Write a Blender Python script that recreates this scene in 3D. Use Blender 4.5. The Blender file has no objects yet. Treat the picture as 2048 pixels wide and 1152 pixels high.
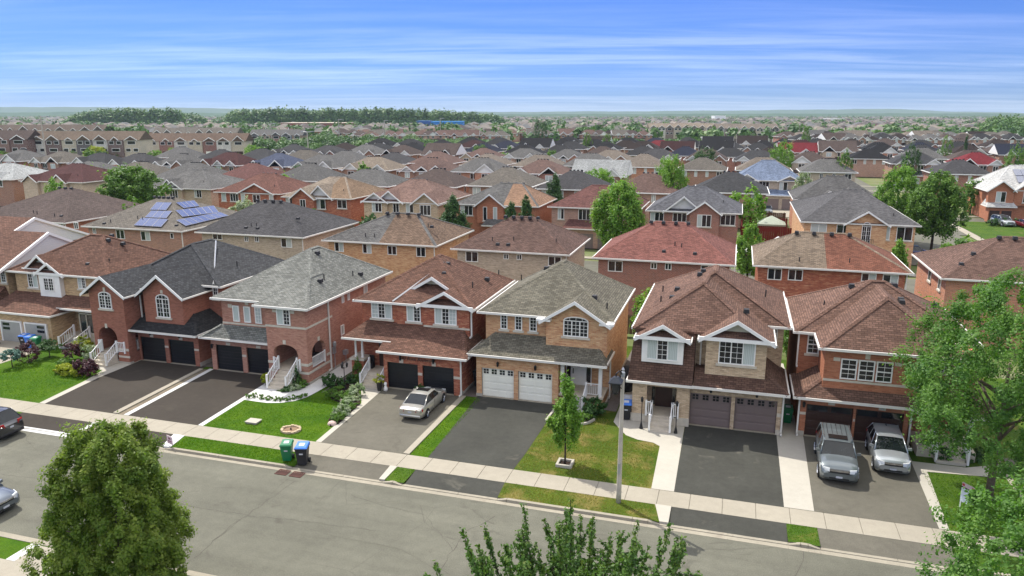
import bpy, math, random
import numpy as np
from mathutils import Vector, Matrix

# ------------------------------------------------------------------ camera, sky, sun
sc = bpy.context.scene
FPX, PITCH, YAW, CAMH = 1490.0, math.atan(348/1490), math.radians(16.77), 18.0
cam_d = bpy.data.cameras.new('Camera')
cam = bpy.data.objects.new('Camera', cam_d)
sc.collection.objects.link(cam)
cam.location = (0, 0, CAMH)
cam.rotation_euler = (math.pi/2 - PITCH, 0, YAW)
cam_d.sensor_width = 36.0
cam_d.lens = FPX/2048*36
cam_d.clip_start = 0.1
cam_d.clip_end = 60000
sc.camera = cam
sc.render.resolution_x, sc.render.resolution_y = 1024, 576

SUN_EL = math.radians(54.0)
SUN_AZ = math.atan2(-3.67, 2.52)          # clockwise from +Y
w = bpy.data.worlds.new('World'); sc.world = w; w.use_nodes = True
nt = w.node_tree; nt.nodes.clear()
def wn(t, **k):
    n = nt.nodes.new(t)
    for a, b in k.items(): setattr(n, a, b)
    return n
sky = wn('ShaderNodeTexSky', sky_type='NISHITA')
sky.sun_disc = False
sky.sun_elevation = SUN_EL
sky.sun_rotation = SUN_AZ
sky.altitude = 200; sky.air_density = 1.0; sky.dust_density = 0.15; sky.ozone_density = 3.0
tc = wn('ShaderNodeTexCoord'); sep = wn('ShaderNodeSeparateXYZ')
nt.links.new(tc.outputs['Generated'], sep.inputs[0])
def wm(op, a, b=None):
    n = wn('ShaderNodeMath', operation=op)
    for i, v in enumerate((a, b)):
        if v is None: continue
        if isinstance(v, (int, float)): n.inputs[i].default_value = v
        else: nt.links.new(v, n.inputs[i])
    return n.outputs[0]
# cirrus deck seen in perspective, overbright as added fill light: direction projected on a plane overhead
zz = wm('ADD', wm('MAXIMUM', sep.outputs[2], 0.0), 0.045)
cx = wm('DIVIDE', sep.outputs[0], zz); cy = wm('DIVIDE', sep.outputs[1], zz)
comb = wn('ShaderNodeCombineXYZ'); nt.links.new(cx, comb.inputs[0]); nt.links.new(cy, comb.inputs[1])
mp = wn('ShaderNodeMapping'); mp.vector_type = 'POINT'
mp.inputs['Rotation'].default_value = (0, 0, -YAW + math.radians(2))
nt.links.new(comb.outputs[0], mp.inputs[0])
mp2 = wn('ShaderNodeMapping'); mp2.inputs['Scale'].default_value = (0.30, 1.25, 1); mp2.inputs['Location'].default_value = (3.3, 1.7, 0)
nt.links.new(mp.outputs[0], mp2.inputs[0])
n1 = wn('ShaderNodeTexNoise'); n1.inputs['Scale'].default_value = 1.0; n1.inputs['Detail'].default_value = 7; n1.inputs['Roughness'].default_value = 0.62; n1.inputs['Distortion'].default_value = 0.35
nt.links.new(mp2.outputs[0], n1.inputs['Vector'])
r1 = wn('ShaderNodeMapRange'); r1.interpolation_type = 'SMOOTHSTEP'; r1.inputs[1].default_value = 0.34; r1.inputs[2].default_value = 0.72
nt.links.new(n1.outputs[0], r1.inputs[0])
mp3 = wn('ShaderNodeMapping'); mp3.inputs['Scale'].default_value = (0.05, 0.22, 1); mp3.inputs['Location'].default_value = (7.1, 0.4, 0)
nt.links.new(mp.outputs[0], mp3.inputs[0])
n2 = wn('ShaderNodeTexNoise'); n2.inputs['Scale'].default_value = 1.0; n2.inputs['Detail'].default_value = 3
nt.links.new(mp3.outputs[0], n2.inputs['Vector'])
r2 = wn('ShaderNodeMapRange'); r2.interpolation_type = 'SMOOTHSTEP'; r2.inputs[1].default_value = 0.24; r2.inputs[2].default_value = 0.56
nt.links.new(n2.outputs[0], r2.inputs[0])
cl = wm('MULTIPLY', r1.outputs[0], r2.outputs[0])
ext = wn('ShaderNodeMapRange'); ext.interpolation_type = 'SMOOTHSTEP'; ext.inputs[1].default_value = 0.10; ext.inputs[2].default_value = 0.42; ext.inputs[3].default_value = 0.085; ext.inputs[4].default_value = 0.85  # thins clouds near the horizon, keeps them dense overhead for added fill light
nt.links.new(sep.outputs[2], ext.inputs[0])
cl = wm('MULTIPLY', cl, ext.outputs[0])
tint = wn('ShaderNodeMix', data_type='RGBA', blend_type='MULTIPLY'); tint.inputs[0].default_value = 1.0
nt.links.new(sky.outputs[0], tint.inputs[6]); tint.inputs[7].default_value = (0.118, 0.192, 0.42, 1)
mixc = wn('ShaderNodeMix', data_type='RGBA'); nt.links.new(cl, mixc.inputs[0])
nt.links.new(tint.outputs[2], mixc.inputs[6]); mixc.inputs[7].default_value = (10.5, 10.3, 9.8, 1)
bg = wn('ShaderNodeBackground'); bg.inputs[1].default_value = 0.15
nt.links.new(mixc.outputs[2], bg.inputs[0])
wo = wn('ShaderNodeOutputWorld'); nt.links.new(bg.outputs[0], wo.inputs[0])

sd = bpy.data.lights.new('Sun', 'SUN'); sun = bpy.data.objects.new('Sun', sd); sc.collection.objects.link(sun)
sd.energy = 2.6; sd.angle = math.radians(0.53); sd.color = (1.0, 0.955, 0.88)
sv = Vector((math.sin(SUN_AZ)*math.cos(SUN_EL), math.cos(SUN_AZ)*math.cos(SUN_EL), math.sin(SUN_EL)))
sun.rotation_euler = sv.to_track_quat('Z', 'Y').to_euler()
sun.location = (0, 0, 60)
sc.view_settings.view_transform = 'Standard'; sc.view_settings.look = 'None'
sc.view_settings.gamma = 1.0; sc.view_settings.exposure = 1.08
sc.view_settings.use_curve_mapping = False

# ------------------------------------------------------------------ helpers
COL = sc.collection.objects
rnd = random.Random(7)
_fw = Vector((-math.sin(YAW)*math.cos(PITCH), math.cos(YAW)*math.cos(PITCH), -math.sin(PITCH)))
_rt = Vector((math.cos(YAW), math.sin(YAW), 0)); _up = _rt.cross(_fw)
def ray(x, y): return _fw + _rt*((x-1024)/FPX) - _up*((y-576)/FPX)
def AY(x, y, Y):                      # survey helper: point of the photo's sight line at depth Y
    d = ray(x, y); t = Y/d.y
    return Vector((d.x*t, Y, CAMH+d.z*t))
def G(x, y, z=0.0):
    d = ray(x, y); t = (z-CAMH)/d.z
    return Vector((d.x*t, d.y*t, z))

def props(o, label=None, cat=None, group=None, kind=None):
    if label: o['label'] = label
    if cat: o['category'] = cat
    if group: o['group'] = group
    if kind: o['kind'] = kind
    return o
def thing(name, label, cat, loc=(0, 0, 0), rz=0.0, group=None):
    o = bpy.data.objects.new(name, None); COL.link(o)
    o.location = loc; o.rotation_euler = (0, 0, rz); o.empty_display_size = 0.3
    return props(o, label, cat, group)

def uv_mesh(me):
    n = len(me.polygons)
    if n == 0: return
    nl = len(me.loops)
    nrm = np.empty(n*3, np.float32); me.polygons.foreach_get('normal', nrm); nrm = nrm.reshape(-1, 3)
    tot = np.empty(n, np.int32); me.polygons.foreach_get('loop_total', tot)
    vi = np.empty(nl, np.int32); me.loops.foreach_get('vertex_index', vi)
    co = np.empty(len(me.vertices)*3, np.float32); me.vertices.foreach_get('co', co); co = co.reshape(-1, 3)
    flat = np.abs(nrm[:, 2]) > 0.995
    u = np.stack([-nrm[:, 1], nrm[:, 0], np.zeros(n)], 1)
    L = np.linalg.norm(u, axis=1, keepdims=True); L[L < 1e-6] = 1
    u = u/L
    u[flat] = (1, 0, 0)
    v = np.cross(nrm, u); v[flat] = (0, 1, 0)
    fi = np.repeat(np.arange(n), tot)
    p = co[vi]
    uv = np.stack([(p*u[fi]).sum(1), (p*v[fi]).sum(1)], 1).astype(np.float32)
    lay = me.uv_layers.new(name='UVMap')
    lay.data.foreach_set('uv', uv.ravel())

class MB:
    def __init__(s): s.v = []; s.f = []; s.m = []; s.cm = 0
    def add(s, vs, fs):
        b = len(s.v); s.v += [tuple(p) for p in vs]
        s.f += [tuple(b+i for i in f) for f in fs]; s.m += [s.cm]*len(fs)
        return s
    def hexa(s, p):                   # 8 points: bottom ccw 0-3, top ccw 4-7
        return s.add(p, [(3, 2, 1, 0), (4, 5, 6, 7), (0, 1, 5, 4), (1, 2, 6, 5), (2, 3, 7, 6), (3, 0, 4, 7)])
    def box(s, x0, x1, y0, y1, z0, z1):
        return s.hexa([(x0, y0, z0), (x1, y0, z0), (x1, y1, z0), (x0, y1, z0), (x0, y0, z1), (x1, y0, z1), (x1, y1, z1), (x0, y1, z1)])
    def prism(s, poly, axis, a, b):   # extrude 2D polygon along an axis from a to b
        n = len(poly)
        def P(q, t):
            if axis == 'y': return (q[0], t, q[1])
            if axis == 'x': return (t, q[0], q[1])
            return (q[0], q[1], t)
        vs = [P(q, a) for q in poly]+[P(q, b) for q in poly]
        fs = [tuple(range(n)), tuple(range(2*n-1, n-1, -1))]
        fs += [(i, i+n, (i+1) % n+n, (i+1) % n) for i in range(n)]
        A = sum(poly[i][0]*poly[(i+1) % n][1]-poly[(i+1) % n][0]*poly[i][1] for i in range(n))
        flip = (A > 0) ^ (axis == 'y')
        if b < a: flip = not flip
        if flip: fs = [tuple(reversed(f)) for f in fs]
        return s.add(vs, fs)
    def tube(s, p0, p1, r0, r1=None, n=6, cap=True):
        r1 = r0 if r1 is None else r1
        p0, p1 = Vector(p0), Vector(p1); d = (p1-p0)
        if d.length < 1e-6: return s
        d.normalize(); a = d.orthogonal().normalized(); b = d.cross(a)
        vs = []
        for p, r in ((p0, r0), (p1, r1)):
            for i in range(n):
                t = 2*math.pi*i/n; vs.append(p+(a*math.cos(t)+b*math.sin(t))*r)
        fs = [(i, (i+1) % n, n+(i+1) % n, n+i) for i in range(n)]
        if cap: fs += [tuple(range(n-1, -1, -1)), tuple(range(n, 2*n))]
        return s.add(vs, fs)
    def lathe(s, c, prof, n=12):      # prof: (r, z) bottom to top
        c = Vector(c); vs = []; fs = []
        for r, z in prof:
            for i in range(n):
                t = 2*math.pi*i/n; vs.append((c.x+r*math.cos(t), c.y+r*math.sin(t), c.z+z))
        m = len(prof)
        for j in range(m-1):
            for i in range(n):
                fs.append((j*n+i, j*n+(i+1) % n, (j+1)*n+(i+1) % n, (j+1)*n+i))
        fs += [tuple(range(n-1, -1, -1)), tuple(range((m-1)*n, m*n))]
        return s.add(vs, fs)
    def sheet(s, poly, z=0.0):
        n = len(poly)
        A = sum(poly[i][0]*poly[(i+1) % n][1]-poly[(i+1) % n][0]*poly[i][1] for i in range(n))
        if A < 0: poly = poly[::-1]
        return s.add([(p[0], p[1], p[2] if len(p) > 2 else z) for p in poly], [tuple(range(n))])
    def mesh(s, name, mats, o=(0, 0, 0), smooth=False):
        me = bpy.data.meshes.new(name)
        me.from_pydata([(v[0]-o[0], v[1]-o[1], v[2]-o[2]) for v in s.v], [], s.f)
        for m in (mats if isinstance(mats, (list, tuple)) else [mats]): me.materials.append(m)
        if max(s.m, default=0) > 0: me.polygons.foreach_set('material_index', s.m)
        uv_mesh(me)
        if smooth: me.polygons.foreach_set('use_smooth', [True]*len(me.polygons))
        return me
def worigin(o):
    v = Vector((0, 0, 0))
    while o is not None: v += o.location; o = o.parent
    return v
def put(name, me, parent=None, color=None, loc=None):
    o = bpy.data.objects.new(name, me); COL.link(o)
    if parent is not None: o.parent = parent
    if color is not None: o.color = (*color[:3], 1)
    if loc is not None: o.location = loc
    return o
def part(name, mb, mat, parent, color=None, smooth=False):   # geometry given in world space of an unrotated thing
    return put(name, mb.mesh(name, mat, worigin(parent), smooth), parent, color)
def struct(name, mb, mat, color=None, kind='structure', label=None):
    o = put(name, mb.mesh(name, mat), None, color); return props(o, label, None, None, kind)
def copy_tree(o, parent=None):
    c = o.copy(); COL.link(c); c.parent = parent
    for ch in o.children: copy_tree(ch, c)
    return c

# ------------------------------------------------------------------ materials
def lin(r, g, b):                     # sRGB 0-255 to linear
    f = lambda c: (c/255/12.92) if c <= 10 else (((c/255)+0.055)/1.055)**2.4
    return (f(r), f(g), f(b))
class NT:
    def __init__(s, name):
        s.mat = bpy.data.materials.new(name); s.mat.use_nodes = True
        s.t = s.mat.node_tree; s.b = s.t.nodes['Principled BSDF']; s.o = s.t.nodes['Material Output']
    def n(s, t, **k):
        q = s.t.nodes.new(t)
        for a, b in k.items(): setattr(q, a, b)
        return q
    def l(s, a, b): s.t.links.new(a, b)
    def val(s, sock, v):
        if isinstance(v, bpy.types.NodeSocket): s.l(v, sock)
        elif isinstance(v, (tuple, list)) and len(v) == 3 and sock.type == 'RGBA': sock.default_value = (*v, 1)
        else: sock.default_value = v
    def coord(s, kind='UV', scale=(1, 1, 1), loc=(0, 0, 0), rot=(0, 0, 0)):
        c = s.n('ShaderNodeTexCoord'); m = s.n('ShaderNodeMapping')
        m.inputs['Scale'].default_value = scale; m.inputs['Location'].default_value = loc; m.inputs['Rotation'].default_value = rot
        s.l(c.outputs[kind], m.inputs[0]); return m.outputs[0]
    def world(s, scale=(1, 1, 1), rot=(0, 0, 0)):
        g = s.n('ShaderNodeNewGeometry'); m = s.n('ShaderNodeMapping'); m.inputs['Scale'].default_value = scale; m.inputs['Rotation'].default_value = rot
        s.l(g.outputs['Position'], m.inputs[0]); return m.outputs[0]
    def noise(s, vec, scale=1, detail=4, rough=.55, dist=0):
        q = s.n('ShaderNodeTexNoise'); s.l(vec, q.inputs['Vector'])
        for k, v in (('Scale', scale), ('Detail', detail), ('Roughness', rough), ('Distortion', dist)): q.inputs[k].default_value = v
        return q.outputs[0]
    def ramp(s, fac, stops, interp='LINEAR'):
        q = s.n('ShaderNodeValToRGB'); s.l(fac, q.inputs[0]); e = q.color_ramp; e.interpolation = interp
        while len(e.elements) < len(stops): e.elements.new(0.5)
        for el, (p, c) in zip(e.elements, stops):
            el.position = p; el.color = (c, c, c, 1) if isinstance(c, (int, float)) else (*c, 1)
        return q.outputs[0]
    def mix(s, fac, a, b, mode='MIX'):
        q = s.n('ShaderNodeMix', data_type='RGBA', blend_type=mode)
        s.val(q.inputs[0], fac); s.val(q.inputs[6], a); s.val(q.inputs[7], b); return q.outputs[2]
    def mul(s, a, b): return s.mix(1.0, a, b, 'MULTIPLY')
    def bump(s, h, strength=.3, dist=.02):
        q = s.n('ShaderNodeBump'); q.inputs['Strength'].default_value = strength; q.inputs['Distance'].default_value = dist
        s.l(h, q.inputs['Height']); s.l(q.outputs[0], s.b.inputs['Normal'])
    def out(s, col, rough=.85, metal=0, spec=.3):
        s.val(s.b.inputs['Base Color'], col); s.val(s.b.inputs['Roughness'], rough)
        s.b.inputs['Metallic'].default_value = metal; s.b.inputs['Specular IOR Level'].default_value = spec
        return s.mat
def plain(name, col, rough=.6, metal=0, spec=.4, var=.12, scale=3.0):
    m = NT(name); n = m.noise(m.coord('Object'), scale, 5)
    k = m.ramp(n, [(.3, 1-var), (.7, 1+var)])
    return m.out(m.mul(col, k), rough, metal, spec)

def shingle_mat(name, strength=1.0, tab=(.30, .14)):
    m = NT(name); uv = m.coord('UV'); oi = m.n('ShaderNodeObjectInfo')
    br = m.n('ShaderNodeTexBrick'); br.offset = .5
    m.l(uv, br.inputs['Vector'])
    br.inputs['Color1'].default_value = (.66, .66, .66, 1); br.inputs['Color2'].default_value = (1.22, 1.22, 1.22, 1); br.inputs['Mortar'].default_value = (.42, .42, .42, 1)
    for k, v in (('Scale', 1), ('Mortar Size', .018), ('Mortar Smooth', .5), ('Bias', 0), ('Brick Width', tab[0]), ('Row Height', tab[1])): br.inputs[k].default_value = v
    blot = m.ramp(m.noise(m.coord('UV', (2.6, 7, 1)), 1, 3, .7), [(.3, .90), (.7, 1.10)])
    big = m.ramp(m.noise(m.coord('UV', (.25, .12, 1)), 1, 4), [(.3, .86), (.7, 1.12)])
    streak = m.ramp(m.noise(m.coord('UV', (1.2, .10, 1)), 1, 4, .6), [(.35, .9), (.7, 1.08)])
    hue = m.mix(m.noise(m.coord('UV', (3, 6, 1)), 1, 2), (1.06, .985, .89), (.97, .985, 1.0))
    c = m.mul(oi.outputs['Color'], br.outputs[0])
    for k in (blot, big, streak, hue): c = m.mul(c, k)
    c = m.mul(c, (.71, .71, .71))
    m.bump(br.outputs[0], .35, .02)
    return m.out(c, .95, 0, .15)
def brick_mat(name, cols=None, mortar=(.42, .40, .36), clump=.5):
    m = NT(name); uv = m.coord('UV')
    br = m.n('ShaderNodeTexBrick'); br.offset = .5; m.l(uv, br.inputs['Vector'])
    br.inputs['Color1'].default_value = (0, 0, 0, 1); br.inputs['Color2'].default_value = (1, 1, 1, 1); br.inputs['Mortar'].default_value = (.5, .5, .5, 1)
    for k, v in (('Scale', 1), ('Mortar Size', .009), ('Mortar Smooth', .3), ('Bias', 0), ('Brick Width', .24), ('Row Height', .078)): br.inputs[k].default_value = v
    cl = m.noise(m.coord('UV', (1.3, 6.5, 1)), 1, 3, .6)
    f = m.n('ShaderNodeMix'); f.inputs[0].default_value = clump
    m.l(br.outputs['Color'], f.inputs[2]); 
    cr = m.n('ShaderNodeMapRange'); cr.inputs[1].default_value = .28; cr.inputs[2].default_value = .72; m.l(cl, cr.inputs[0])
    m.l(cr.outputs[0], f.inputs[3])
    if cols:
        st = [(i/(len(cols)-1), c) for i, c in enumerate(cols)]
        c = m.ramp(f.outputs[0], st)
    else:
        oi = m.n('ShaderNodeObjectInfo')
        c = m.mul(oi.outputs['Color'], m.ramp(f.outputs[0], [(.1, (.70, .66, .64)), (.5, (1, 1, 1)), (.9, (1.28, 1.3, 1.32))]))
    big = m.ramp(m.noise(m.coord('UV', (.3, .3, 1)), 1, 4), [(.3, .88), (.7, 1.1)])
    c = m.mul(c, big)
    c = m.mix(br.outputs['Fac'], c, mortar)
    m.bump(br.outputs['Fac'], -.35, .01)
    return m.out(c, .9, 0, .2)

M = {}
M['shingle'] = shingle_mat('asphalt_shingle')
M['brick'] = brick_mat('brick_plain')
M['brick_red'] = brick_mat('brick_red_smooth', [lin(128, 79, 63), lin(148, 93, 75), lin(158, 102, 83), lin(166, 110, 91)], lin(140, 110, 96), .3)
M['brick_rose'] = brick_mat('brick_rose', [lin(150, 104, 86), lin(170, 120, 102), lin(182, 132, 112), lin(190, 142, 122)], lin(150, 125, 112), .25)
M['brick_mix'] = brick_mat('brick_red_mixed', [lin(104, 56, 46), lin(146, 74, 56), lin(168, 92, 68), lin(190, 126, 94), lin(212, 166, 132)], lin(150, 122, 104), .6)
M['brick_tan'] = brick_mat('brick_tan_mixed', [lin(140, 84, 60), lin(188, 130, 92), lin(206, 158, 116), lin(220, 178, 136), lin(230, 198, 160)], lin(176, 156, 130), .6)
M['brick_buff'] = brick_mat('brick_buff', [lin(146, 122, 100), lin(186, 162, 132), lin(206, 182, 150), lin(216, 196, 166)], lin(170, 154, 136), .4)
M['brick_gold'] = brick_mat('brick_gold_stone', [lin(140, 112, 84), lin(182, 152, 114), lin(204, 172, 130), lin(216, 190, 152)], lin(160, 142, 118), .5)
M['brick_orange'] = brick_mat('brick_orange', [lin(140, 83, 61), lin(168, 105, 78), lin(180, 117, 88), lin(188, 127, 98)], lin(160, 122, 98), .35)
M['stone'] = plain('cast_stone', lin(196, 188, 172), .85)
M['found'] = plain('foundation_concrete', lin(168, 162, 150), .9)
M['white'] = plain('white_trim', (.82, .81, .77), .45, var=.04)
M['cream'] = plain('cream_siding', lin(214, 208, 186), .6, var=.05)
m = NT('white_siding'); wv = m.n('ShaderNodeTexWave', wave_type='BANDS', bands_direction='Y'); wv.wave_profile = 'SAW'; m.l(m.coord('UV'), wv.inputs[0]); wv.inputs['Scale'].default_value = 1.6
m.bump(wv.outputs[1], .6, .03); M['siding'] = m.out(m.mul(lin(214, 214, 210), m.ramp(wv.outputs[1], [(0, .86), (.15, 1), (1, 1.02)])), .6)
M['rail'] = plain('white_railing', (.80, .79, .75), .4, var=.03)
M['gutter'] = plain('white_gutter', (.72, .70, .64), .4, var=.06, scale=.8)
def glass_mat(name, base, rough=.04, var=.5):
    m = NT(name); n = m.noise(m.coord('Object', (1.2, 1.2, .7)), 1.3, 3)
    c = m.mul(base, m.ramp(n, [(.35, 1-var), (.65, 1+var)]))
    m.out(c, rough, 0, .5); m.b.inputs['Coat Weight'].default_value = .0; m.b.inputs['Coat Roughness'].default_value = .02
    return m.mat
M['glass'] = glass_mat('window_glass', (.020, .022, .024))
def curtain_mat():
    m = NT('curtained_glass'); wv = m.n('ShaderNodeTexWave', wave_type='BANDS', bands_direction='X'); m.l(m.coord('UV'), wv.inputs[0])
    wv.inputs['Scale'].default_value = 3.2; wv.inputs['Distortion'].default_value = 2.2; wv.inputs['Detail'].default_value = 2
    m.out(m.mul(lin(196, 206, 202), m.ramp(wv.outputs[1], [(0, .72), (1, 1.0)])), .12, 0, .6); m.b.inputs['Coat Weight'].default_value = .5; m.b.inputs['Coat Roughness'].default_value = .03
    return m.mat
M['curtain'] = curtain_mat()
M['black_door'] = plain('black_steel_door', (.012, .013, .016), .38, var=.25, scale=1.2)
M['white_door'] = plain('white_steel_door', (.86, .85, .73), .45, var=.04, scale=1.0)
M['taupe_door'] = plain('taupe_steel_door', lin(122, 108, 104), .5, var=.05, scale=1.0)
M['brown_door'] = plain('brown_wood_door', lin(62, 42, 36), .5, var=.2, scale=2)
M['grey_door'] = plain('grey_door', lin(158, 158, 152), .5, var=.05)
M['black'] = plain('black_metal', (.014, .014, .015), .5, var=.2)
M['vent'] = plain('roof_vent_black', (.022, .022, .023), .6, var=.3)
M['flash'] = plain('metal_flashing', (.62, .62, .60), .4, .3, var=.08)
M['steel'] = plain('galvanised_steel', (.42, .43, .44), .45, .6, var=.12)
M['step'] = plain('step_concrete', lin(196, 186, 168), .9, var=.1)

def ground_mat(name, col, var=.15, fine=40, stain=None, rough=.95, big=.35, speck=.18):
    m = NT(name); p = m.world()
    c = m.mul(col, m.ramp(m.noise(p, big, 5, .6), [(.3, 1-var), (.7, 1+var)]))
    c = m.mul(c, m.ramp(m.noise(p, fine, 2, .7), [(.3, 1-speck), (.7, 1+speck)]))
    c = m.mul(c, m.ramp(m.noise(p, 3.0, 4, .65), [(.35, 1-var*.6), (.7, 1+var*.5)]))
    if stain:
        c = m.mix(m.ramp(m.noise(p, stain[1], 4, .6, .6), [(stain[2], 0.0), (stain[2]+.1, stain[3])]), c, stain[0])
    m.bump(m.noise(p, fine, 2), .25, .01)
    return m.out(m.mul(c, (.70, .70, .71)), rough, 0, .2)
M['road'] = ground_mat('street_asphalt', lin(128, 124, 112), .14, 22, (lin(106, 101, 92), .16, .55, .4), big=.22)
def road_mat():
    m = NT('street_asphalt'); p = m.world()
    c = m.mul(lin(124, 122, 107), m.ramp(m.noise(p, .22, 5, .6), [(.3, .86), (.7, 1.12)]))
    c = m.mul(c, m.ramp(m.noise(m.world((.07, 1.1, 1)), 1, 4, .6), [(.32, .90), (.68, 1.07)]))
    c = m.mul(c, m.ramp(m.noise(p, 20, 2, .75), [(.3, .78), (.7, 1.22)]))
    c = m.mul(c, m.ramp(m.noise(p, 2.6, 5, .7), [(.35, .92), (.7, 1.06)]))
    c = m.mix(m.ramp(m.noise(m.world((.5, .9, 1)), .9, 5, .65, 1.2), [(.60, 0.0), (.70, .42)]), c, lin(84, 78, 70))
    v = m.n('ShaderNodeTexVoronoi'); v.feature = 'DISTANCE_TO_EDGE'; v.inputs['Scale'].default_value = .33; m.l(m.mix(.12, p, m.noise(p, 1.3, 4)), v.inputs['Vector'])
    hair = m.ramp(v.outputs['Distance'], [(0, 1.0), (.006, 0.0)]); area = m.ramp(m.noise(p, .11, 3), [(.48, 0.0), (.6, .5)])
    c = m.mix(m.mul(hair, area), c, lin(86, 80, 72))
    m.bump(m.noise(p, 24, 2), .3, .01)
    return m.out(m.mul(c, (.66, .67, .68)), .92, 0, .2)
M['road'] = road_mat()
M['asphalt_new'] = ground_mat('new_asphalt', lin(74, 68, 60), .12, 30, (lin(98, 92, 80), .45, .6, .35))
M['asphalt_seal'] = ground_mat('sealed_asphalt', lin(78, 78, 71), .16, 30, (lin(128, 124, 110), .55, .62, .5))
M['asphalt_old'] = ground_mat('weathered_asphalt', lin(116, 112, 99), .12, 30, (lin(94, 90, 78), .6, .58, .4))
M['concrete'] = ground_mat('sidewalk_concrete', lin(182, 174, 155), .08, 26, (lin(160, 150, 134), .7, .6, .35), speck=.07)
M['concrete_w'] = ground_mat('pale_concrete', lin(204, 198, 182), .06, 26, speck=.05)
M['concrete_new'] = ground_mat('fresh_white_concrete', lin(232, 231, 224), .04, 26, speck=.03)
M['kerb'] = ground_mat('kerb_concrete', lin(178, 170, 150), .1, 20, (lin(140, 128, 112), .8, .58, .4), speck=.08)
M['pavers'] = ground_mat('grey_pavers', lin(120, 112, 106), .15, 9)
M['mulch'] = ground_mat('dark_mulch', lin(60, 46, 38), .3, 12)
M['gravel'] = ground_mat('gravel', lin(140, 128, 108), .25, 9, (lin(92, 104, 60), 1.2, .6, .6))
def grass_mat(name, a, b, dry=None, dryamt=.5):
    m = NT(name); p = m.world()
    c = m.mix(m.ramp(m.noise(p, .55, 5, .65), [(.34, 0.0), (.66, 1.0)]), a, b)
    if dry: c = m.mix(m.ramp(m.noise(p, .62, 4, .62, .4), [(dryamt, 0.0), (dryamt+.14, .85)]), c, dry)
    c = m.mul(c, m.ramp(m.noise(p, 16, 3, .75), [(.3, .62), (.7, 1.32)]))
    c = m.mul(c, m.ramp(m.noise(m.world((3, .8, 1)), 2.2, 3), [(.3, .88), (.7, 1.1)]))
    m.bump(m.noise(p, 22, 3), .7, .05)
    return m.out(m.mul(c, (.66, .68, .62)), .95, 0, .15)
M['grass'] = grass_mat('lawn_grass', lin(62, 102, 8), lin(92, 124, 14))
M['grass_dry'] = grass_mat('dry_lawn_grass', lin(70, 96, 22), lin(98, 112, 34), lin(146, 130, 76), .50)
M['grass_side'] = grass_mat('side_lawn_grass', lin(66, 98, 28), lin(90, 116, 34), lin(140, 128, 72), .58)  # muted lawn green with dry patches
m = NT('back_yards'); p = m.world()
c = m.mix(m.ramp(m.noise(p, .06, 4, .6), [(.4, 0.0), (.6, 1.0)]), lin(84, 104, 52), lin(112, 116, 78))
c = m.mix(m.ramp(m.noise(p, .02, 4, .6), [(.5, 0.0), (.62, .8)]), c, lin(140, 134, 120))
M['ground'] = m.out(c, .95, 0, .1)
M['wood'] = plain('fence_wood', lin(104, 84, 68), .85, var=.25)
M['redwood'] = plain('red_stained_fence', lin(112, 34, 26), .8, var=.2)

def leaf_mat(name, cols, trans=.35, scale=1.3):
    m = NT(name); p = m.coord('Object')
    at = m.n('ShaderNodeAttribute'); at.attribute_name = 'tone'
    n = m.noise(p, scale, 3)
    f = m.n('ShaderNodeMath', operation='MULTIPLY_ADD'); m.l(at.outputs['Fac'], f.inputs[0]); f.inputs[1].default_value = .55
    g = m.n('ShaderNodeMath', operation='MULTIPLY'); m.l(n, g.inputs[0]); g.inputs[1].default_value = .5; m.l(g.outputs[0], f.inputs[2])
    c = m.ramp(f.outputs[0], [(i/(len(cols)-1), q) for i, q in enumerate(cols)])
    c = m.mul(c, (.84, .86, .82)); m.out(c, .55, 0, .35)
    tr = m.n('ShaderNodeBsdfTranslucent'); m.l(m.mul(c, (1.15, 1.25, .55)), tr.inputs[0])
    ms = m.n('ShaderNodeMixShader'); ms.inputs[0].default_value = trans
    m.l(m.b.outputs[0], ms.inputs[1]); m.l(tr.outputs[0], ms.inputs[2]); m.l(ms.outputs[0], m.o.inputs[0])
    return m.mat
M['leaf_olive'] = leaf_mat('linden_leaves', [lin(66, 94, 30), lin(102, 130, 44), lin(138, 156, 62), lin(176, 180, 96)], .48)
M['leaf_fresh'] = leaf_mat('fresh_leaves', [lin(70, 112, 34), lin(100, 146, 48), lin(132, 170, 62), lin(168, 192, 84)], .4)
M['leaf_locust'] = leaf_mat('locust_leaves', [lin(52, 94, 36), lin(80, 124, 50), lin(110, 150, 64), lin(150, 180, 92)], .45)
M['leaf_shoot'] = leaf_mat('shoot_leaves', [lin(42, 72, 28), lin(66, 100, 38), lin(94, 128, 48), lin(132, 138, 70)], .35)
M['leaf_mid'] = leaf_mat('green_leaves', [lin(54, 90, 32), lin(82, 120, 42), lin(110, 146, 54), lin(146, 168, 78)])
M['leaf_dark'] = leaf_mat('dark_leaves', [lin(36, 66, 32), lin(54, 88, 40), lin(72, 108, 50), lin(100, 130, 66)], .25)
M['leaf_yel'] = leaf_mat('yellow_green_leaves', [lin(96, 120, 24), lin(140, 156, 30), lin(176, 180, 44), lin(206, 200, 70)], .35)
M['leaf_purple'] = leaf_mat('purple_leaves', [lin(44, 22, 30), lin(70, 34, 44), lin(94, 50, 56), lin(112, 66, 66)], .2)
M['leaf_blue'] = leaf_mat('blue_spruce_needles', [lin(56, 88, 78), lin(84, 120, 110), lin(112, 148, 138), lin(140, 170, 158)], .15)
M['leaf_flower'] = leaf_mat('white_green_blooms', [lin(70, 104, 50), lin(120, 146, 90), lin(180, 190, 160), lin(220, 222, 206)], .25)
M['forest'] = leaf_mat('forest_canopy', [lin(44, 74, 38), lin(66, 100, 50), lin(92, 126, 62), lin(124, 150, 82)], .2, .05)
M['bark'] = plain('bark', lin(96, 84, 72), .9, var=.3, scale=6)
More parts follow.
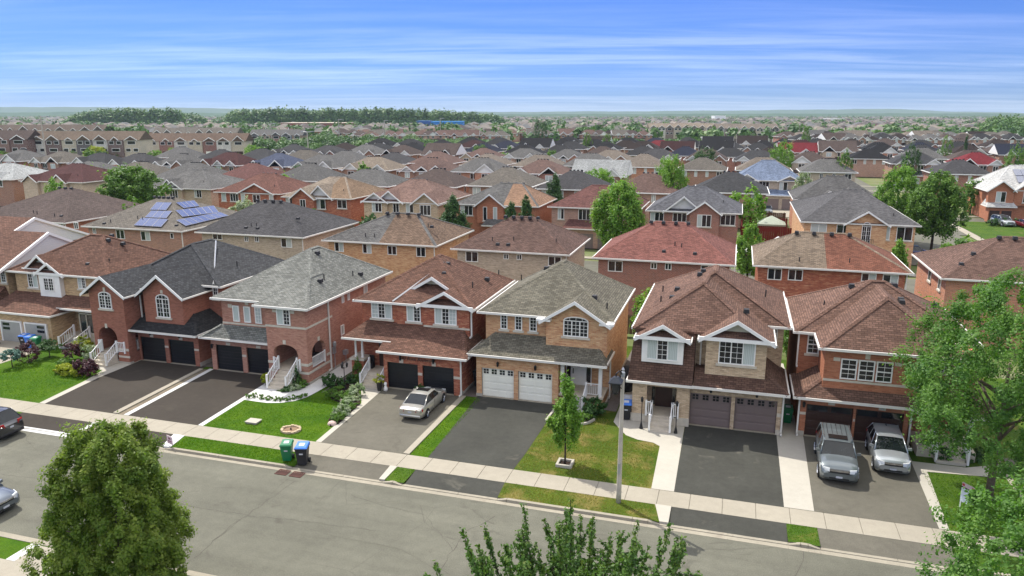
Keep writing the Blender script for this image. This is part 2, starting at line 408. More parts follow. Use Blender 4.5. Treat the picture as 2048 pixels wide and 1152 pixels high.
M['bark_dark'] = plain('dark_bark', lin(62, 52, 46), .9, var=.3, scale=6)
# ------------------------------------------------------------------ ground, street, pavements
sc.cycles.use_denoising = True
sc.cycles.max_bounces = 6; sc.cycles.diffuse_bounces = 3; sc.cycles.glossy_bounces = 2
sc.cycles.transmission_bounces = 2; sc.cycles.volume_bounces = 0; sc.cycles.transparent_max_bounces = 8
ROADZ = -0.10
struct('ground', MB().sheet([(-9000, -300), (6000, -300), (6000, 11000), (-9000, 11000)], -.16), M['ground'])
struct('road', MB().sheet([(-140, 21.75), (60, 21.75), (60, 30.75), (-140, 30.75)], ROADZ), M['road'])
# lots behind the far sidewalk: one lawn sheet each, driveways and walks laid on it
def lawn(poly, mat='grass', z=0.0, name='lawn'): return struct(name, MB().sheet(poly, z), M[mat])
lawn([(-140, 34.1), (-36.0, 34.1), (-36.0, 57), (-140, 57)], 'grass', -.006)
lawn([(-36.0, 34.1), (-16.0, 34.1), (-16.0, 57), (-36, 57)], 'grass', -.006)
lawn([(-16.0, 34.1), (-14.9, 34.1), (-14.9, 57), (-16, 57)], 'grass', -.006)
lawn([(-14.9, 34.1), (-2.0, 34.1), (-2.0, 57), (-14.9, 57)], 'grass_dry', -.006)
lawn([(-2, 34.1), (60, 34.1), (60, 57), (-2, 57)], 'grass_side', -.006)
def drive(poly, mat, name='driveway', z=.004): return struct(name, MB().sheet(poly, z), M[mat])
drive([(-41.4, 34.1), (-35.95, 34.1), (-36.35, 43.3), (-42.0, 43.3), (-42.0, 39)], 'asphalt_new')
drive([(-34.85, 34.1), (-29.75, 34.1), (-30.15, 43.2), (-35.45, 43.2)], 'asphalt_new')
drive([(-21.5, 34.1), (-16.45, 34.1), (-16.45, 43.4), (-21.9, 43.4)], 'asphalt_old')
drive([(-15.0, 34.1), (-10.2, 34.1), (-10.1, 36), (-10.0, 43.8), (-15.4, 43.8)], 'asphalt_seal')
drive([(-2.0, 34.1), (3.08, 34.1), (3.08, 43.0), (-2.05, 43.0)], 'asphalt_seal')
drive([(4.4, 34.1), (9.6, 34.1), (9.85, 43.2), (4.55, 43.2)], 'asphalt_old')
drive([(14.2, 34.1), (20, 34.1), (20, 43), (14.6, 43)], 'asphalt_old')
drive([(-57, 34.1), (-51.5, 34.1), (-51.3, 44.2), (-57, 44.2)], 'concrete')
# concrete strips and walks beside the driveways
def walk(poly, mat='concrete_w', z=.010, h=None): return struct('path', MB().sheet(poly, z), M[mat])
walk([(-41.85, 34.1), (-41.4, 34.1), (-42.0, 39), (-42.0, 43.0), (-44.6, 43.0), (-44.6, 40.6), (-43.0, 40.3), (-42.4, 38.2)], 'concrete_w')
struct('kerb_strip', MB().hexa([(-36.0, 34.1, 0), (-35.62, 34.1, 0), (-36.12, 42.5, 0), (-36.45, 42.5, 0), (-36.0, 34.1, .07), (-35.62, 34.1, .07), (-36.12, 42.5, .07), (-36.45, 42.5, .07)]), M['concrete'])
walk([(-35.6, 34.1), (-35.2, 34.1), (-35.8, 42.6), (-36.1, 42.6)], 'gravel', .003)
walk([(-35.2, 34.1), (-34.85, 34.1), (-35.45, 42.8), (-35.8, 42.8)], 'concrete_new', .012)
walk([(-29.75, 34.1), (-29.4, 34.1), (-29.62, 38.35), (-28.7, 38.3), (-27.9, 38.3), (-27.1, 38.55), (-26.4, 39.1), (-26.0, 39.9), (-25.9, 40.7), (-25.65, 43.9), (-25.6, 56), (-27.05, 56), (-27.05, 42.0), (-27.25, 41.2), (-27.6, 40.6), (-28.0, 40.25), (-28.6, 40.3), (-28.6, 42.0), (-30.2, 42.0), (-30.1, 40.7)], 'concrete_new', .012)
walk([(-25.55, 40.9), (-23.6, 42.6), (-23.6, 56), (-25.55, 56)], 'pavers', .006)
walk([(-21.85, 34.1), (-21.5, 34.1), (-21.75, 40.1), (-21.9, 43.0), (-23.5, 43.0), (-23.4, 42.4), (-22.1, 40.0)], 'concrete_w', .012)
struct('kerb_strip', MB().box(-16.45, -16.1, 34.1, 43.0, 0, .06), M['concrete'])
walk([(-6.2, 41.7), (-5.7, 40.8), (-5.2, 40.0), (-4.5, 39.6), (-3.6, 39.45), (-3.2, 39.1), (-3.18, 38.2), (-3.1, 34.1), (-2.0, 34.1), (-2.07, 42.2), (-5.3, 42.2), (-5.4, 56), (-6.3, 56)], 'concrete_w', .012)
walk([(-7.1, 43.4), (-6.3, 43.3), (-6.3, 56), (-7.1, 56)], 'pavers', .006)
walk([(3.08, 34.1), (4.4, 34.1), (4.55, 43), (4.1, 56), (3.3, 56), (3.08, 43)], 'concrete_w', .012)
walk([(9.6, 34.1), (10.0, 34.1), (10.35, 40.0), (13.4, 40.3), (14.1, 41.2), (13.6, 41.7), (12.4, 41.1), (9.85, 41.1), (9.85, 43.1)], 'concrete_w', .012)
struct('kerb_strip', MB().box(14.0, 14.3, 34.1, 43, 0, .05), M['concrete'])
for x0, x1 in ((-36.9, -35.4), (-16.5, -15.4), (9.9, 10.2)):
    walk([(x0, 43.1), (x1, 43.1), (x1, 56), (x0, 56)], 'pavers', .008)

# far sidewalk: one slab after another
sw = struct('sidewalk', MB().sheet([(-140, 32.62), (60, 32.62), (60, 34.08), (-140, 34.08)], -.03), M['kerb'])
slab_meshes = []
for k in range(4):
    b = MB(); e = .012
    b.hexa([(e, 0, -.06), (1.5-e, 0, -.06), (1.5-e, 1.46, -.06), (e, 1.46, -.06), (e, 0, .006+.002*k), (1.5-e, 0, .006+.001*k), (1.5-e, 1.46, .006), (e, 1.46, .008-.001*k)])
    slab_meshes.append(b.mesh('slab', M['concrete']))
for i in range(-44, 14):
    put('slab', slab_meshes[i % 4], sw, loc=(i*1.5+.3, 32.62, 0))
# boulevard between sidewalk and kerb: grass strips and driveway aprons
def apron(x0, x1, mat, x2=None, x3=None):
    x2 = x0 if x2 is None else x2; x3 = x1 if x3 is None else x3
    struct('driveway_apron', MB().sheet([(x2, 31.12, -.075), (x3, 31.12, -.075), (x1, 32.61, 0), (x0, 32.61, 0)]), M[mat])
def strip(x0, x1, mat='grass', x2=None, x3=None):
    x2 = x0 if x2 is None else x2; x3 = x1 if x3 is None else x3
    struct('boulevard_grass', MB().sheet([(x2, 31.1, .0), (x3, 31.1, .0), (x1, 32.61, .004), (x0, 32.61, .004)]), M[mat])
strip(-140, -41.5); apron(-41.5, -36.0, 'asphalt_new'); strip(-35.6, -35.1, 'gravel'); apron(-35.1, -30.2, 'asphalt_new', -35.2, -29.7)
strip(-29.45, -21.6, 'grass', -29.15, -21.3); apron(-21.6, -16.5, 'asphalt_old', -21.3, -16.35)
strip(-16.1, -15.05, 'grass_side'); apron(-15.05, -10.2, 'asphalt_seal', -15.0, -10.1); strip(-10.2, -2.75, 'grass_dry', -10.1, -2.4)
apron(-2.0, 3.1, 'asphalt_seal'); strip(3.1, 4.4, 'grass_side'); apron(4.4, 9.8, 'asphalt_old'); strip(9.8, 14, 'grass_side'); apron(14, 20, 'asphalt_old'); strip(20, 60, 'grass_side')
for q in ([(-36.0, 32.61), (-35.6, 32.61), (-35.55, 31.1), (-35.9, 31.1)], [(-30.2, 32.61), (-29.45, 32.61), (-29.15, 31.1), (-29.7, 31.1)], [(-16.5, 32.61), (-16.1, 32.61), (-16.1, 31.1), (-16.4, 31.1)], [(-2.75, 32.61), (-2.0, 32.61), (-2.0, 31.1), (-2.4, 31.1)]):
    struct('kerb_strip', MB().prism(q, 'z', -.12, .035), M['concrete_new' if q[0][0] < -20 else 'concrete_w'])
# kerb with dropped sections and a gutter pan, cast in lengths
kerb = struct('kerb', MB().sheet([(-140, 30.72), (60, 30.72), (60, 31.12), (-140, 31.12)], -.098), M['kerb'])
def kerb_piece(x0, x1, h0, h1):
    b = MB(); g = .01
    a0, a1 = -.10+h0, -.10+h1
    b.hexa([(x0+g, 30.92, -.2), (x1-g, 30.92, -.2), (x1-g, 31.13, -.2), (x0+g, 31.13, -.2), (x0+g, 30.96, a0), (x1-g, 30.96, a1), (x1-g, 31.13, a1+.003), (x0+g, 31.13, a0+.003)])
    b.hexa([(x0+g, 30.66, -.2), (x1-g, 30.66, -.2), (x1-g, 30.918, -.2), (x0+g, 30.918, -.2), (x0+g, 30.66, -.092), (x1-g, 30.66, -.092), (x1-g, 30.918, -.094), (x0+g, 30.918, -.094)])
    new = -41.6 < x0 < -35.6
    part('kerb_piece', b, M['concrete_new' if new else 'kerb'], kerb)
low = [(-41.5, -35.5), (-35.0, -29.4), (-21.4, -16.2), (-15.1, -10.1), (-2.4, 3.1), (4.4, 9.8), (14, 20)]
x = -66.0
while x < 24:
    cuts = sorted([c for q in low for c in q] + [x+3])
    nx = min([c for c in cuts if c > x+.05]); mid = (x+nx)/2
    if any(a <= mid <= b for a, b in low): kerb_piece(x, nx, .03, .03)
    else:
        a0 = any(abs(x-c) < .06 for q in low for c in q); a1 = any(abs(nx-c) < .06 for q in low for c in q)
        if a0 and nx-x > 1.2: kerb_piece(x, x+.5, .03, .13); x = x+.5; continue
        if a1 and nx-x > .8: kerb_piece(x, nx-.5, .03 if a0 else .13, .13); kerb_piece(nx-.5, nx, .13, .03)
        else: kerb_piece(x, nx, .05 if a0 else .13, .05 if a1 else .13)
    x = nx
# catch basin grates
for gx in (-21.6, -20.75):
    cb = thing('drain_grate', 'rusty iron drain grate in the gutter, %s of the pair below the two bins' % ('left' if gx < -21 else 'right'), 'drain grate', (gx, 30.5, -.09), 0, 'gutter drain grates')
    b = MB(); 
    for (a, bb, c, d) in ((-.33, .33, -.27, -.22), (-.33, .33, .22, .27), (-.33, -.28, -.22, .22), (.28, .33, -.22, .22)): b.box(gx+a, gx+bb, 30.5+c, 30.5+d, -.1, -.068)
    gm = plain('rusty_iron', lin(92, 60, 52), .8, .3, var=.25)
    part('frame', b, gm, cb)
    part('pit', MB().sheet([(gx-.29, 30.27), (gx+.29, 30.27), (gx+.29, 30.73), (gx-.29, 30.73)], -.096), M['black'], cb)
    for i in range(5): part('bar', MB().box(gx-.22+i*.1, gx-.17+i*.1, 30.28, 30.72, -.1, -.072), gm, cb)
# near side of the street
struct('kerb', MB().box(-140, 60, 21.55, 21.75, -.2, .03).box(-140, 60, 21.752, 22.0, -.2, -.092), M['kerb'])
struct('near_boulevard', MB().sheet([(-140, 20.9), (60, 20.9), (60, 21.55), (-140, 21.55)], .004), M['grass'])
struct('near_boulevard', MB().sheet([(-140, 20.3), (60, 20.3), (60, 20.9), (-140, 20.9)], .003), M['grass'])
struct('sidewalk', MB().sheet([(-140, 18.9), (60, 18.9), (60, 20.3), (-140, 20.3)], .008), M['concrete'])
struct('near_lawn', MB().sheet([(-140, -60), (60, -60), (60, 18.9), (-140, 18.9)], .0), M['grass'])
struct('driveway_apron', MB().sheet([(-27.6, 20.3), (-21.8, 20.3), (-21.8, 21.5), (-27.6, 21.5)], .012), M['concrete'])
struct('kerb_strip', MB().box(-28.05, -27.6, 20.3, 21.52, 0, .02), M['concrete_new'])
# cracks and tar seams in the street
crk = plain('crack_dark', lin(72, 66, 60), .95, var=.2)
rd = [o for o in COL if o.name == 'road'][0] if False else bpy.data.objects['road']
def crack(pts, wd=.05, seed=0):
    r = random.Random(seed); P = []
    for (a, bq) in zip(pts[:-1], pts[1:]):
        n = max(2, int(math.dist(a, bq)/.35))
        for i in range(n):
            t = i/n; P.append((a[0]+(bq[0]-a[0])*t+r.uniform(-.07, .07), a[1]+(bq[1]-a[1])*t+r.uniform(-.07, .07)))
    P.append(pts[-1]); vs = []; fs = []
    for i, p in enumerate(P):
        q = P[min(i+1, len(P)-1)]; o_ = P[max(i-1, 0)]; d = Vector((q[0]-o_[0], q[1]-o_[1])); d.normalize()
        wv_ = wd*r.uniform(.25, .75); nn = Vector((-d.y, d.x))*wv_/2
        vs += [(p[0]+nn.x, p[1]+nn.y, ROADZ+.004), (p[0]-nn.x, p[1]-nn.y, ROADZ+.004)]
    for i in range(len(P)-1): fs.append((2*i, 2*i+1, 2*i+3, 2*i+2))
    part('crack', MB().add(vs, fs), crk, rd)
g2 = lambda x, y: tuple(G(x, y, ROADZ)[:2])
for i, (pts, wd) in enumerate([
    ([(0, 948), (110, 962), (250, 985), (380, 1012), (500, 1032), (600, 1042), (760, 1062)], .05),
    ([(388, 1118), (430, 1080), (470, 1048), (520, 1012), (560, 985), (590, 962)], .06),
    ([(512, 1018), (540, 990), (582, 950)], .04), ([(430, 1080), (480, 1038)], .05), ([(330, 885), (420, 905), (560, 940)], .03),
    ([(880, 1140), (905, 1100), (930, 1065), (990, 1032)], .06), ([(700, 990), (760, 1010), (850, 1030), (905, 1100)], .045),
    ([(700, 945), (660, 985), (630, 1010)], .04), ([(1108, 1052), (1118, 1020), (1140, 1000)], .045),
    ([(1400, 1100), (1480, 1098), (1600, 1090), (1680, 1088), (1760, 1105)], .04), ([(1590, 1152), (1605, 1120), (1612, 1080)], .05),
    ([(0, 1000), (120, 990), (250, 1010)], .03), ([(30, 925), (90, 905), (130, 890)], .04), ([(620, 1060), (800, 1100), (900, 1150)], .03)]):
    crack([g2(*p) for p in pts], wd*.62, i)

# ------------------------------------------------------------------ house builders
def F(h, c, axis):                    # face frame: (u, out, z) to world
    if axis == 'F': return lambda u, d, z: (u, c-d, z)
    if axis == 'B': return lambda u, d, z: (u, c+d, z)
    if axis == 'R': return lambda u, d, z: (c+d, u, z)
    return lambda u, d, z: (c-d, u, z)
def fbox(b, T, u0, u1, d0, d1, z0, z1):
    p = [T(u0, d1, z0), T(u1, d1, z0), T(u1, d0, z0), T(u0, d0, z0), T(u0, d1, z1), T(u1, d1, z1), T(u1, d0, z1), T(u0, d0, z1)]
    a = Vector(p[1])-Vector(p[0]); bb = Vector(p[3])-Vector(p[0])
    if a.x*bb.y-a.y*bb.x < 0: p = [p[1], p[0], p[3], p[2], p[5], p[4], p[7], p[6]]
    b.hexa(p)
def arch_pts(u0, u1, z1, rise, n=8):  # segmental arch from u0 to u1, crown at z1
    c = (u0+u1)/2; hw = (u1-u0)/2
    return [(c+hw*math.cos(math.pi*i/n), z1-rise+rise*math.sin(math.pi*i/n)) for i in range(n+1)]
def window(h, c, u0, u1, z0, z1, cols=2, grid=(2, 4), axis='F', cur=(), arch=0.0, sill=True, detail=True, fw=.065, name='window', hung=False):
    T = F(h, c, axis); b = MB(); d = .07
    zt = z1-arch
    fbox(b, T, u0, u0+fw, 0, d, z0, zt); fbox(b, T, u1-fw, u1, 0, d, z0, zt); fbox(b, T, u0+fw, u1-fw, 0, d, z0, z0+fw)
    fbox(b, T, u0+fw, u1-fw, 0, d-.003, zt-fw*(1 if not arch else .7), zt)
    wdt = (u1-u0-fw)/cols
    for i in range(1, cols): fbox(b, T, u0+i*wdt, u0+i*wdt+fw, 0, d+.004, z0+fw, zt-fw)
    if arch:
        A = arch_pts(u0, u1, z1, arch); I = arch_pts(u0+fw, u1-fw, z1-fw, arch-fw*.6)
        for i in range(len(A)-1):
            q = [A[i], A[i+1], I[i+1], I[i]]
            vs = [T(u, d, z) for u, z in q]+[T(u, 0, z) for u, z in q]
            b.add(vs, [(0, 1, 2, 3), (7, 6, 5, 4), (0, 4, 5, 1), (2, 6, 7, 3)])
    if hung: fbox(b, T, u0+fw, u1-fw, 0, d+.003, (z0+z1)/2-.03, (z0+z1)/2+.03)
    o = part(name, b, M['white'], h)
    for i in range(cols):
        a0 = u0+i*wdt+fw; a1 = u0+(i+1)*wdt
        pb = MB(); q = [T(a0-.01, .022, z0+fw-.01), T(a1+.01, .022, z0+fw-.01), T(a1+.01, .022, zt-fw+.04), T(a0-.01, .022, zt-fw+.04)]
        if axis in ('L', 'B'): q = q[::-1]
        pb.add(q, [(0, 1, 2, 3)])
        part('pane', pb, M['curtain' if i in cur else 'glass'], o)
    if arch:
        I = arch_pts(u0+fw*.5, u1-fw*.5, z1-fw*.5, arch-fw*.5); q = [T(u, .022, z) for u, z in I]
        part('pane', MB().add(q if axis in ('L', 'B') else q[::-1], [tuple(range(len(q)))]), M['glass'], o)
    if detail and grid:
        mb = MB(); t = .010
        for i in range(cols):
            if i in cur and rnd.random() < .5: continue
            a0 = u0+i*wdt+fw; a1 = u0+(i+1)*wdt
            for k in range(1, grid[0]): uu = a0+(a1-a0)*k/grid[0]; fbox(mb, T, uu-t, uu+t, .024, .05, z0+fw, zt-fw)
            for k in range(1, grid[1]): q_ = z0+fw+(zt-z0-2*fw)*k/grid[1]; fbox(mb, T, a0, a1, .024, .048, q_-t, q_+t)
        if arch:
            for k in (1, 2, 3): uu = u0+(u1-u0)*k/4; fbox(mb, T, uu-t, uu+t, .024, .05, zt, zt+arch*.75)
        if mb.f: part('muntin', mb, M['white'], o)
    if sill:
        sb = MB(); fbox(sb, T, u0-.12, u1+.12, 0, .11, z0-.14, z0-.005); part('sill', sb, M['stone'], o)
    return o
def ngon_fix(vs, up=True):
    return vs
def hip(h, x0, x1, y0, y1, z, ra, rb, zr, color, name='roof', split=None, gutter=True, mat='shingle', caps=True, th=.12, sides='FRBL'):
    """hipped roof: eave rectangle, ridge from ra to rb (x, y), zr"""
    A, B, C, D = (x0, y0, z), (x1, y0, z), (x1, y1, z), (x0, y1, z)
    Ra, Rb = (ra[0], ra[1], zr), (rb[0], rb[1], zr)
    alongx = abs(ra[0]-rb[0]) >= abs(ra[1]-rb[1])
    low = [(p[0], p[1], z-th) for p in (A, B, C, D)]
    def closed(b):
        b.add([A, B, C, D]+low, [(0, 4, 5, 1), (1, 5, 6, 2), (2, 6, 7, 3), (3, 7, 4, 0), (4, 7, 6, 5)])
    parts = []
    if split is not None:
        xm = split[0]; S = (xm, y0, z); U = (xm, y1, z); R = (xm, ra[1]+(rb[1]-ra[1])*((xm-ra[0])/max(1e-6, rb[0]-ra[0])), zr)
        b = MB(); b.add([A, S, R, Ra, D, U], [(0, 1, 2, 3), (4, 0, 3), (5, 4, 3, 2)]); closed(b); parts.append((b, color))
        b = MB(); b.add([S, B, Rb, R, C, U], [(0, 1, 2, 3), (1, 4, 2), (4, 5, 3, 2)]); parts.append((b, split[1]))
    else:
        b = MB()
        if alongx: b.add([A, B, C, D, Ra, Rb], [(0, 1, 5, 4), (1, 2, 5), (2, 3, 4, 5), (3, 0, 4)])
        else: b.add([A, B, C, D, Ra, Rb], [(0, 1, 4), (1, 2, 5, 4), (2, 3, 5), (3, 0, 4, 5)])
        closed(b); parts.append((b, color))
    o = None
    for b, c in parts:
        q = part(name, b, M[mat], h, c); o = o or q
    if gutter: gutters(o, x0, x1, y0, y1, z, sides)
    if caps:
        hips = [(A, Ra), (D, Ra), (B, Rb), (C, Rb), (Ra, Rb)] if alongx else [(A, Ra), (B, Ra), (C, Rb), (D, Rb), (Ra, Rb)]
        cc = tuple(min(1, v*1.12) for v in color)
        for p, q in hips:
            cb = MB(); cap(cb, p, q)
            if cb.f: part('ridge_cap', cb, M[mat], o, cc)
    return o
def cap(b, p, q, wd=.17, hgt=.028):
    p, q = Vector(p), Vector(q); d = q-p
    if d.length < .1: return
    n = Vector((-d.y, d.x, 0))
    if n.length < 1e-5: return
    n.normalize(); up = Vector((0, 0, 1)); dn = Vector((0, 0, -.07))
    vs = []
    for e in (p, q): vs += [e+n*wd+dn+up*hgt, e+up*(hgt+.012), e-n*wd+dn+up*hgt]
    b.add(vs, [(0, 3, 4, 1), (1, 4, 5, 2)])
def gutters(o, x0, x1, y0, y1, z, sides='FRBL', hgt=.13, out=.08):
    zt = z+.01; zb = z-hgt; g = M['gutter']
    if 'F' in sides: part('gutter', MB().box(x0-out, x1+out, y0-out, y0+.004, zb, zt), g, o)
    if 'B' in sides: part('gutter', MB().box(x0-out, x1+out, y1-.004, y1+out, zb, zt), g, o)
    if 'L' in sides: part('gutter', MB().box(x0-out, x0+.004, y0+.005, y1-.005, zb, zt-.002), g, o)
    if 'R' in sides: part('gutter', MB().box(x1-.004, x1+out, y0+.005, y1-.005, zb, zt-.002), g, o)
def frustum(h, x0, x1, y0, y1, z, iL, iR, iF, iB, z1, color, name='lower_roof', sides='FRL', mat='shingle', caps=True, th=.12):
    b = MB(); e = [(x0, y0, z), (x1, y0, z), (x1, y1, z), (x0, y1, z)]; t = [(x0+iL, y0+iF, z1), (x1-iR, y0+iF, z1), (x1-iR, y1-iB, z1), (x0+iL, y1-iB, z1)]
    lo = [(p[0], p[1], z-th) for p in e]
    b.add(e+t+lo, [(0, 1, 5, 4), (1, 2, 6, 5), (2, 3, 7, 6), (3, 0, 4, 7), (4, 5, 6, 7), (0, 8, 9, 1), (1, 9, 10, 2), (2, 10, 11, 3), (3, 11, 8, 0), (11, 10, 9, 8)])
    o = part(name, b, M[mat], h, color)
    gutters(o, x0, x1, y0, y1, z, sides)
    if caps:
        for ok, p, q in ((iL > .2 and iF > .2, e[0], t[0]), (iR > .2 and iF > .2, e[1], t[1])):
            if ok: cb = MB(); cap(cb, p, q); part('ridge_cap', cb, M[mat], o, tuple(min(1, v*1.12) for v in color))
    return o
def gable(h, xc, hw, y0, yb, z0, zp, color, infill='white', ov=.35, side=.3, setback=.0, pent=False, rake=.17, mat='shingle', name='gable', wallbelow=0):
    """front-facing gable: wall triangle at y0, roof running back to yb"""
    sl = (zp-z0)/hw; ex = hw+side; ze = zp-sl*ex; t = .10; yf = y0-ov
    b = MB(); b.prism([(xc-ex, ze), (xc, zp), (xc+ex, ze), (xc+ex, ze-t), (xc, zp-t), (xc-ex, ze-t)], 'y', yf, yb)
    o = part(name, b, M[mat], h, color)
    f = MB(); q = rake; f.prism([(xc-ex-.02, ze+.03), (xc, zp+.03), (xc+ex+.02, ze+.03), (xc+ex+.02, ze-q), (xc, zp-q*1.15), (xc-ex-.02, ze-q)], 'y', yf-.05, yf-.002)
    part('fascia', f, M['white'], o)
    g = MB(); yw = y0+setback-.006; g.prism([(xc-hw, z0-.25-wallbelow), (xc+hw, z0-.25-wallbelow), (xc+hw, z0-.02), (xc, zp-.10), (xc-hw, z0-.02)], 'y', yw, yw+.5)
    part('gable_wall', g, infill if not isinstance(infill, str) else M[infill], o)
    for s in (-1, 1): part('gutter', MB().box(*sorted((xc+s*(ex+.02), xc+s*(ex+.09))), yf, yb, ze-.10, ze+.01), M['gutter'], o)
    if pent:
        pb = MB(); pb.hexa([(xc-hw*.98, yf+.06, z0-.06), (xc+hw*.98, yf+.06, z0-.06), (xc+hw*.98, yw, z0-.06), (xc-hw*.98, yw, z0-.06), (xc-hw*.98, yf+.06, z0), (xc+hw*.98, yf+.06, z0), (xc+hw*.75, yw, z0+.28), (xc-hw*.75, yw, z0+.28)])
        part('pent_roof', pb, M[mat], o, color)
        part('pent_fascia', MB().box(xc-ex, xc+ex, yf-.04, yf+.06, z0-.2, z0-.0), M['white'], o)
    return o
def garage(h, y, x0, x1, z0, z1, mat, wins=0, style='grid'):
    b = MB(); b.box(x0, x1, y+.20, y+.26, z0, z1)
    o = part('garage_door', b, M['black'], h)
    n = 4; ph = (z1-z0)/n
    for i in range(n):
        pb = MB(); a = z0+i*ph+.006; c = z0+(i+1)*ph-.006
        pb.box(x0, x1, y+.165, y+.21, a, c)
        for k in range(4):
            u0 = x0+(x1-x0)*(k+.1)/4; u1 = x0+(x1-x0)*(k+.9)/4
            if mat == 'black_door' or (i == 3 and wins): continue
            pb.hexa([(u0, y+.150, a+.07), (u1, y+.150, a+.07), (u1, y+.165, a+.05), (u0, y+.165, a+.05), (u0, y+.150, c-.07), (u1, y+.150, c-.07), (u1, y+.165, c-.05), (u0, y+.165, c-.05)])
        if mat in ('black_door', 'brown_door'): pb.box(x0+.02, x1-.02, y+.152, y+.165, (a+c)/2-.012, (a+c)/2+.012)
        pn = part('panel', pb, M[mat], o)
        if i == 3 and wins:
            if style == 'grid':
                for k in range(wins):
                    uc = x0+(x1-x0)*(k+.5)/wins; wv_ = .17; zc = (a+c)/2
                    q = MB()
                    for sx in (-1, 1):
                        for sz in (-1, 1): q.box(uc+sx*.095-.075, uc+sx*.095+.075, y+.145, y+.168, zc+sz*.085-.068, zc+sz*.085+.068)
                    part('glazing', q, M['glass'], o)
            else:
                for k in range(wins):
                    u0 = x0+(x1-x0)*k/wins+.1; u1 = x0+(x1-x0)*(k+1)/wins-.1
                    part('glazing', MB().box(u0, u1, y+.148, y+.168, a+.07, c-.06), M['glass'], o)
    fr = MB(); tm = 'white' if mat == 'white_door' else ('black' if mat == 'black_door' else mat)
    fr.box(x0-.05, x0, y+.10, y+.22, z0, z1+.05); fr.box(x1, x1+.05, y+.10, y+.22, z0, z1+.05); fr.box(x0, x1, y+.10, y+.22, z1, z1+.05)
    part('door_trim', fr, M[tm], o)
    part('threshold', MB().box(x0, x1, y-.05, y+.16, 0, .018), M['concrete'], o)
    return o
def garage_front(wb, y, x0, x1, doors, ztop, dtop, depth=.35):
    """brick piers and lintel round the door openings, added to the wall mesh"""
    xs = [x0]+[v for d in doors for v in d]+[x1]
    for i in range(0, len(xs), 2): wb.box(xs[i], xs[i+1], y, y+depth, 0, dtop)
    wb.box(x0, x1, y, y+depth, dtop, ztop)
def railing(h, p0, p1, hgt=.85, n=8, posts=(True, True), name='railing', mat='rail', post=.055):
    p0, p1 = Vector(p0), Vector(p1); o = None; b = MB(); up = Vector((0, 0, 1))
    d = p1-p0; hd = Vector((d.x, d.y, 0)).normalized(); nn = Vector((-hd.y, hd.x, 0))*.03
    for zz_, t in ((hgt, .05), (.12, .04)):
        a, c = p0+up*zz_, p1+up*zz_; u = up*t
        b.hexa([a-nn, c-nn, c+nn, a+nn, a-nn+u, c-nn+u, c+nn+u, a+nn+u])
    for pt, on in ((p0, posts[0]), (p1, posts[1])):
        if on: b.box(pt.x-post, pt.x+post, pt.y-post, pt.y+post, pt.z, pt.z+hgt+.12)
    o = part(name, b, M[mat], h)
    sm = MB().box(-.017, .017, -.017, .017, .14, hgt).mesh('baluster', M[mat])
    for i in range(n):
        q = p0+d*((i+.5)/n); put('baluster', sm, o, loc=q-worigin(h))
    return o
def steps(h, x0, x1, y0, y1, z1, n, mat='step', axis='y'):
    for i in range(n):
        zt = z1*(i+1)/(n+1) if True else 0
        ya = y0+(y1-y0)*i/n
        part('step', MB().box(x0, x1, ya, y1+.02, z1*i/(n+1)+.004 if i else 0, zt), M[mat], h)
def vents(h, o, pts, kind='box'):
    for (x, y, z, k) in pts:
        b = MB()
        if k == 'b': b.hexa([(x-.18, y-.16, z-.12), (x+.18, y-.16, z-.12), (x+.18, y+.16, z-.12), (x-.18, y+.16, z-.12), (x-.14, y-.11, z+.11), (x+.14, y-.11, z+.11), (x+.15, y+.13, z+.14), (x-.15, y+.13, z+.14)])
        else: b.tube((x, y, z-.1), (x, y, z+.34), .045, n=8)
        part('roof_vent' if k == 'b' else 'vent_pipe', b, M['vent'], o)
def stone(h, T_, rects):
    T = F(h, T_[0], T_[1])
    for (u0, u1, z0, z1) in rects:
        b = MB(); fbox(b, T, u0, u1, -.02, .035, z0, z1); part('stone_block', b, M['stone'], h)
def downspout(h, x, y, z0, z1, out=(0, -1)):
    b = MB(); b.box(x-.045, x+.045, y-.04, y+.04, z0+.15, z1); b.hexa([(x-.045, y-.04, z0+.15), (x+.045, y-.04, z0+.15), (x+.045, y+.04, z0+.15), (x-.045, y+.04, z0+.15)]+[(x-.045, y-.04, z0+.16), (x+.045, y-.04, z0+.16), (x+.045, y+.04, z0+.16), (x-.045, y+.04, z0+.16)])
    b.box(x-.045, x+.045, y-.04+out[1]*.28, y+.04, z0+.05, z0+.148)
    part('downspout', b, M['gutter'], h)
def wall_lamp(h, x, y, z):
    b = MB(); b.box(x-.03, x+.03, y-.12, y, z+.1, z+.16); b.lathe((x, y-.16, z-.12), [(.03, 0), (.07, .05), (.09, .24), (.10, .26), (.02, .36)], 6)
    part('wall_lamp', b, M['black'], h)
def curved_wall(b, y, x0, x1, ztop, a0, a1, zs, crown, t=.3, axis='y', z0=0.0):
    """wall slab with an arched opening reaching down to z0"""
    n = 10; arc = arch_pts(a0, a1, crown, crown-zs, n)     # from a1 to a0
    poly = [(x0, z0), (a0, z0)]+arc[::-1]+[(a1, z0), (x1, z0), (x1, ztop), (x0, ztop)]
    b.prism(poly, axis, y, y+t)
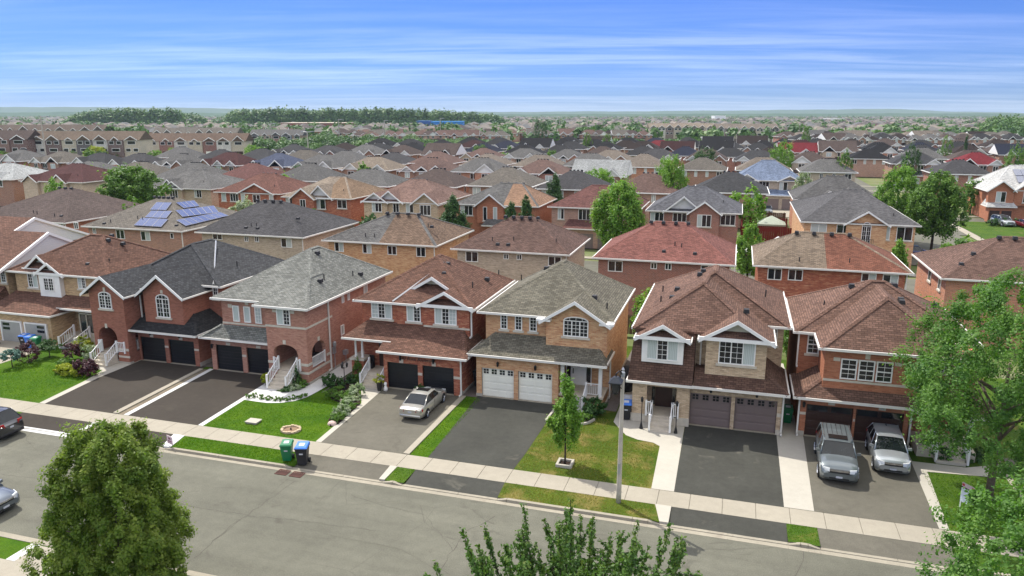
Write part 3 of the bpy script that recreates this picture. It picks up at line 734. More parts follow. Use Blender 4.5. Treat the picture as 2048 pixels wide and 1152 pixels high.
# ------------------------------------------------------------------ the six houses along the street, and their neighbours
def sgn(h, txt, x, y, z, size, mat, shear=0.0, name='lettering', align='CENTER', rot=(math.pi/2, 0, 0), ext=.012):
    cu = bpy.data.curves.new('t', 'FONT'); cu.body = txt; cu.size = size; cu.shear = shear; cu.extrude = ext; cu.align_x = align; cu.resolution_u = 2
    ob = bpy.data.objects.new('t', cu); COL.link(ob)
    dg = bpy.context.evaluated_depsgraph_get(); me = bpy.data.meshes.new_from_object(ob.evaluated_get(dg))
    bpy.data.objects.remove(ob); bpy.data.curves.remove(cu)
    me.materials.clear(); me.materials.append(mat)
    o = put(name, me, h); o.location = Vector((x, y, z))-worigin(h); o.rotation_euler = rot
    return o
C_CHAR, C_SLATE, C_RED, C_TAUPE, C_ROSE = lin(84, 86, 89), lin(138, 141, 136), lin(126, 96, 83), lin(128, 125, 112), lin(130, 103, 91)

def house1():
    h = thing('brick_house', 'red brick house with two white trimmed gables, charcoal roof and two black garage doors', 'house', (-41, 48, 0))
    wb = MB(); W = M['brick_red']
    wb.box(-45.0, -36.75, 45.9, 54.6, 0, 5.5)
    # porch bay: arched front, side arch, room above
    curved_wall(wb, 42.0, -45.15, -42.1, 3.0, -44.75, -43.05, 1.9, 2.72)
    wb.box(-45.15, -42.1, 42.0, 46, 3.0, 5.4)
    curved_wall(wb, -42.4, 42.3, 45.95, 3.0, 42.75, 44.9, 1.9, 2.6, .3, 'x')
    wb.box(-45.15, -44.85, 42.3, 45.95, 0, 3.0)
    wb.box(-45.1, -42.12, 42.3, 46.0, 0, .72)
    wb.box(-44.86, -44.7, 42.02, 42.28, 0, .7); wb.box(-43.1, -42.15, 41.98, 42.0, 0, .7)
    # garage and the bay over it
    garage_front(wb, 43.0, -42.1, -36.75, [(-41.95, -39.75), (-39.40, -37.16)], 2.5, 1.86)
    wb.box(-42.1, -36.75, 43.35, 45.92, 0, 2.5)
    wb.box(-41.25, -37.85, 43.05, 46, 2.5, 5.35)
    wb.box(-42.1, -41.25, 44.0, 46, 2.5, 5.4)
    part('wall', wb, W, h)
    part('foundation', MB().box(-45.2, -42.05, 41.95, 42.3, 0, .14).box(-36.8, -36.72, 43.0, 54.6, 0, .3), M['found'], h)
    part('porch_floor', MB().box(-45.1, -42.4, 42.05, 45.9, .72, .78), M['step'], h)
    part('front_door', MB().box(-44.2, -43.3, 45.82, 45.9, .78, 2.6), M['brown_door'], h)
    r = hip(h, -45.5, -36.3, 45.45, 55.0, 5.5, (-41.0, 48.4), (-41.0, 50.6), 8.05, C_CHAR)
    gable(h, -43.62, 1.6, 42.05, 50, 5.42, 6.6, C_CHAR, W, .4, .35)
    gable(h, -39.55, 1.72, 43.05, 50.5, 5.38, 6.72, C_CHAR, W, .4, .35)
    for p, q in (((-37.0, 45.5, 5.6), (-40.2, 50.2, 7.98)),):
        b = MB(); cap(b, Vector(p)+Vector((0, 0, .03)), Vector(q)+Vector((0, 0, .03)), .055); part('valley_flashing', b, M['flash'], r)
    part('gutter', MB().box(-42.05, -41.35, 43.5, 43.66, 5.22, 5.38), M['gutter'], h)
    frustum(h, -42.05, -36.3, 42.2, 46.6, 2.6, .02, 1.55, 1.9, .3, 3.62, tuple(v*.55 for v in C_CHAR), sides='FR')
    window(h, 42.0, -44.25, -43.13, 4.12, 5.4, 2, (2, 4), arch=.28); window(h, 43.05, -40.12, -38.97, 3.5, 5.25, 2, (2, 4), arch=.34)
    window(h, 45.9, -37.4, -36.95, 4.4, 5.3, 1, (2, 3))
    stone(h, (42.0, 'F'), [(-43.78, -43.60, 5.42, 5.7), (-44.02, -43.82, 2.62, 2.95), (-45.15, -44.78, .98, 1.16), (-43.02, -42.1, .98, 1.16), (-43.06, -42.08, .45, .6)])
    stone(h, (43.05, 'F'), [(-39.65, -39.45, 5.3, 5.55)]); stone(h, (43.0, 'F'), [(-40.98, -40.7, 1.9, 2.1), (-38.4, -38.1, 1.9, 2.1), (-39.73, -39.42, 1.2, 1.34), (-37.14, -36.75, 1.2, 1.34)])
    garage(h, 43.0, -41.95, -39.75, 0.02, 1.8, 'black_door'); garage(h, 43.0, -39.40, -37.16, .02, 1.8, 'black_door')
    wall_lamp(h, -40.85, 43.0, 2.2); wall_lamp(h, -38.25, 43.0, 2.2)
    downspout(h, -41.9, 43.42, 2.75, 5.25)
    # porch stairs turn towards the camera
    for i in range(4): part('step', MB().box(-44.55, -43.2, 40.85+i*.28, 42.0, .18*i+.004 if i else 0, .18*(i+1)), M['step'], h)
    railing(h, (-44.55, 40.9, .1), (-44.55, 42.0, .78), .8, 6); railing(h, (-43.2, 40.9, .1), (-43.2, 42.0, .78), .8, 6)
    railing(h, (-43.15, 41.97, .78), (-42.45, 41.97, .78), .78, 5); railing(h, (-42.2, 42.75, .78), (-42.2, 44.9, .78), .75, 14)
    railing(h, (-44.75, 41.97, .78), (-44.58, 41.97, .78), .78, 1)
    vents(h, r, [(-38.9, 46.2, 5.95, 'b'), (-37.6, 49.2, 6.32, 'p'), (-40.4, 53.8, 6.1, 'b')])
house1()

def house2():
    h = thing('brick_house', 'rose brick house with mottled slate grey hip roof and arched corner porch', 'house', (-30.8, 48, 0))
    wb = MB(); W = M['brick_rose']
    wb.box(-34.45, -27.1, 45.0, 54.0, 0, 5.4); wb.box(-34.45, -30.2, 43.0, 45.0, 2.4, 5.4)
    wb.box(-30.2, -27.1, 42.0, 45.0, 2.95, 5.4)
    curved_wall(wb, 42.0, -30.2, -27.1, 2.95, -29.75, -27.85, 2.1, 2.7)
    curved_wall(wb, -27.4, 42.3, 45.0, 2.95, 42.55, 44.35, 2.0, 2.7, .3, 'x')
    wb.box(-30.2, -27.1, 42.0, 45.0, 0, .5) if False else None
    wb.box(-30.2, -27.12, 42.02, 45.0, 0, .86); wb.box(-30.2, -30.0, 42.3, 45, .86, 2.95)
    garage_front(wb, 42.8, -35.5, -30.2, [(-35.12, -32.93), (-32.55, -30.45)], 2.5, 1.92)
    wb.box(-35.5, -30.2, 43.15, 45.1, 0, 2.5)
    part('wall', wb, W, h)
    part('foundation', MB().box(-27.1, -27.04, 41.95, 54.0, 0, .16).box(-30.2, -27.05, 41.95, 42.0, 0, .13), M['found'], h)
    part('porch_floor', MB().box(-30.0, -27.4, 42.0, 45.0, .86, .92), M['step'], h)
    part('front_door', MB().box(-29.3, -28.4, 44.93, 45.0, .92, 2.6), M['brown_door'], h)
    b = MB(); b.box(-28.2, -27.75, 43.4, 44.6, .92, 1.45); part('porch_bench', b, M['black'], h)
    r = hip(h, -34.9, -26.7, 42.55, 54.4, 5.45, (-30.85, 49.0), (-30.85, 50.2), 8.05, C_SLATE)
    hip(h, -30.75, -26.66, 41.55, 48.0, 5.47, (-28.7, 45.2), (-28.7, 47.0), 6.75, C_SLATE, 'roof', None, True, sides='FR')
    frustum(h, -35.9, -30.2, 42.2, 45.5, 2.6, 1.3, 0, .78, .3, 3.42, C_SLATE, sides='FL')
    for a, c in ((-33.52, -32.99), (-32.61, -32.08), (-31.71, -31.18)): window(h, 43.0, a, c, 3.72, 4.88, 1, (2, 4), cur=(0,), sill=False)
    window(h, 42.0, -29.27, -28.23, 4.1, 5.22, 2, (2, 4), cur=(0,), sill=False)
    stone(h, (43.0, 'F'), [(-34.45, -30.2, 3.5, 3.62), (-32.48, -32.2, 4.98, 5.3), (-33.9, -33.58, 4.7, 4.95)])
    stone(h, (42.0, 'F'), [(-30.22, -27.08, 3.90, 4.04), (-28.94, -28.72, 2.74, 3.02), (-30.22, -29.78, 1.3, 1.48), (-27.82, -27.08, 1.3, 1.48), (-30.22, -29.75, .72, .88), (-27.85, -27.08, .72, .88), (-29.6, -29.3, 4.95, 5.15), (-28.2, -27.9, 4.95, 5.15)])
    stone(h, (-27.1, 'R'), [(42.0, 45.4, 3.90, 4.04), (42.0, 42.5, 1.3, 1.48), (44.4, 45.0, 1.3, 1.48), (42.0, 45.0, .72, .88), (43.35, 43.6, 2.72, 3.0)])
    stone(h, (42.8, 'F'), [(-34.2, -33.85, 1.95, 2.15), (-31.7, -31.35, 1.95, 2.15), (-32.91, -32.57, 1.2, 1.36)])
    garage(h, 42.8, -35.12, -32.93, .02, 1.86, 'black_door'); garage(h, 42.8, -32.55, -30.45, .02, 1.86, 'black_door')
    wall_lamp(h, -35.32, 42.8, 1.75)
    for i in range(5): part('step', MB().box(-29.35, -27.95, 40.5+i*.30, 42.0, .17*i+.004 if i else 0, .17*(i+1)), M['step'], h)
    railing(h, (-29.4, 40.55, .05), (-29.4, 42.0, .92), .82, 8); railing(h, (-27.95, 40.55, .05), (-27.95, 42.0, .92), .82, 8)
    railing(h, (-29.72, 41.96, .92), (-29.45, 41.96, .92), .75, 2, (True, False)); railing(h, (-27.92, 41.96, .92), (-27.7, 41.96, .92), .75, 2, (False, True))
    railing(h, (-27.2, 42.55, .9), (-27.2, 44.35, .9), .78, 12)
    for (a, c, z0, z1) in ((46.85, 47.15, 4.55, 5.2), (47.7, 48.0, 4.55, 5.2), (46.5, 46.95, 2.2, 2.95), (50.2, 50.8, 4.4, 5.2)): window(h, -27.1, a, c, z0, z1, 1, None, 'R', cur=(0,), sill=False)
    downspout(h, -27.02, 44.85, .1, 5.3)
    b = MB(); b.lathe((-26.98, 45.35, 1.75), [(.1, 0), (.13, .05), (.13, .3), (.06, .36)], 10); b.box(-27.1, -26.96, 45.2, 45.5, 1.2, 1.7); b.tube((-27.02, 45.35, .05), (-27.02, 45.35, 1.2), .03)
    part('electric_meter', b, M['steel'], h)
    b = MB(); b.box(-27.08, -26.8, 46.6, 46.95, .7, 1.05); b.tube((-26.95, 46.8, .05), (-26.95, 46.8, .7), .025); part('gas_meter', b, M['steel'], h)
    vents(h, r, [(-30.2, 49.0, 7.75, 'b'), (-28.0, 45.6, 6.45, 'b'), (-28.1, 46.3, 6.45, 'p'), (-27.6, 49.6, 6.05, 'p'), (-27.4, 50.4, 6.0, 'b')])
house2()

def house3():
    h = thing('brick_house', 'dark red mixed brick house with red brown roof and street address over black garage doors', 'house', (-20.5, 48, 0))
    wb = MB(); W = M['brick_mix']
    wb.box(-24.5, -16.45, 45.1, 53.4, 0, 5.5); wb.box(-21.8, -19.8, 45.0, 45.2, 3.2, 5.5); wb.box(-19.8, -16.5, 44.92, 45.2, 3.2, 5.5)
    garage_front(wb, 43.0, -21.95, -16.47, [(-21.69, -19.47), (-19.14, -16.94)], 2.62, 1.86)
    wb.box(-21.95, -16.47, 43.35, 45.2, 0, 2.62)
    wb.box(-24.85, -23.95, 43.9, 45.1, 0, 1.42); wb.box(-24.85, -23.6, 44.6, 45.1, 0, .8)
    part('wall', wb, W, h)
    part('foundation', MB().box(-16.52, -16.42, 42.97, 43.3, 0, .3).box(-16.46, -16.40, 43.3, 53.4, 0, .16), M['found'], h)
    part('pier_cap', MB().box(-24.95, -23.85, 43.8, 44.9, 1.42, 1.56), M['stone'], h)
    for x in (-24.65, -24.15): part('porch_column', MB().lathe((x, 44.2, 1.56), [(.11, 0), (.11, .06), (.085, .1), (.07, 1.3), (.1, 1.38), (.11, 1.6)], 10), M['rail'], h)
    part('porch_floor', MB().box(-23.95, -21.95, 43.6, 45.1, 0, .74), M['step'], h)
    part('front_door', MB().box(-23.3, -22.4, 45.03, 45.1, .74, 2.5), M['brown_door'], h)
    part('porch_chair', MB().box(-23.9, -23.5, 44.3, 44.7, .74, 1.15).box(-23.9, -23.5, 44.66, 44.72, 1.15, 1.6), M['black'], h)
    r = hip(h, -24.9, -16.05, 44.7, 53.85, 5.5, (-20.45, 49.1), (-20.45, 49.7), 8.05, C_RED)
    gable(h, -18.15, 1.65, 45.1, 48.6, 5.60, 6.52, C_RED, W, .5, .35, .1, True)
    gable(h, -19.6, 1.65, 46.3, 49.5, 6.15, 7.15, C_RED, 'cream', .3, .3, .2)
    b = MB(); cap(b, (-22.0, 44.75, 5.6), (-20.0, 48.0, 7.35), .06); part('valley_flashing', b, M['flash'], r)
    frustum(h, -22.1, -15.9, 42.45, 46.5, 2.75, 0, 1.15, 2.66, .3, 4.0, C_RED, sides='FR')
    frustum(h, -25.15, -21.6, 43.35, 46.3, 3.17, 1.1, 0, 1.76, .3, 4.0, C_RED, sides='FL')
    for a, c, q in ((-23.77, -22.20, (0, 2)), (-18.97, -17.39, (0, 2))): window(h, 45.1 if a < -20 else 44.92, a, c, 4.2, 5.36, 3, (2, 4), cur=q, sill=True)
    window(h, 45.0, -21.05, -20.02, 4.2, 5.34, 2, (2, 4), cur=(0,))
    stone(h, (43.0, 'F'), [(-20.78, -20.5, 1.88, 2.14), (-18.45, -18.17, 1.88, 2.14), (-19.46, -19.15, 1.15, 1.32), (-16.93, -16.47, 1.15, 1.32)])
    stone(h, (44.92, 'F'), [(-19.8, -16.48, 3.93, 4.05)])
    garage(h, 43.0, -21.69, -19.47, .02, 1.8, 'black_door'); garage(h, 43.0, -19.14, -16.94, .02, 1.8, 'black_door')
    wall_lamp(h, -20.65, 43.0, 2.2); wall_lamp(h, -18.3, 43.0, 2.2)
    sgn(h, '80 Buick Boulevard', -19.45, 42.99, 2.12, .30, M['black'], .35)
    for i in range(3): part('step', MB().box(-23.5, -22.15, 42.6+i*.34, 43.6, .18*i+.004 if i else 0, .18*(i+1)), M['step'], h)
    railing(h, (-23.55, 42.65, .05), (-23.55, 44.0, .74), .82, 8); railing(h, (-22.1, 42.65, .05), (-22.1, 43.6, .6), .82, 6)
    downspout(h, -16.4, 42.92, .05, 2.6); downspout(h, -16.38, 45.0, 3.4, 5.3)
    vents(h, r, [(-19.9, 48.7, 7.55, 'b'), (-19.6, 49.0, 7.5, 'b'), (-19.3, 47.6, 7.1, 'b'), (-17.2, 47.6, 6.3, 'p'), (-17.1, 50.4, 6.25, 'b'), (-17.0, 52.9, 6.1, 'p')])
house3()

def house4():
    h = thing('brick_house', 'tan mixed brick house with taupe roof and two white garage doors with small windows', 'house', (-11.3, 48, 0))
    wb = MB(); W = M['brick_tan']
    wb.box(-15.3, -7.15, 45.6, 53.5, 0, 5.42); wb.box(-15.3, -11.0, 44.8, 45.7, 2.6, 5.42); wb.box(-11.05, -7.15, 44.2, 45.7, 2.9, 5.42)
    garage_front(wb, 43.4, -15.5, -10.05, [(-15.15, -12.96), (-12.68, -10.42)], 2.85, 1.98)
    wb.box(-15.5, -10.05, 43.75, 45.7, 0, 2.85)
    wb.box(-10.05, -7.25, 43.9, 45.6, 0, .56)
    part('wall', wb, W, h)
    part('foundation', MB().box(-15.53, -15.1, 43.37, 43.4, 0, .2).box(-7.16, -7.09, 43.9, 53.5, 0, .2), M['found'], h)
    part('porch_floor', MB().box(-10.05, -7.2, 43.6, 45.6, .56, .68), M['step'], h)
    fd = part('front_door', MB().box(-9.62, -8.70, 45.5, 45.6, .68, 2.5), M['white'], h)
    part('handle', MB().box(-9.55, -9.49, 45.46, 45.5, 1.45, 1.8), M['black'], fd)
    wr = MB()
    for i in range(14): a = i*2*math.pi/14; wr.lathe((-9.15+.2*math.cos(a), 45.44, 2.2+.2*math.sin(a)-.06), [(.03, 0), (.07, .06), (.03, .12)], 5)
    part('wreath', wr, plain('dried_wreath', lin(110, 52, 40), .8), fd)
    for a in (-9.95, -8.62): part('side_light', MB().box(a, a+.27, 45.52, 45.6, .9, 2.45), M['glass'], h)
    part('door_frame', MB().box(-9.68, -9.62, 45.47, 45.6, .68, 2.55).box(-8.70, -8.64, 45.47, 45.6, .68, 2.55).box(-8.35, -8.3, 45.47, 45.6, .68, 2.55).box(-10.0, -9.95, 45.47, 45.6, .68, 2.55), M['white'], h)
    for x in (-9.85, -7.42): part('porch_post', MB().box(x-.11, x+.11, 43.7, 43.92, .68, 2.85), M['rail'], h)
    r = hip(h, -15.7, -6.8, 44.4, 53.9, 5.45, (-11.3, 49.4), (-11.3, 50.3), 8.05, C_TAUPE)
    gable(h, -9.15, 1.95, 44.2, 48.8, 5.46, 6.72, C_TAUPE, W, .45, .3)
    part('pent_fascia', MB().box(-11.6, -10.7, 43.75, 44.2, 5.3, 5.44).box(-7.6, -6.7, 43.75, 44.2, 5.3, 5.44), M['white'], h)
    frustum(h, -15.95, -7.0, 43.05, 46.2, 2.97, 1.35, .95, 1.76, .3, 4.02, C_TAUPE, sides='FRL')
    for a, c in ((-14.27, -13.80), (-13.29, -12.80), (-12.31, -11.81)): window(h, 44.8, a, c, 4.28, 5.32, 1, (2, 4))
    window(h, 44.2, -9.93, -8.33, 4.35, 5.66, 3, (2, 4), arch=.26)
    garage(h, 43.4, -15.15, -12.96, .02, 1.95, 'white_door', 4); garage(h, 43.4, -12.68, -10.42, .02, 1.95, 'white_door', 4)
    wall_lamp(h, -14.0, 43.4, 2.3); wall_lamp(h, -11.5, 43.4, 2.3)
    for i in range(3): part('step', MB().box(-9.7, -8.35, 42.55+i*.35, 43.6, .18*i+.004 if i else 0, .18*(i+1)), plain('grey_step', lin(168, 166, 158), .9), h)
    railing(h, (-8.3, 42.6, .05), (-8.3, 43.75, .62), .85, 6); railing(h, (-8.25, 43.75, .68), (-7.5, 43.75, .68), .8, 6, (False, False)); railing(h, (-9.75, 43.75, .68), (-9.3, 43.75, .68), .8, 4, (False, False))
    downspout(h, -7.07, 45.4, .05, 2.8)
    vents(h, r, [(-8.4, 46.4, 6.45, 'b'), (-7.5, 46.0, 5.9, 'p'), (-12.6, 50.3, 7.35, 'b'), (-12.3, 51.0, 7.2, 'b'), (-15.0, 52.2, 6.0, 'p')])
house4()

def house5():
    h = thing('brick_house', 'buff brick house with rose brown roof, white boxed dormer and taupe garage doors', 'house', (-1, 48, 0))
    wb = MB(); W = M['brick_buff']
    wb.box(-5.1, 3.25, 46.1, 55, 0, 5.55); wb.box(-5.1, -1.4, 43.7, 46.2, 2.5, 5.55); wb.box(-1.6, 2.2, 43.6, 46.2, 2.6, 5.55)
    wb.box(-1.13, 2.2, 42.62, 43.7, 2.9, 5.55)
    garage_front(wb, 42.6, -1.95, 3.25, [(-1.86, .47), (.68, 3.0)], 2.6, 2.03)
    wb.box(-1.95, 3.25, 42.95, 46.2, 0, 2.6)
    wb.box(-5.22, -4.37, 42.3, 42.9, .42, 2.65); wb.box(-2.63, -1.88, 42.3, 42.9, .42, 2.65); wb.box(-4.37, -2.63, 42.3, 42.7, 2.3, 2.65)
    wb.box(-5.15, -4.9, 42.9, 46.2, 0, 2.65); wb.box(-5.15, -1.9, 43.85, 46.2, 0, 2.6)
    wb.box(-5.15, -4.4, 42.34, 42.85, 0, .42); wb.box(-2.6, -1.9, 42.34, 42.85, 0, .42)
    part('wall', wb, W, h)
    [part('foundation', MB().box(*q_), M['stone'], h) for q_ in ((-5.28, -4.31, 42.24, 42.34, 0, .5), (-2.69, -1.85, 42.24, 42.34, 0, .5), (3.0, 3.29, 42.56, 42.6, 0, .3))]
    part('porch_floor', MB().box(-4.4, -2.6, 42.2, 43.85, 0, .5), M['step'], h)
    d = part('front_door', MB().box(-4.0, -3.0, 43.75, 43.85, .5, 2.2), M['brown_door'], h)
    part('side_light', MB().box(-4.2, -4.02, 43.77, 43.85, .6, 2.15), M['glass'], h); part('side_light', MB().box(-2.98, -2.8, 43.77, 43.85, .6, 2.15), M['glass'], h)
    r = hip(h, -5.45, 3.6, 45.7, 55.4, 5.6, (-1.0, 48.6), (-1.0, 50.6), 8.2, C_ROSE, sides='FRBL')
    hip(h, -5.46, 2.0, 43.15, 52, 5.58, (-1.6, 46.1), (-1.3, 50.0), 7.95, C_ROSE, 'roof', None, True, sides='L')
    gable(h, .53, 1.75, 42.62, 49, 5.62, 6.68, C_ROSE, 'cream', .4, .32, .2, True)
    gable(h, -3.58, 1.28, 42.3, 47, 5.45, 6.18, C_ROSE, 'cream', .35, .3, .15, True)
    b = MB(); b.hexa([(-5.5, 41.9, 2.62), (-1.75, 41.9, 2.62), (-1.75, 44.5, 2.62), (-5.5, 44.5, 2.62), (-5.3, 43.25, 5.5), (-1.75, 43.25, 5.5), (-1.75, 44.5, 5.5), (-5.3, 44.5, 5.5)])
    mz = part('mansard_roof', b, M['shingle'], h, tuple(v*.72 for v in C_ROSE)); gutters(mz, -5.5, -1.75, 41.9, 44, 2.68, 'FL')
    frustum(h, -1.7, 3.5, 41.85, 46.5, 2.72, 0, 1.1, 1.1, .2, 3.5, tuple(v*.72 for v in C_ROSE), sides='FR')
    db = MB(); db.box(-4.77, -2.38, 42.3, 44.3, 3.78, 5.42); part('dormer_box', db, M['white'], h)
    window(h, 42.3, -4.5, -2.65, 3.96, 5.25, 3, (2, 4), cur=(0, 2), sill=False)
    window(h, 42.62, -.42, 1.6, 4.0, 5.42, 3, (2, 4), cur=(2,))
    window(h, 46.1, 2.35, 2.9, 4.3, 5.35, 1, (2, 4), sill=True)
    stone(h, (42.6, 'F'), [(-1.95, -1.88, 1.2, 1.4), (3.02, 3.25, 1.1, 1.3)])
    garage(h, 42.6, -1.86, .47, .02, 1.99, 'taupe_door', 4); garage(h, 42.6, .68, 3.0, .02, 1.99, 'taupe_door', 4)
    wall_lamp(h, -.7, 42.6, 2.3); wall_lamp(h, 1.85, 42.6, 2.3)
    for i in range(3): part('step', MB().box(-4.0, -2.85, 40.95+i*.42, 42.22, .15*i+.004 if i else 0, .15*(i+1)), M['step'], h)
    railing(h, (-4.02, 41.0, .05), (-4.02, 42.1, .5), .85, 0); railing(h, (-2.83, 41.0, .05), (-2.83, 42.1, .5), .85, 0)
    railing(h, (-2.78, 42.1, .5), (-2.5, 42.1, .5), .85, 3); railing(h, (-4.35, 42.1, .5), (-4.05, 42.1, .5), .85, 3)
    downspout(h, -1.45, 43.5, 3.2, 5.45); downspout(h, 3.3, 42.5, .05, 2.6)
    vents(h, r, [(-3.3, 47.9, 7.0, 'b'), (-4.2, 46.8, 6.4, 'p'), (-3.5, 46.5, 6.75, 'b'), (-4.4, 50.2, 6.3, 'p'), (-2.0, 49.4, 7.75, 'b'), (-1.8, 50.1, 7.85, 'b'), (-3.0, 44.0, 6.0, 'b'), (1.0, 45.0, 6.6, 'b'), (2.2, 49.5, 6.6, 'p')])
house5()

def house6():
    h = thing('brick_house', 'orange red brick house with three white sash windows, behind two parked SUVs', 'house', (8.6, 48, 0))
    wb = MB(); W = M['brick_orange']
    wb.box(4.15, 13.2, 45.9, 53.8, 0, 5.4); wb.box(5.3, 10.2, 43.0, 46, 2.5, 5.4)
    wb.box(10.2, 13.2, 44.2, 46, 0, 5.4)
    garage_front(wb, 42.9, 4.25, 9.85, [(4.58, 7.04), (7.18, 9.62)], 2.42, 1.95)
    wb.box(4.25, 9.85, 43.25, 46, 0, 2.42)
    part('wall', wb, W, h)
    part('foundation', MB().box(4.22, 4.56, 42.86, 42.9, 0, .3).box(7.05, 7.17, 42.86, 42.9, 0, .25), M['found'], h)
    r = hip(h, 3.8, 13.6, 45.5, 54.2, 5.45, (8.2, 49.2), (9.0, 49.2), 8.05, C_ROSE)
    hip(h, 4.95, 12.3, 42.55, 52, 5.44, (8.6, 45.6), (8.6, 49.5), 7.85, C_ROSE, 'roof', None, True, sides='FL')
    frustum(h, 3.85, 10.3, 42.35, 46.2, 2.52, 1.4, 0, 1.1, .2, 3.35, C_ROSE, sides='FL')
    for a, c in ((6.15, 6.98), (7.06, 7.88), (7.96, 8.78)): window(h, 43.0, a, c, 3.62, 4.8, 1, (2, 4), hung=True, sill=False)
    window(h, 45.9, 4.6, 5.28, 4.05, 5.2, 1, (2, 4), hung=True)
    stone(h, (43.0, 'F'), [(5.3, 10.2, 3.42, 3.55), (5.75, 6.1, 4.62, 4.82), (7.35, 7.6, 4.86, 5.2), (8.85, 9.2, 4.62, 4.82), (7.0, 7.04, 4.62, 4.8), (7.9, 7.94, 4.62, 4.8)])
    stone(h, (42.9, 'F'), [(5.7, 6.05, 2.02, 2.28), (8.3, 8.66, 2.02, 2.28), (4.25, 4.56, 1.3, 1.45), (7.06, 7.16, 1.2, 1.35)])
    sgn(h, '74', 8.48, 42.86, 2.06, .16, M['steel'], 0)
    garage(h, 42.9, 4.58, 7.04, .02, 1.92, 'brown_door', 2, 'bar'); garage(h, 42.9, 7.18, 9.62, .02, 1.92, 'brown_door', 2, 'bar')
    wall_lamp(h, 4.42, 42.9, 1.9)
    downspout(h, 4.18, 42.85, .05, 2.4); downspout(h, 9.95, 42.85, .05, 2.9); downspout(h, 4.1, 45.8, 3.2, 5.3)
    part('porch_floor', MB().box(10.2, 13.0, 41.9, 44.2, 0, .5), M['step'], h)
    for x in (10.9, 12.6): part('porch_post', MB().box(x-.1, x+.1, 42.0, 42.2, .5, 2.6), M['rail'], h)
    frustum(h, 9.9, 13.4, 41.7, 44.6, 2.6, .2, .6, 1.9, .2, 3.5, C_ROSE, sides='FR')
    for i in range(2): part('step', MB().box(11.0, 12.4, 41.2+i*.35, 41.9, .18*i+.004 if i else 0, .18*(i+1)), M['step'], h)
    railing(h, (11.0, 41.3, .05), (11.0, 42.1, .5), .8, 5); railing(h, (12.5, 41.3, .05), (12.5, 42.1, .5), .8, 5)
    window(h, 44.2, 10.7, 12.4, 4.1, 5.2, 2, (2, 4))
    vents(h, r, [(5.6, 48.3, 6.45, 'p'), (7.2, 49.3, 7.6, 'b'), (9.6, 49.3, 7.8, 'b'), (9.7, 47.6, 7.3, 'b'), (9.6, 46.8, 7.35, 'b'), (11.8, 49.0, 6.7, 'p'), (12.2, 50.2, 6.5, 'b')])
house6()

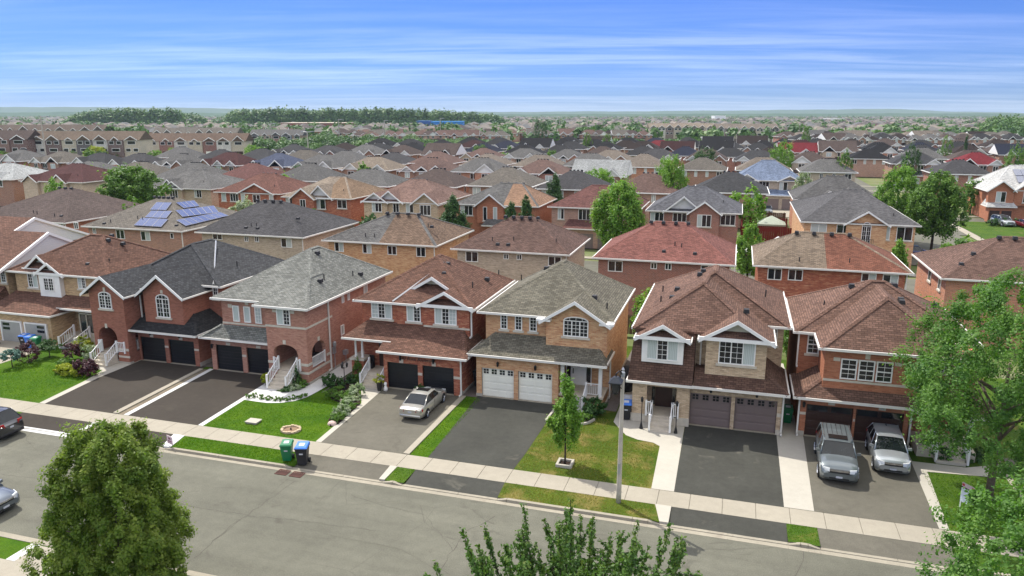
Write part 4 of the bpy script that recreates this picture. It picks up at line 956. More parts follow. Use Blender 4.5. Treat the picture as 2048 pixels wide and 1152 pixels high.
def house0():
    h = thing('brick_house', 'golden brick house with glazed entry, grey garage doors and two small siding gables', 'house', (-53, 48, 0))
    wb = MB(); W = M['brick_gold']
    wb.box(-57.3, -47.6, 46.3, 54.5, 0, 5.3); wb.box(-57.2, -51.4, 43.9, 46.4, 0, 2.5)
    part('wall', wb, W, h)
    r = hip(h, -57.8, -47.2, 45.9, 55, 5.35, (-52.2, 49.6), (-51.0, 49.6), 8.1, C_RED)
    gable(h, -54.6, 1.45, 46.5, 49.6, 5.6, 6.75, C_RED, 'siding', .3, .3, .3, True); gable(h, -53.2, 1.2, 46.2, 48.2, 5.42, 6.25, C_RED, 'siding', .4, .3, .2, True)
    frustum(h, -57.6, -51.0, 43.5, 46.9, 2.55, .1, .1, 2.9, .2, 3.6, C_RED, sides='FR')
    frustum(h, -51.3, -47.4, 44.6, 46.9, 2.95, 0, .2, 1.8, .2, 3.6, C_RED, sides='F')
    part('bay_box', MB().box(-54.35, -52.2, 45.9, 46.4, 3.4, 5.2), M['white'], h)
    window(h, 45.9, -53.85, -52.8, 3.9, 5.0, 2, (2, 4), sill=False); window(h, 46.3, -55.95, -54.9, 3.95, 5.15, 2, (2, 4), cur=(1,)); window(h, 46.3, -50.7, -49.9, 4.2, 5.2, 2, (2, 4), cur=(0,))
    for a, c, sd in ((-56.5, -54.5, 0), (-53.98, -51.92, 1)):
        o = part('garage_door', MB().box(a, c, 43.8, 43.86, 0.02, 1.66), M['grey_door'], h)
        for zz_ in (1.0, 1.35): part('glazing', MB().box(*((a+.15, a+.85) if not sd else (c-.85, c-.15)), 43.775, 43.8, zz_, zz_+.2), M['glass'], o)
        part('door_trim', MB().box(a-.12, a, 43.76, 43.9, 0, 1.76).box(c, c+.12, 43.76, 43.9, 0, 1.76).box(a, c, 43.76, 43.9, 1.66, 1.76), M['white'], o)
    # glazed porch
    part('porch_frame', MB().box(-49.6, -49.5, 44.9, 45.0, .6, 2.9).box(-48.9, -48.82, 44.9, 45.0, .6, 2.9).box(-48.2, -48.12, 44.9, 45, .6, 2.9).box(-47.7, -47.6, 44.9, 45.0, .6, 2.9).box(-49.6, -47.6, 44.9, 45, 2.5, 2.6).box(-49.6, -47.6, 44.9, 45, .6, 1.0), plain('beige_aluminium', lin(176, 168, 150), .5), h)
    for a, c in ((-49.5, -48.9), (-48.82, -48.2), (-48.12, -47.7)): part('pane', MB().box(a, c, 44.94, 44.96, 1.0, 2.5), M['glass'], h)
    part('porch_floor', MB().box(-51.3, -47.6, 44.9, 46.4, 0, .6), M['step'], h)
    for i in range(3): part('step', MB().box(-50.2, -48.7, 43.4+i*.45, 44.9, .15*i+.004 if i else 0, .15*(i+1)), plain('grey_step', lin(150, 150, 148), .9), h)
    railing(h, (-50.25, 43.4, .05), (-50.25, 44.9, .6), .85, 7); railing(h, (-48.65, 43.4, .05), (-48.65, 44.9, .6), .85, 7)
    vents(h, r, [(-50.2, 47.0, 6.1, 'b'), (-50.9, 50.4, 7.9, 'b'), (-50.3, 49.4, 7.7, 'b'), (-49.6, 50.2, 7.3, 'b'), (-48.6, 47.6, 6.2, 'p')])
    # attached block to the left with two side gables of pale siding
    h2 = thing('semi_detached_house', 'brown roofed house at the left edge with two broad white siding side gables', 'house', (-64, 50, 0))
    part('wall', MB().box(-70, -58.1, 46.2, 58, 0, 5.3).box(-70, -58.6, 44.5, 46.3, 0, 2.5), M['brick_gold'], h2)
    for y0, y1, zp, x1 in ((45.2, 55.6, 7.85, -57.9), (48.5, 62.5, 8.2, -65.2)):
        b = MB(); yc = (y0+y1)/2; b.prism([(y0, 5.3), (yc, zp), (y1, 5.3), (y1, 5.18), (y0, 5.18)], 'x', x1, -72); o = part('roof', b, M['shingle'], h2, C_RED)
        part('gable_wall', MB().prism([(y0+.3, 5.35), (yc, zp-.18), (y1-.3, 5.35)], 'x', x1-.1, x1+.02), M['siding'], o)
        f = MB(); f.prism([(y0-.1, 5.3), (yc, zp+.05), (y1+.1, 5.3), (y1+.1, 5.08), (yc, zp-.2), (y0-.1, 5.08)], 'x', x1+.02, x1+.2); part('fascia', f, M['white'], o)
    frustum(h2, -70, -57.9, 43.6, 46.8, 2.6, .2, .6, 2.4, .2, 3.9, C_RED, sides='FR')
    window(h2, 46.2, -58.75, -58.2, 4.2, 5.2, 1, (2, 4))
house0()
# ------------------------------------------------------------------ second row: backs towards the street
def pxwin(h, Y, off, rects, cols=2, s=3.84, cur=(), grid=None):
    for i, a in enumerate(rects):
        p = AY(off[0]+a[0]/s, off[1]+a[1]/s, Y); q = AY(off[0]+a[2]/s, off[1]+a[3]/s, Y)
        window(h, Y, p.x, q.x, q.z, p.z, cols if q.x-p.x > .8 else 1 if q.x-p.x < .45 else 2, grid, cur=(1,) if i in cur else (), sill=False, detail=bool(grid))
def back_house(label, x0, x1, y0, dep, zr, rx, ry, color, wall, wins, off, split=None, cur=(), ze=5.4, vt=(), zb=5.4):
    h = thing('brick_house', label, 'house', ((x0+x1)/2, y0+dep/2, 0))
    part('wall', MB().box(x0+.45, x1-.45, y0+.45, y0+dep-.45, 0, ze), M['brick'] if not isinstance(wall, str) else M[wall], h, None if isinstance(wall, str) else wall)
    r = hip(h, x0, x1, y0, y0+dep, ze, (rx[0], ry), (rx[1], ry), zr, color, split=split, sides='FRL')
    if wins: pxwin(h, y0+.45, off, wins, cur=cur)
    for i in range(vt[0] if vt else 0):                         # row of box vents along the ridge
        t = (i+.5)/vt[0]; xx = rx[0]-1.0+(rx[1]-rx[0]+2.0)*t
        vents(h, r, [(xx, ry-.5, zr-.02, 'b')])
    sl = (zr-ze)/(ry-y0)
    for (fx, up, k) in (vt[1] if vt else ()):
        xx = x0+(x1-x0)*fx; vents(h, r, [(xx, y0+up, ze+sl*up+.03, k)])
    downspout(h, x1-.36, y0+.38, 0.1, ze-.1)
    return h, r
BK = dict(tan=lin(196, 172, 144), buff=lin(188, 168, 144), red=lin(150, 86, 64), brown=lin(152, 102, 74), rose=lin(178, 134, 112), orange=lin(186, 118, 82), pinkb=lin(172, 124, 100))
_R = dict(brown=lin(112, 92, 84), taupe=lin(136, 128, 114), char=lin(92, 92, 96), grey=lin(126, 126, 124), dgrey=lin(84, 86, 90), black=lin(58, 60, 66), red=lin(146, 86, 76), rose=lin(144, 106, 92), tan=lin(160, 144, 124), maroon=lin(110, 56, 54), blue=lin(92, 104, 134), navy=lin(58, 66, 92), sand=lin(178, 158, 130), white=lin(196, 204, 204), crimson=lin(150, 36, 48), pinkish=lin(160, 118, 100), dbrown=lin(88, 70, 64))
def desat(c, k=.42):
    l_ = .3*c[0]+.59*c[1]+.11*c[2]; return tuple(v+(l_-v)*k for v in c)
R = {k_: (desat(v_, .22) if k_ in ('blue', 'navy', 'crimson') else tuple(.88*q_ for q_ in desat(v_, .38))) for k_, v_ in _R.items()}
back_house('orange brown brick house with plain brown hip roof, at the left behind the siding gables', -92, -76.2, 68.8, 15, 8.4, (-86.5, -85.5), 79, R['brown'], BK['orange'], [(468, 945, 492, 992), (567, 938, 607, 990)], (0, 200), vt=(3, ((.55, 2.2, 'p'), (.6, 2.0, 'p'), (.8, 1.6, 'p'), (.86, 1.7, 'b'))))
hs, rs = back_house('brick house with solar panels on its grey hip roof, behind the charcoal gabled house', -72.3, -58.4, 67.5, 13.5, 8.05, (-68.2, -66.8), 76.0, R['taupe'], BK['pinkb'], [(712, 980, 742, 1027), (890, 993, 963, 1068), (1080, 1005, 1160, 1082), (1307, 1020, 1337, 1065)], (0, 200), cur=(2,), vt=(5, ((.18, .8, 'b'), (.22, 1.2, 'p'), (.42, 2.4, 'p'), (.48, 2.2, 'p'), (.88, 1.2, 'b'))))
back_house('pale brick house with dark grey hip roof and ridge vents, behind the slate roofed house', -56.7, -43.2, 67.6, 12.3, 8.3, (-52.6, -50.4), 74.5, R['char'], BK['buff'], [(97, 1025, 175, 1075), (340, 1040, 375, 1088), (420, 1045, 455, 1092), (622, 1058, 710, 1135)], (400, 200), cur=(3,), vt=(4, ((.42, 1.2, 'b'), (.45, 1.6, 'p'), (.5, 1.6, 'p'), (.53, 1.2, 'b'), (.8, 3.4, 'b'))))
back_house('tan stone brick house whose roof is half blue grey and half mottled brown', -40.5, -27.9, 66.8, 11, 7.9, (-34.6, -31.8), 71.3, R['grey'], 'brick_tan', [(1110, 90, 1183, 168), (1325, 103, 1397, 182), (1517, 118, 1590, 193), (1738, 128, 1812, 208)], (380, 460), split=(-34.1, lin(134, 114, 98)), cur=(0, 1), vt=(4, ((.36, .8, 'p'), (.44, .8, 'p'), (.85, 2.6, 'p'), (.88, 2.6, 'b'))))
back_house('buff brick house with worn dark brown hip roof, behind the red brown roofed house', -26, -14.4, 66.0, 10, 8.05, (-21.4, -19.2), 71.2, lin(116, 94, 86), BK['buff'], [(965, 8, 1062, 93), (1257, 27, 1297, 72), (1358, 30, 1397, 77), (1600, 45, 1700, 127)], (680, 500), cur=(), vt=(5, ((.32, 1.4, 'p'), (.38, .9, 'b'), (.47, .9, 'b'), (.5, 1.6, 'p'), (.86, 1.6, 'p'))))
back_house('red brick house with plain red shingle hip roof, behind the white garage house', -12.1, .23, 65.4, 10.8, 8.05, (-7.2, -4.6), 71.6, desat(lin(152, 92, 80), .25), BK['red'], [(63, 2, 173, 92), (390, 17, 437, 70), (500, 22, 548, 77), (775, 37, 890, 85)], (1200, 520), vt=(4, ((.5, 1.4, 'b'), (.57, 2.4, 'p'), (.62, 2.2, 'p'), (.72, 1.3, 'b'))))
back_house('dark brick house whose hip roof is half worn grey tan and half red brown', 1.75, 14.1, 65.9, 10, 7.75, (5.6, 9.4), 70.8, lin(142, 128, 112), 'brick_mix', [(1290, 60, 1392, 155), (1448, 68, 1553, 160), (2010, 98, 2118, 170), (2174, 108, 2285, 205)], (1200, 520), split=(7.6, lin(138, 94, 78)), cur=(2, 3), vt=(4, ((.3, .8, 'p'), (.62, 1.0, 'p'))))
h2h, _r = back_house('orange brick house with brown hip roof at the right edge behind the big tree', 15.9, 30, 64.7, 11, 8.1, (21.4, 24.0), 70.4, lin(122, 98, 88), BK['orange'], None, None, vt=(4, ((.12, 1.8, 'b'), (.2, 3.2, 'b'))))
for (u0, u1, z0, z1) in ((66.5, 67.3, 4.0, 5.0), (69.8, 70.8, 4.0, 5.0), (66.6, 67.3, 1.2, 2.3), (70, 71, 1.0, 2.2)): window(h2h, 16.35, u0, u1, z0, z1, 1, None, 'L', sill=True)
# solar arrays on two slopes
def slope_pt(px, py, p0, n):
    d = ray(px, py); o = Vector((0, 0, CAMH)); t = (Vector(p0)-o).dot(n)/d.dot(n); return o+d*t
m = NT('solar_cell'); br = m.n('ShaderNodeTexBrick'); br.offset = 0; m.l(m.coord('UV'), br.inputs['Vector'])
for k, v in (('Scale', 1), ('Mortar Size', .012), ('Brick Width', .17), ('Row Height', .17)): br.inputs[k].default_value = v
br.inputs['Color1'].default_value = (*lin(48, 56, 82), 1); br.inputs['Color2'].default_value = (*lin(56, 64, 92), 1); br.inputs['Mortar'].default_value = (*lin(116, 124, 146), 1)
M['solar'] = m.out(br.outputs[0], .12, 0, .6); m.b.inputs['Coat Weight'].default_value = 1; m.b.inputs['Coat Roughness'].default_value = .03
def solar(h, p0, n, quad, cnt, off=(0, 200), s=3.84):
    T = [slope_pt(off[0]+x/s, off[1]+y/s, p0, n)+n*.14 for x, y in quad]
    for i in range(cnt):
        a, b_ = i/cnt+.002, (i+1)/cnt-.002
        q = [T[2].lerp(T[3], a), T[2].lerp(T[3], b_), T[0].lerp(T[1], b_), T[0].lerp(T[1], a)]
        b = MB(); b.hexa([v-n*.05 for v in q]+list(q)); o = part('solar_panel', b, M['solar'], h)
        fr = MB(); 
        for k in range(4):
            u, v = q[k], q[(k+1) % 4]; fr.tube(u, v, .014, n=4)
        part('frame', fr, M['found'], o)
nf = Vector((0, -(8.05-5.4), 76.0-67.5)).normalized(); nr = Vector(((8.05-5.4), 0, 8.4)).normalized()
for q, c in (([(1205, 792), (1322, 795), (1155, 850), (1278, 853)], 2), ([(1165, 857), (1325, 860), (1115, 908), (1280, 915)], 3), ([(1090, 912), (1295, 922), (1030, 970), (1240, 982)], 3)): solar(hs, (-65, 67.5, 5.4), nf, q, c)
for q, c in (([(1350, 795), (1490, 778), (1410, 838), (1530, 822)], 4), ([(1345, 855), (1640, 818), (1400, 905), (1680, 870)], 6), ([(1350, 930), (1690, 868), (1425, 975), (1755, 895)], 7)): solar(hs, (-58.4, 70, 5.4), nr, q, c)

# ------------------------------------------------------------------ third row: fronts, across the next street
def front_house(label, x0, x1, y0, dep, color, wall, gables, wins, zr=8.1, rx=None, ze=5.4, split=None, lower=None, mat='shingle', cur=(0,), ry=None, wname='brick_house', vt=True, infill='white'):
    """gables: (centre fraction, half width, peak z, infill key or 'w' for brick, forward); wins: (fraction, width, height, cols)"""
    h = thing(wname, label, 'house', ((x0+x1)/2, y0+dep/2, 0)); Wm = M[wall] if isinstance(wall, str) else M['brick']; wc = None if isinstance(wall, str) else wall
    part('wall', MB().box(x0+.45, x1-.45, y0+.45, y0+dep-.45, 0, ze), Wm, h, wc)
    ry = ry or y0+dep*.48; rx = rx or ((x0+x1)/2-1.2, (x0+x1)/2+1.2)
    r = hip(h, x0, x1, y0, y0+dep, ze, (rx[0], ry), (rx[1], ry), zr, color, split=split, sides='FRL', mat=mat)
    for (fx, hw, zp, inf, fwd) in gables:
        xc = x0+(x1-x0)*fx; yw = y0+.45-fwd
        if fwd > .2: part('bay', MB().box(xc-hw, xc+hw, yw, y0+.5, 0 if lower is None else 2.8, ze), Wm, h, wc)
        g = gable(h, xc, hw, yw, min(ry, y0+3.2+fwd+(zp-ze)*1.6), ze+.05, zp, color, Wm if inf == 'w' else M[inf], .4, .3, .06, inf != 'w', mat=mat)
        if inf == 'w' and wc is not None:
            for ch in g.children:
                if ch.name.startswith('gable_wall'): ch.color = (*wc, 1)
    for i, (fx, wd, hg, cols, fwd) in enumerate(wins):
        xc = x0+(x1-x0)*fx; window(h, y0+.45-fwd, xc-wd/2, xc+wd/2, ze-.25-hg, ze-.25, cols, (2, 3), cur=tuple(c for c in cur if c < cols and i % 2 == 0), detail=False, sill=True)
    if lower:
        a, c, kind = lower; xa = x0+(x1-x0)*a; xb = x0+(x1-x0)*c
        frustum(h, xa, xb, y0-1.6, y0+2, 2.7, .5, .5, 2.0, .2, 3.7, color, sides='FRL', mat=mat)
        part('garage_wing', MB().box(xa+.4, xb-.4, y0-1.2, y0+.5, 0, 2.62), Wm, h, wc)
        nd = 2
        for i in range(nd):
            ua = xa+.4+(xb-xa-.8)*(i+.08)/nd; ub = xa+.4+(xb-xa-.8)*(i+.92)/nd
            part('garage_door', MB().box(ua, ub, y0-1.26, y0-1.19, 0, 2.0), M[kind], h)
    if vt:
        sl = (zr-ze)/(ry-y0)
        for i in range(4): vents(h, r, [(rx[0]+(rx[1]-rx[0])*i/3, ry+.4, zr-.05, 'b')])
        vents(h, r, [(x0+(x1-x0)*.8, y0+2.2, ze+sl*2.2, 'p')])
    return h, r
std = lambda *fs: [(f, 1.5, 1.25, 2, 0) for f in fs]
front_house('house with pale metallic white roof at the far left edge', -152, -137, 113, 13, R['white'], BK['brown'], [(.72, 1.6, 6.7, 'siding', .1)], std(.3, .75))
front_house('maroon roofed brick house behind the far left trees', -134, -118.5, 112, 14, R['maroon'], BK['tan'], [(.2, 1.6, 6.6, 'w', .6), (.65, 1.7, 6.8, 'w', .6)], std(.22, .65), zr=8.4)
front_house('beige brick house with mid grey roof and two stacked small gables', -102, -86.5, 108, 13.5, R['grey'], BK['tan'], [(.42, 1.5, 6.9, 'siding', .1), (.5, 1.7, 6.6, 'siding', .5)], [(.2, 2.4, 1.3, 4, 0), (.5, 1.7, 1.5, 3, .5), (.8, 1.5, 1.3, 3, 0)], lower=None)
front_house('red brick house with brown roof, broad brick gable and round window', -83.4, -70.6, 104.8, 13, lin(126, 90, 80), 'brick_mix', [(.63, 3.2, 7.0, 'w', .3)], [(.12, .9, 1.3, 1, 0), (.28, 1.6, 1.3, 3, 0), (.43, .8, 1.3, 1, .3), (.63, 1.4, 1.4, 2, .3), (.85, .8, 1.2, 1, .3)])
front_house('brick house with worn sand coloured roof, big siding gable and arched bay', -68.4, -56.2, 101.6, 13.5, R['sand'], 'brick_mix', [(.34, 1.9, 6.9, 'w', 1.0), (.55, 2.0, 7.3, 'siding', .2)], [(.1, 1.4, 1.3, 2, 0), (.34, 1.0, 1.6, 2, 1.0), (.55, 1.8, 1.5, 2, .2), (.85, 1.6, 1.3, 2, 0)], split=(-61.4, lin(150, 128, 106)), rx=(-63.4, -60.6))
front_house('buff brick house with rosy roof, siding gable and white arched window', -53.2, -41.0, 99.8, 13.5, R['pinkish'], 'brick_buff', [(.16, 1.9, 6.7, 'siding', .4), (.34, 2.0, 7.0, 'siding', .1), (.82, 1.9, 6.9, 'w', .5)], [(.18, 1.6, 1.3, 3, .4), (.42, 1.0, 1.5, 2, 0), (.6, 1.2, 1.3, 2, 0), (.82, 1.7, 1.5, 3, .5)], zr=8.2)
front_house('brown brick house whose roof is half slate grey and half tan, tall narrow gable windows', -39, -26.4, 100.4, 11, R['grey'], 'brick_orange', [(.44, 2.0, 7.0, 'w', .6)], [(.14, 1.9, 1.4, 3, 0), (.38, .6, 2.0, 1, .6), (.5, .6, 2.0, 1, .6)], split=(-31.6, lin(170, 138, 114)), rx=(-33.6, -30.2), lower=(.38, .98, 'white_door'))
front_house('brick house with long salmon red roof behind the large round tree', -25.2, -12.4, 101, 11, R['red'], BK['rose'], [], [(.14, .9, 1.5, 2, 0), (.4, 1.7, 1.5, 3, 0), (.7, .9, 1.5, 2, 0)], lower=(.2, .9, 'taupe_door'), rx=(-20, -16))
front_house('red brick house with blue grey roof, tall white gable and triple windows', -11.6, .8, 100.8, 11.5, lin(112, 114, 120), BK['red'], [(.4, 2.4, 7.4, 'siding', .05), (.62, 1.9, 6.9, 'w', .9)], [(.12, 1.8, 1.2, 3, 0), (.36, 1.8, 1.2, 3, 0), (.62, 1.8, 1.6, 3, .9), (.86, 1.9, 1.4, 3, 0)], zr=8.3)
hc, rc_ = front_house('long tan brick corner house with charcoal roof and arched balcony window', 7.6, 20.6, 95.4, 22, lin(104, 104, 106), 'brick_tan', [(.56, 2.2, 6.9, 'w', .3)], [(.16, 1.8, 1.6, 2, 0), (.37, 1.5, 1.6, 2, 0), (.7, 1.6, 1.6, 2, 0), (.88, 1.7, 1.6, 2, 0)], zr=8.6, ry=104, rx=(13.2, 15.2), cur=(0, 1))
front_house('grey roofed brick house with cream gable directly behind the charcoal corner house', 8.2, 21.0, 120.5, 13, lin(108, 108, 108), BK['orange'], [(.62, 2.3, 7.2, 'cream', .1), (.4, 1.8, 6.8, 'w', .4)], [(.4, 1.4, 1.5, 2, .4), (.64, 1.8, 1.3, 3, .1), (.88, 1.5, 1.3, 2, 0)], zr=8.6)
wn_ = window(hc, 95.55, 14.4, 15.4, 2.9, 5.6, 2, (2, 4), arch=.5)
bz = MB(); 
for z in (2.9, 3.6): bz.box(14.1, 15.7, 94.9, 94.95, z, z+.05)
for i in range(9): bz.box(14.1+i*.195, 14.13+i*.195, 94.9, 94.94, 2.9, 3.6)
bz.box(14.1, 15.7, 94.9, 95.5, 2.82, 2.9); part('balcony', bz, M['black'], hc)
front_house('two storey brick house with light blue grey shingle roof, end of the fenced yards', -1.0, 12.2, 154, 12, lin(134, 150, 176), BK['buff'], [(.2, 1.9, 6.6, 'siding', .4), (.8, 1.9, 6.4, 'w', .2)], [(.2, 1.9, 1.5, 3, .4), (.45, 1.9, 1.5, 3, 0), (.72, 1.5, 1.6, 2, .2)], lower=(.38, 1.0, 'taupe_door'), zr=9.0, cur=(0, 2))
hb, rb_ = front_house('orange brick house with white metal roof and solar panels at the right edge', 41.5, 54, 146, 15, lin(214, 216, 214), 'brick_orange', [(.12, 1.9, 7.0, 'w', .9), (.46, 2.2, 7.1, 'w', .5)], [(.12, 1.5, 1.8, 2, .9), (.46, 1.7, 1.8, 3, .5)], zr=9.2, lower=(-.05, .3, 'brown_door'), rx=(46, 49), vt=False)
nfb = Vector((0, -(9.2-5.4), 15*.48)).normalized()
for q, c in (([(1990, 372), (2048, 378), (2020, 384), (2070, 388)], 4),): 
    for i in range(10):
        u0 = 46.0+(i % 5)*1.15; v0 = 2.0+(i//5)*2.0; e_ = Vector((u0, 146+v0, 5.4+v0*(9.2-5.4)/7.2)); vv = Vector((0, 1.8, 1.8*(9.2-5.4)/7.2)); uu = Vector((1.1, 0, 0))
        qd = [e_, e_+uu, e_+uu+vv, e_+vv]; b = MB(); b.hexa([v+nfb*.1 for v in qd]+[v+nfb*.16 for v in qd]); part('solar_panel', b, M['solar'], hb)

# ------------------------------------------------------------------ rows beyond: copied from a few models
def proto(kind, w_, d_, seed):
    """returns (wall mesh, roof mesh) for a house centred on x=0, front eave at y=0"""
    r = random.Random(seed); ze = 5.4; zr = 8.1; hx = w_/2
    wb = MB(); wb.box(-hx+.45, hx-.45, .45, d_-.45, 0, ze)
    rb = MB(); A, B, C, D = (-hx, 0, ze), (hx, 0, ze), (hx, d_, ze), (-hx, d_, ze)
    if kind in ('hipA', 'hipB', 'hipC', 'back'):
        rw = max(.6, (w_-d_*.8)/2); ry = d_*.48; Ra, Rb = (-rw, ry, zr), (rw, ry, zr)
        rb.add([A, B, C, D, Ra, Rb], [(0, 1, 5, 4), (1, 2, 5), (2, 3, 4, 5), (3, 0, 4)]); rb.add([A, B, C, D], [(3, 2, 1, 0)])
    else:
        rb.prism([(-.1, ze-.1), (d_/2, zr+.6), (d_+.1, ze-.1)], 'x', -hx, hx)
        rb.cm = 1
        for s in (-1, 1): rb.prism([(.6, ze), (d_/2, zr+.35), (d_-.6, ze)], 'x', s*(hx+.01), s*(hx+.05))
        rb.cm = 0
    gs = {'hipA': [(-.28, 1.8, 6.7, .4), (.25, 1.9, 6.9, .7)], 'hipB': [(.18, 2.4, 7.2, .5)], 'hipC': [(-.3, 1.5, 6.5, .2), (0, 1.5, 6.5, .2), (.3, 1.8, 6.8, .8)], 'back': [], 'side': [(-.2, 1.7, 6.8, .4), (.24, 2.0, 7.1, .6)]}[kind]
    for (f, hw, zp, fwd) in gs:
        xc = f*w_; y = .45-fwd; ex = hw+.3; sl = (zp-ze)/hw; ez = zp-sl*ex
        wb.box(xc-hw, xc+hw, y, .6, 0, ze)
        rb.prism([(xc-ex, ez), (xc, zp), (xc+ex, ez), (xc+ex, ez-.1), (xc, zp-.1), (xc-ex, ez-.1)], 'y', y-.4, 5.0)
        rb.cm = 1; rb.prism([(xc-ex, ez+.03), (xc, zp+.03), (xc+ex, ez+.03), (xc+ex, ez-.22), (xc, zp-.25), (xc-ex, ez-.22)], 'y', y-.46, y-.41)
        if r.random() < .6: rb.prism([(xc-hw, ze), (xc, zp-.15), (xc+hw, ze)], 'y', y-.02, y+.02)
        rb.cm = 0
        if r.random() < .4: wb.prism([(xc-hw, ze), (xc, zp-.12), (xc+hw, ze)], 'y', y-.03, y+.03)
    rb.cm = 1
    g = .12
    for a in ((-hx-g, hx+g, -g, .0), (-hx-g, hx+g, d_, d_+g)): rb.box(*a, ze-.16, ze+.01)
    if kind != 'side':
        for a in ((-hx-g, -hx, 0, d_), (hx, hx+g, 0, d_)): rb.box(*a, ze-.16, ze+.008)
    rb.cm = 2
    for i in range(4): rb.box(-1.3+i*.7, -.95+i*.7, d_*.5+.2, d_*.5+.55, zr-.2, zr+.14)
    # windows: frame then glass, front and sides
    spots = [(-.33, 1.2), (-.05, 1.5), (.28, 1.6)] if kind != 'back' else [(-.36, 1.3), (-.12, .7), (.1, .7), (.34, 1.5)]
    for (f, ww) in spots:
        y = .45
        for (gf, hw, zp, fwd) in gs:
            if abs(f*w_-gf*w_) < hw: y = .45-fwd; f = gf
        xc = f*w_
        wb.cm = 1; wb.box(xc-ww/2, xc+ww/2, y-.07, y, 3.8, 5.1)
        wb.cm = 2 if r.random() < .65 else 3
        for s in (-1, 1): wb.box(*sorted((xc+s*.05, xc+s*(ww/2-.08))), y-.09, y-.06, 3.9, 5.0)
    for s in (-1, 1):
        wb.cm = 1; wb.box(*sorted((s*(hx-.45), s*(hx-.38))), d_*.4, d_*.4+.9, 4.0, 5.0); wb.cm = 2; wb.box(*sorted((s*(hx-.4), s*(hx-.36))), d_*.4+.08, d_*.4+.82, 4.08, 4.92)
    if kind != 'back':
        wb.cm = 0; wb.box(-hx*.1, hx*.92, -1.6, .5, 0, 2.6); wb.cm = 3
        for k in range(2): wb.box(-hx*.1+.3+k*hx*.5, -hx*.1+.2+(k+1)*hx*.5, -1.66, -1.59, 0, 2.05)
        rb.cm = 0; rb.add([(-hx*.15, -2.0, 2.6), (hx*.97, -2.0, 2.6), (hx*.97, .45, 3.7), (-hx*.15, .45, 3.7), (-hx*.15, .45, 2.55), (hx*.97, .45, 2.55)], [(0, 1, 2, 3), (0, 4, 5, 1), (1, 5, 2), (0, 3, 4)])
        rb.cm = 1; rb.box(-hx*.15, hx*.97, -2.1, -2.0, 2.45, 2.62)
    return wb.mesh('wall', [M['brick'], M['white'], M['glass'], M['curtain']]), rb.mesh('roof', [M['shingle'], M['white'], M['vent']])
PROTO = {k: [proto(k, ww, dd, 11*i+3) for i, (ww, dd) in enumerate(((12.6, 11.5), (11.8, 12.4)))] for k in ('hipA', 'hipB', 'hipC', 'back', 'side')}
ROOFN = {'brown': 'brown', 'taupe': 'taupe', 'char': 'charcoal', 'grey': 'grey', 'dgrey': 'dark grey', 'black': 'black', 'red': 'red', 'rose': 'rose brown', 'tan': 'tan', 'maroon': 'maroon', 'blue': 'blue', 'navy': 'navy', 'sand': 'sand', 'white': 'white', 'crimson': 'bright red', 'pinkish': 'pink brown', 'dbrown': 'dark brown'}
def far_house(kind, x, y, rk, bk, flip, label, group, rz=0.0):
    wm_, rm_ = rnd.choice(PROTO[kind])
    o = put('house', wm_, None, BK[bk]); o.location = (x, y, 0); o.rotation_euler = (0, 0, rz)
    s = rnd.uniform(.95, 1.04); o.scale = (s*(-1 if flip else 1), s, rnd.uniform(.95, 1.06))
    props(o, label, 'house', group)
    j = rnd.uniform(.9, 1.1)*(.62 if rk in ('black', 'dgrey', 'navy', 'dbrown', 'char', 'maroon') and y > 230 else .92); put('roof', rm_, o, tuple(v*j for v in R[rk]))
    return o
NTH = ['first', 'second', 'third', 'fourth', 'fifth', 'sixth', 'seventh', 'eighth', 'ninth', 'tenth', 'eleventh', 'twelfth', 'thirteenth', 'fourteenth', 'fifteenth', 'sixteenth', 'seventeenth', 'eighteenth', 'nineteenth', 'twentieth']
ROWS = [ # y0, facing, colour keys from left to right, x start, pitch
    (124, 'back', ['maroon', 'taupe', 'grey', 'grey', 'red', 'grey', 'grey', 'brown', 'brown', 'taupe', 'char', 'rose', 'dgrey'], -142, 13.2),
    (157, 'front', ['rose', 'grey', 'taupe', 'dgrey', 'char', 'grey', 'maroon', 'blue', 'grey', 'sand', 'rose', 'grey', 'rose', 'white'], -206, 13.7),
    (181, 'back', ['brown', 'rose', 'taupe', 'dgrey', 'rose', 'grey', 'dgrey', 'dgrey', 'taupe', 'grey', 'char', 'rose', 'tan', 'tan', 'grey', 'tan', 'taupe', 'tan', 'grey', 'taupe', 'char'], -226, 13.6),
    (216, 'front', ['rose', 'taupe', 'dgrey', 'rose', 'dgrey', 'rose', 'maroon', 'blue', 'dgrey', 'char', 'grey', 'brown', 'brown', 'rose', 'grey', 'grey', 'tan', 'char', 'brown', 'dgrey', 'brown', 'navy', 'dgrey', 'crimson'], -250, 13.4),
    (240, 'back', ['tan', 'dgrey', 'char', 'rose', 'black', 'dgrey', 'dgrey', 'char', 'red', 'dbrown', 'dgrey', 'black', 'dbrown', 'navy', 'black', 'dgrey', 'brown', 'char', 'navy', 'dgrey', 'dbrown', 'brown', 'black', 'grey', 'brown'], -258, 13.4),
    (275, 'front', ['black', 'dgrey', 'black', 'maroon', 'navy', 'black', 'dgrey', 'black', 'dbrown', 'maroon', 'black', 'dgrey', 'crimson', 'brown', 'black', 'dgrey', 'dbrown', 'navy'], -140, 13.2),
    (299, 'back', ['black', 'dgrey', 'navy', 'black', 'black', 'dbrown', 'crimson', 'black', 'dgrey', 'black', 'maroon', 'dbrown', 'black', 'navy', 'dgrey', 'brown'], -110, 13.2),
    (334, 'front', ['black', 'dbrown', 'black', 'navy', 'dgrey', 'black', 'dbrown', 'black', 'dgrey', 'dbrown', 'brown', 'dgrey', 'brown', 'dbrown'], -75, 13.2)]
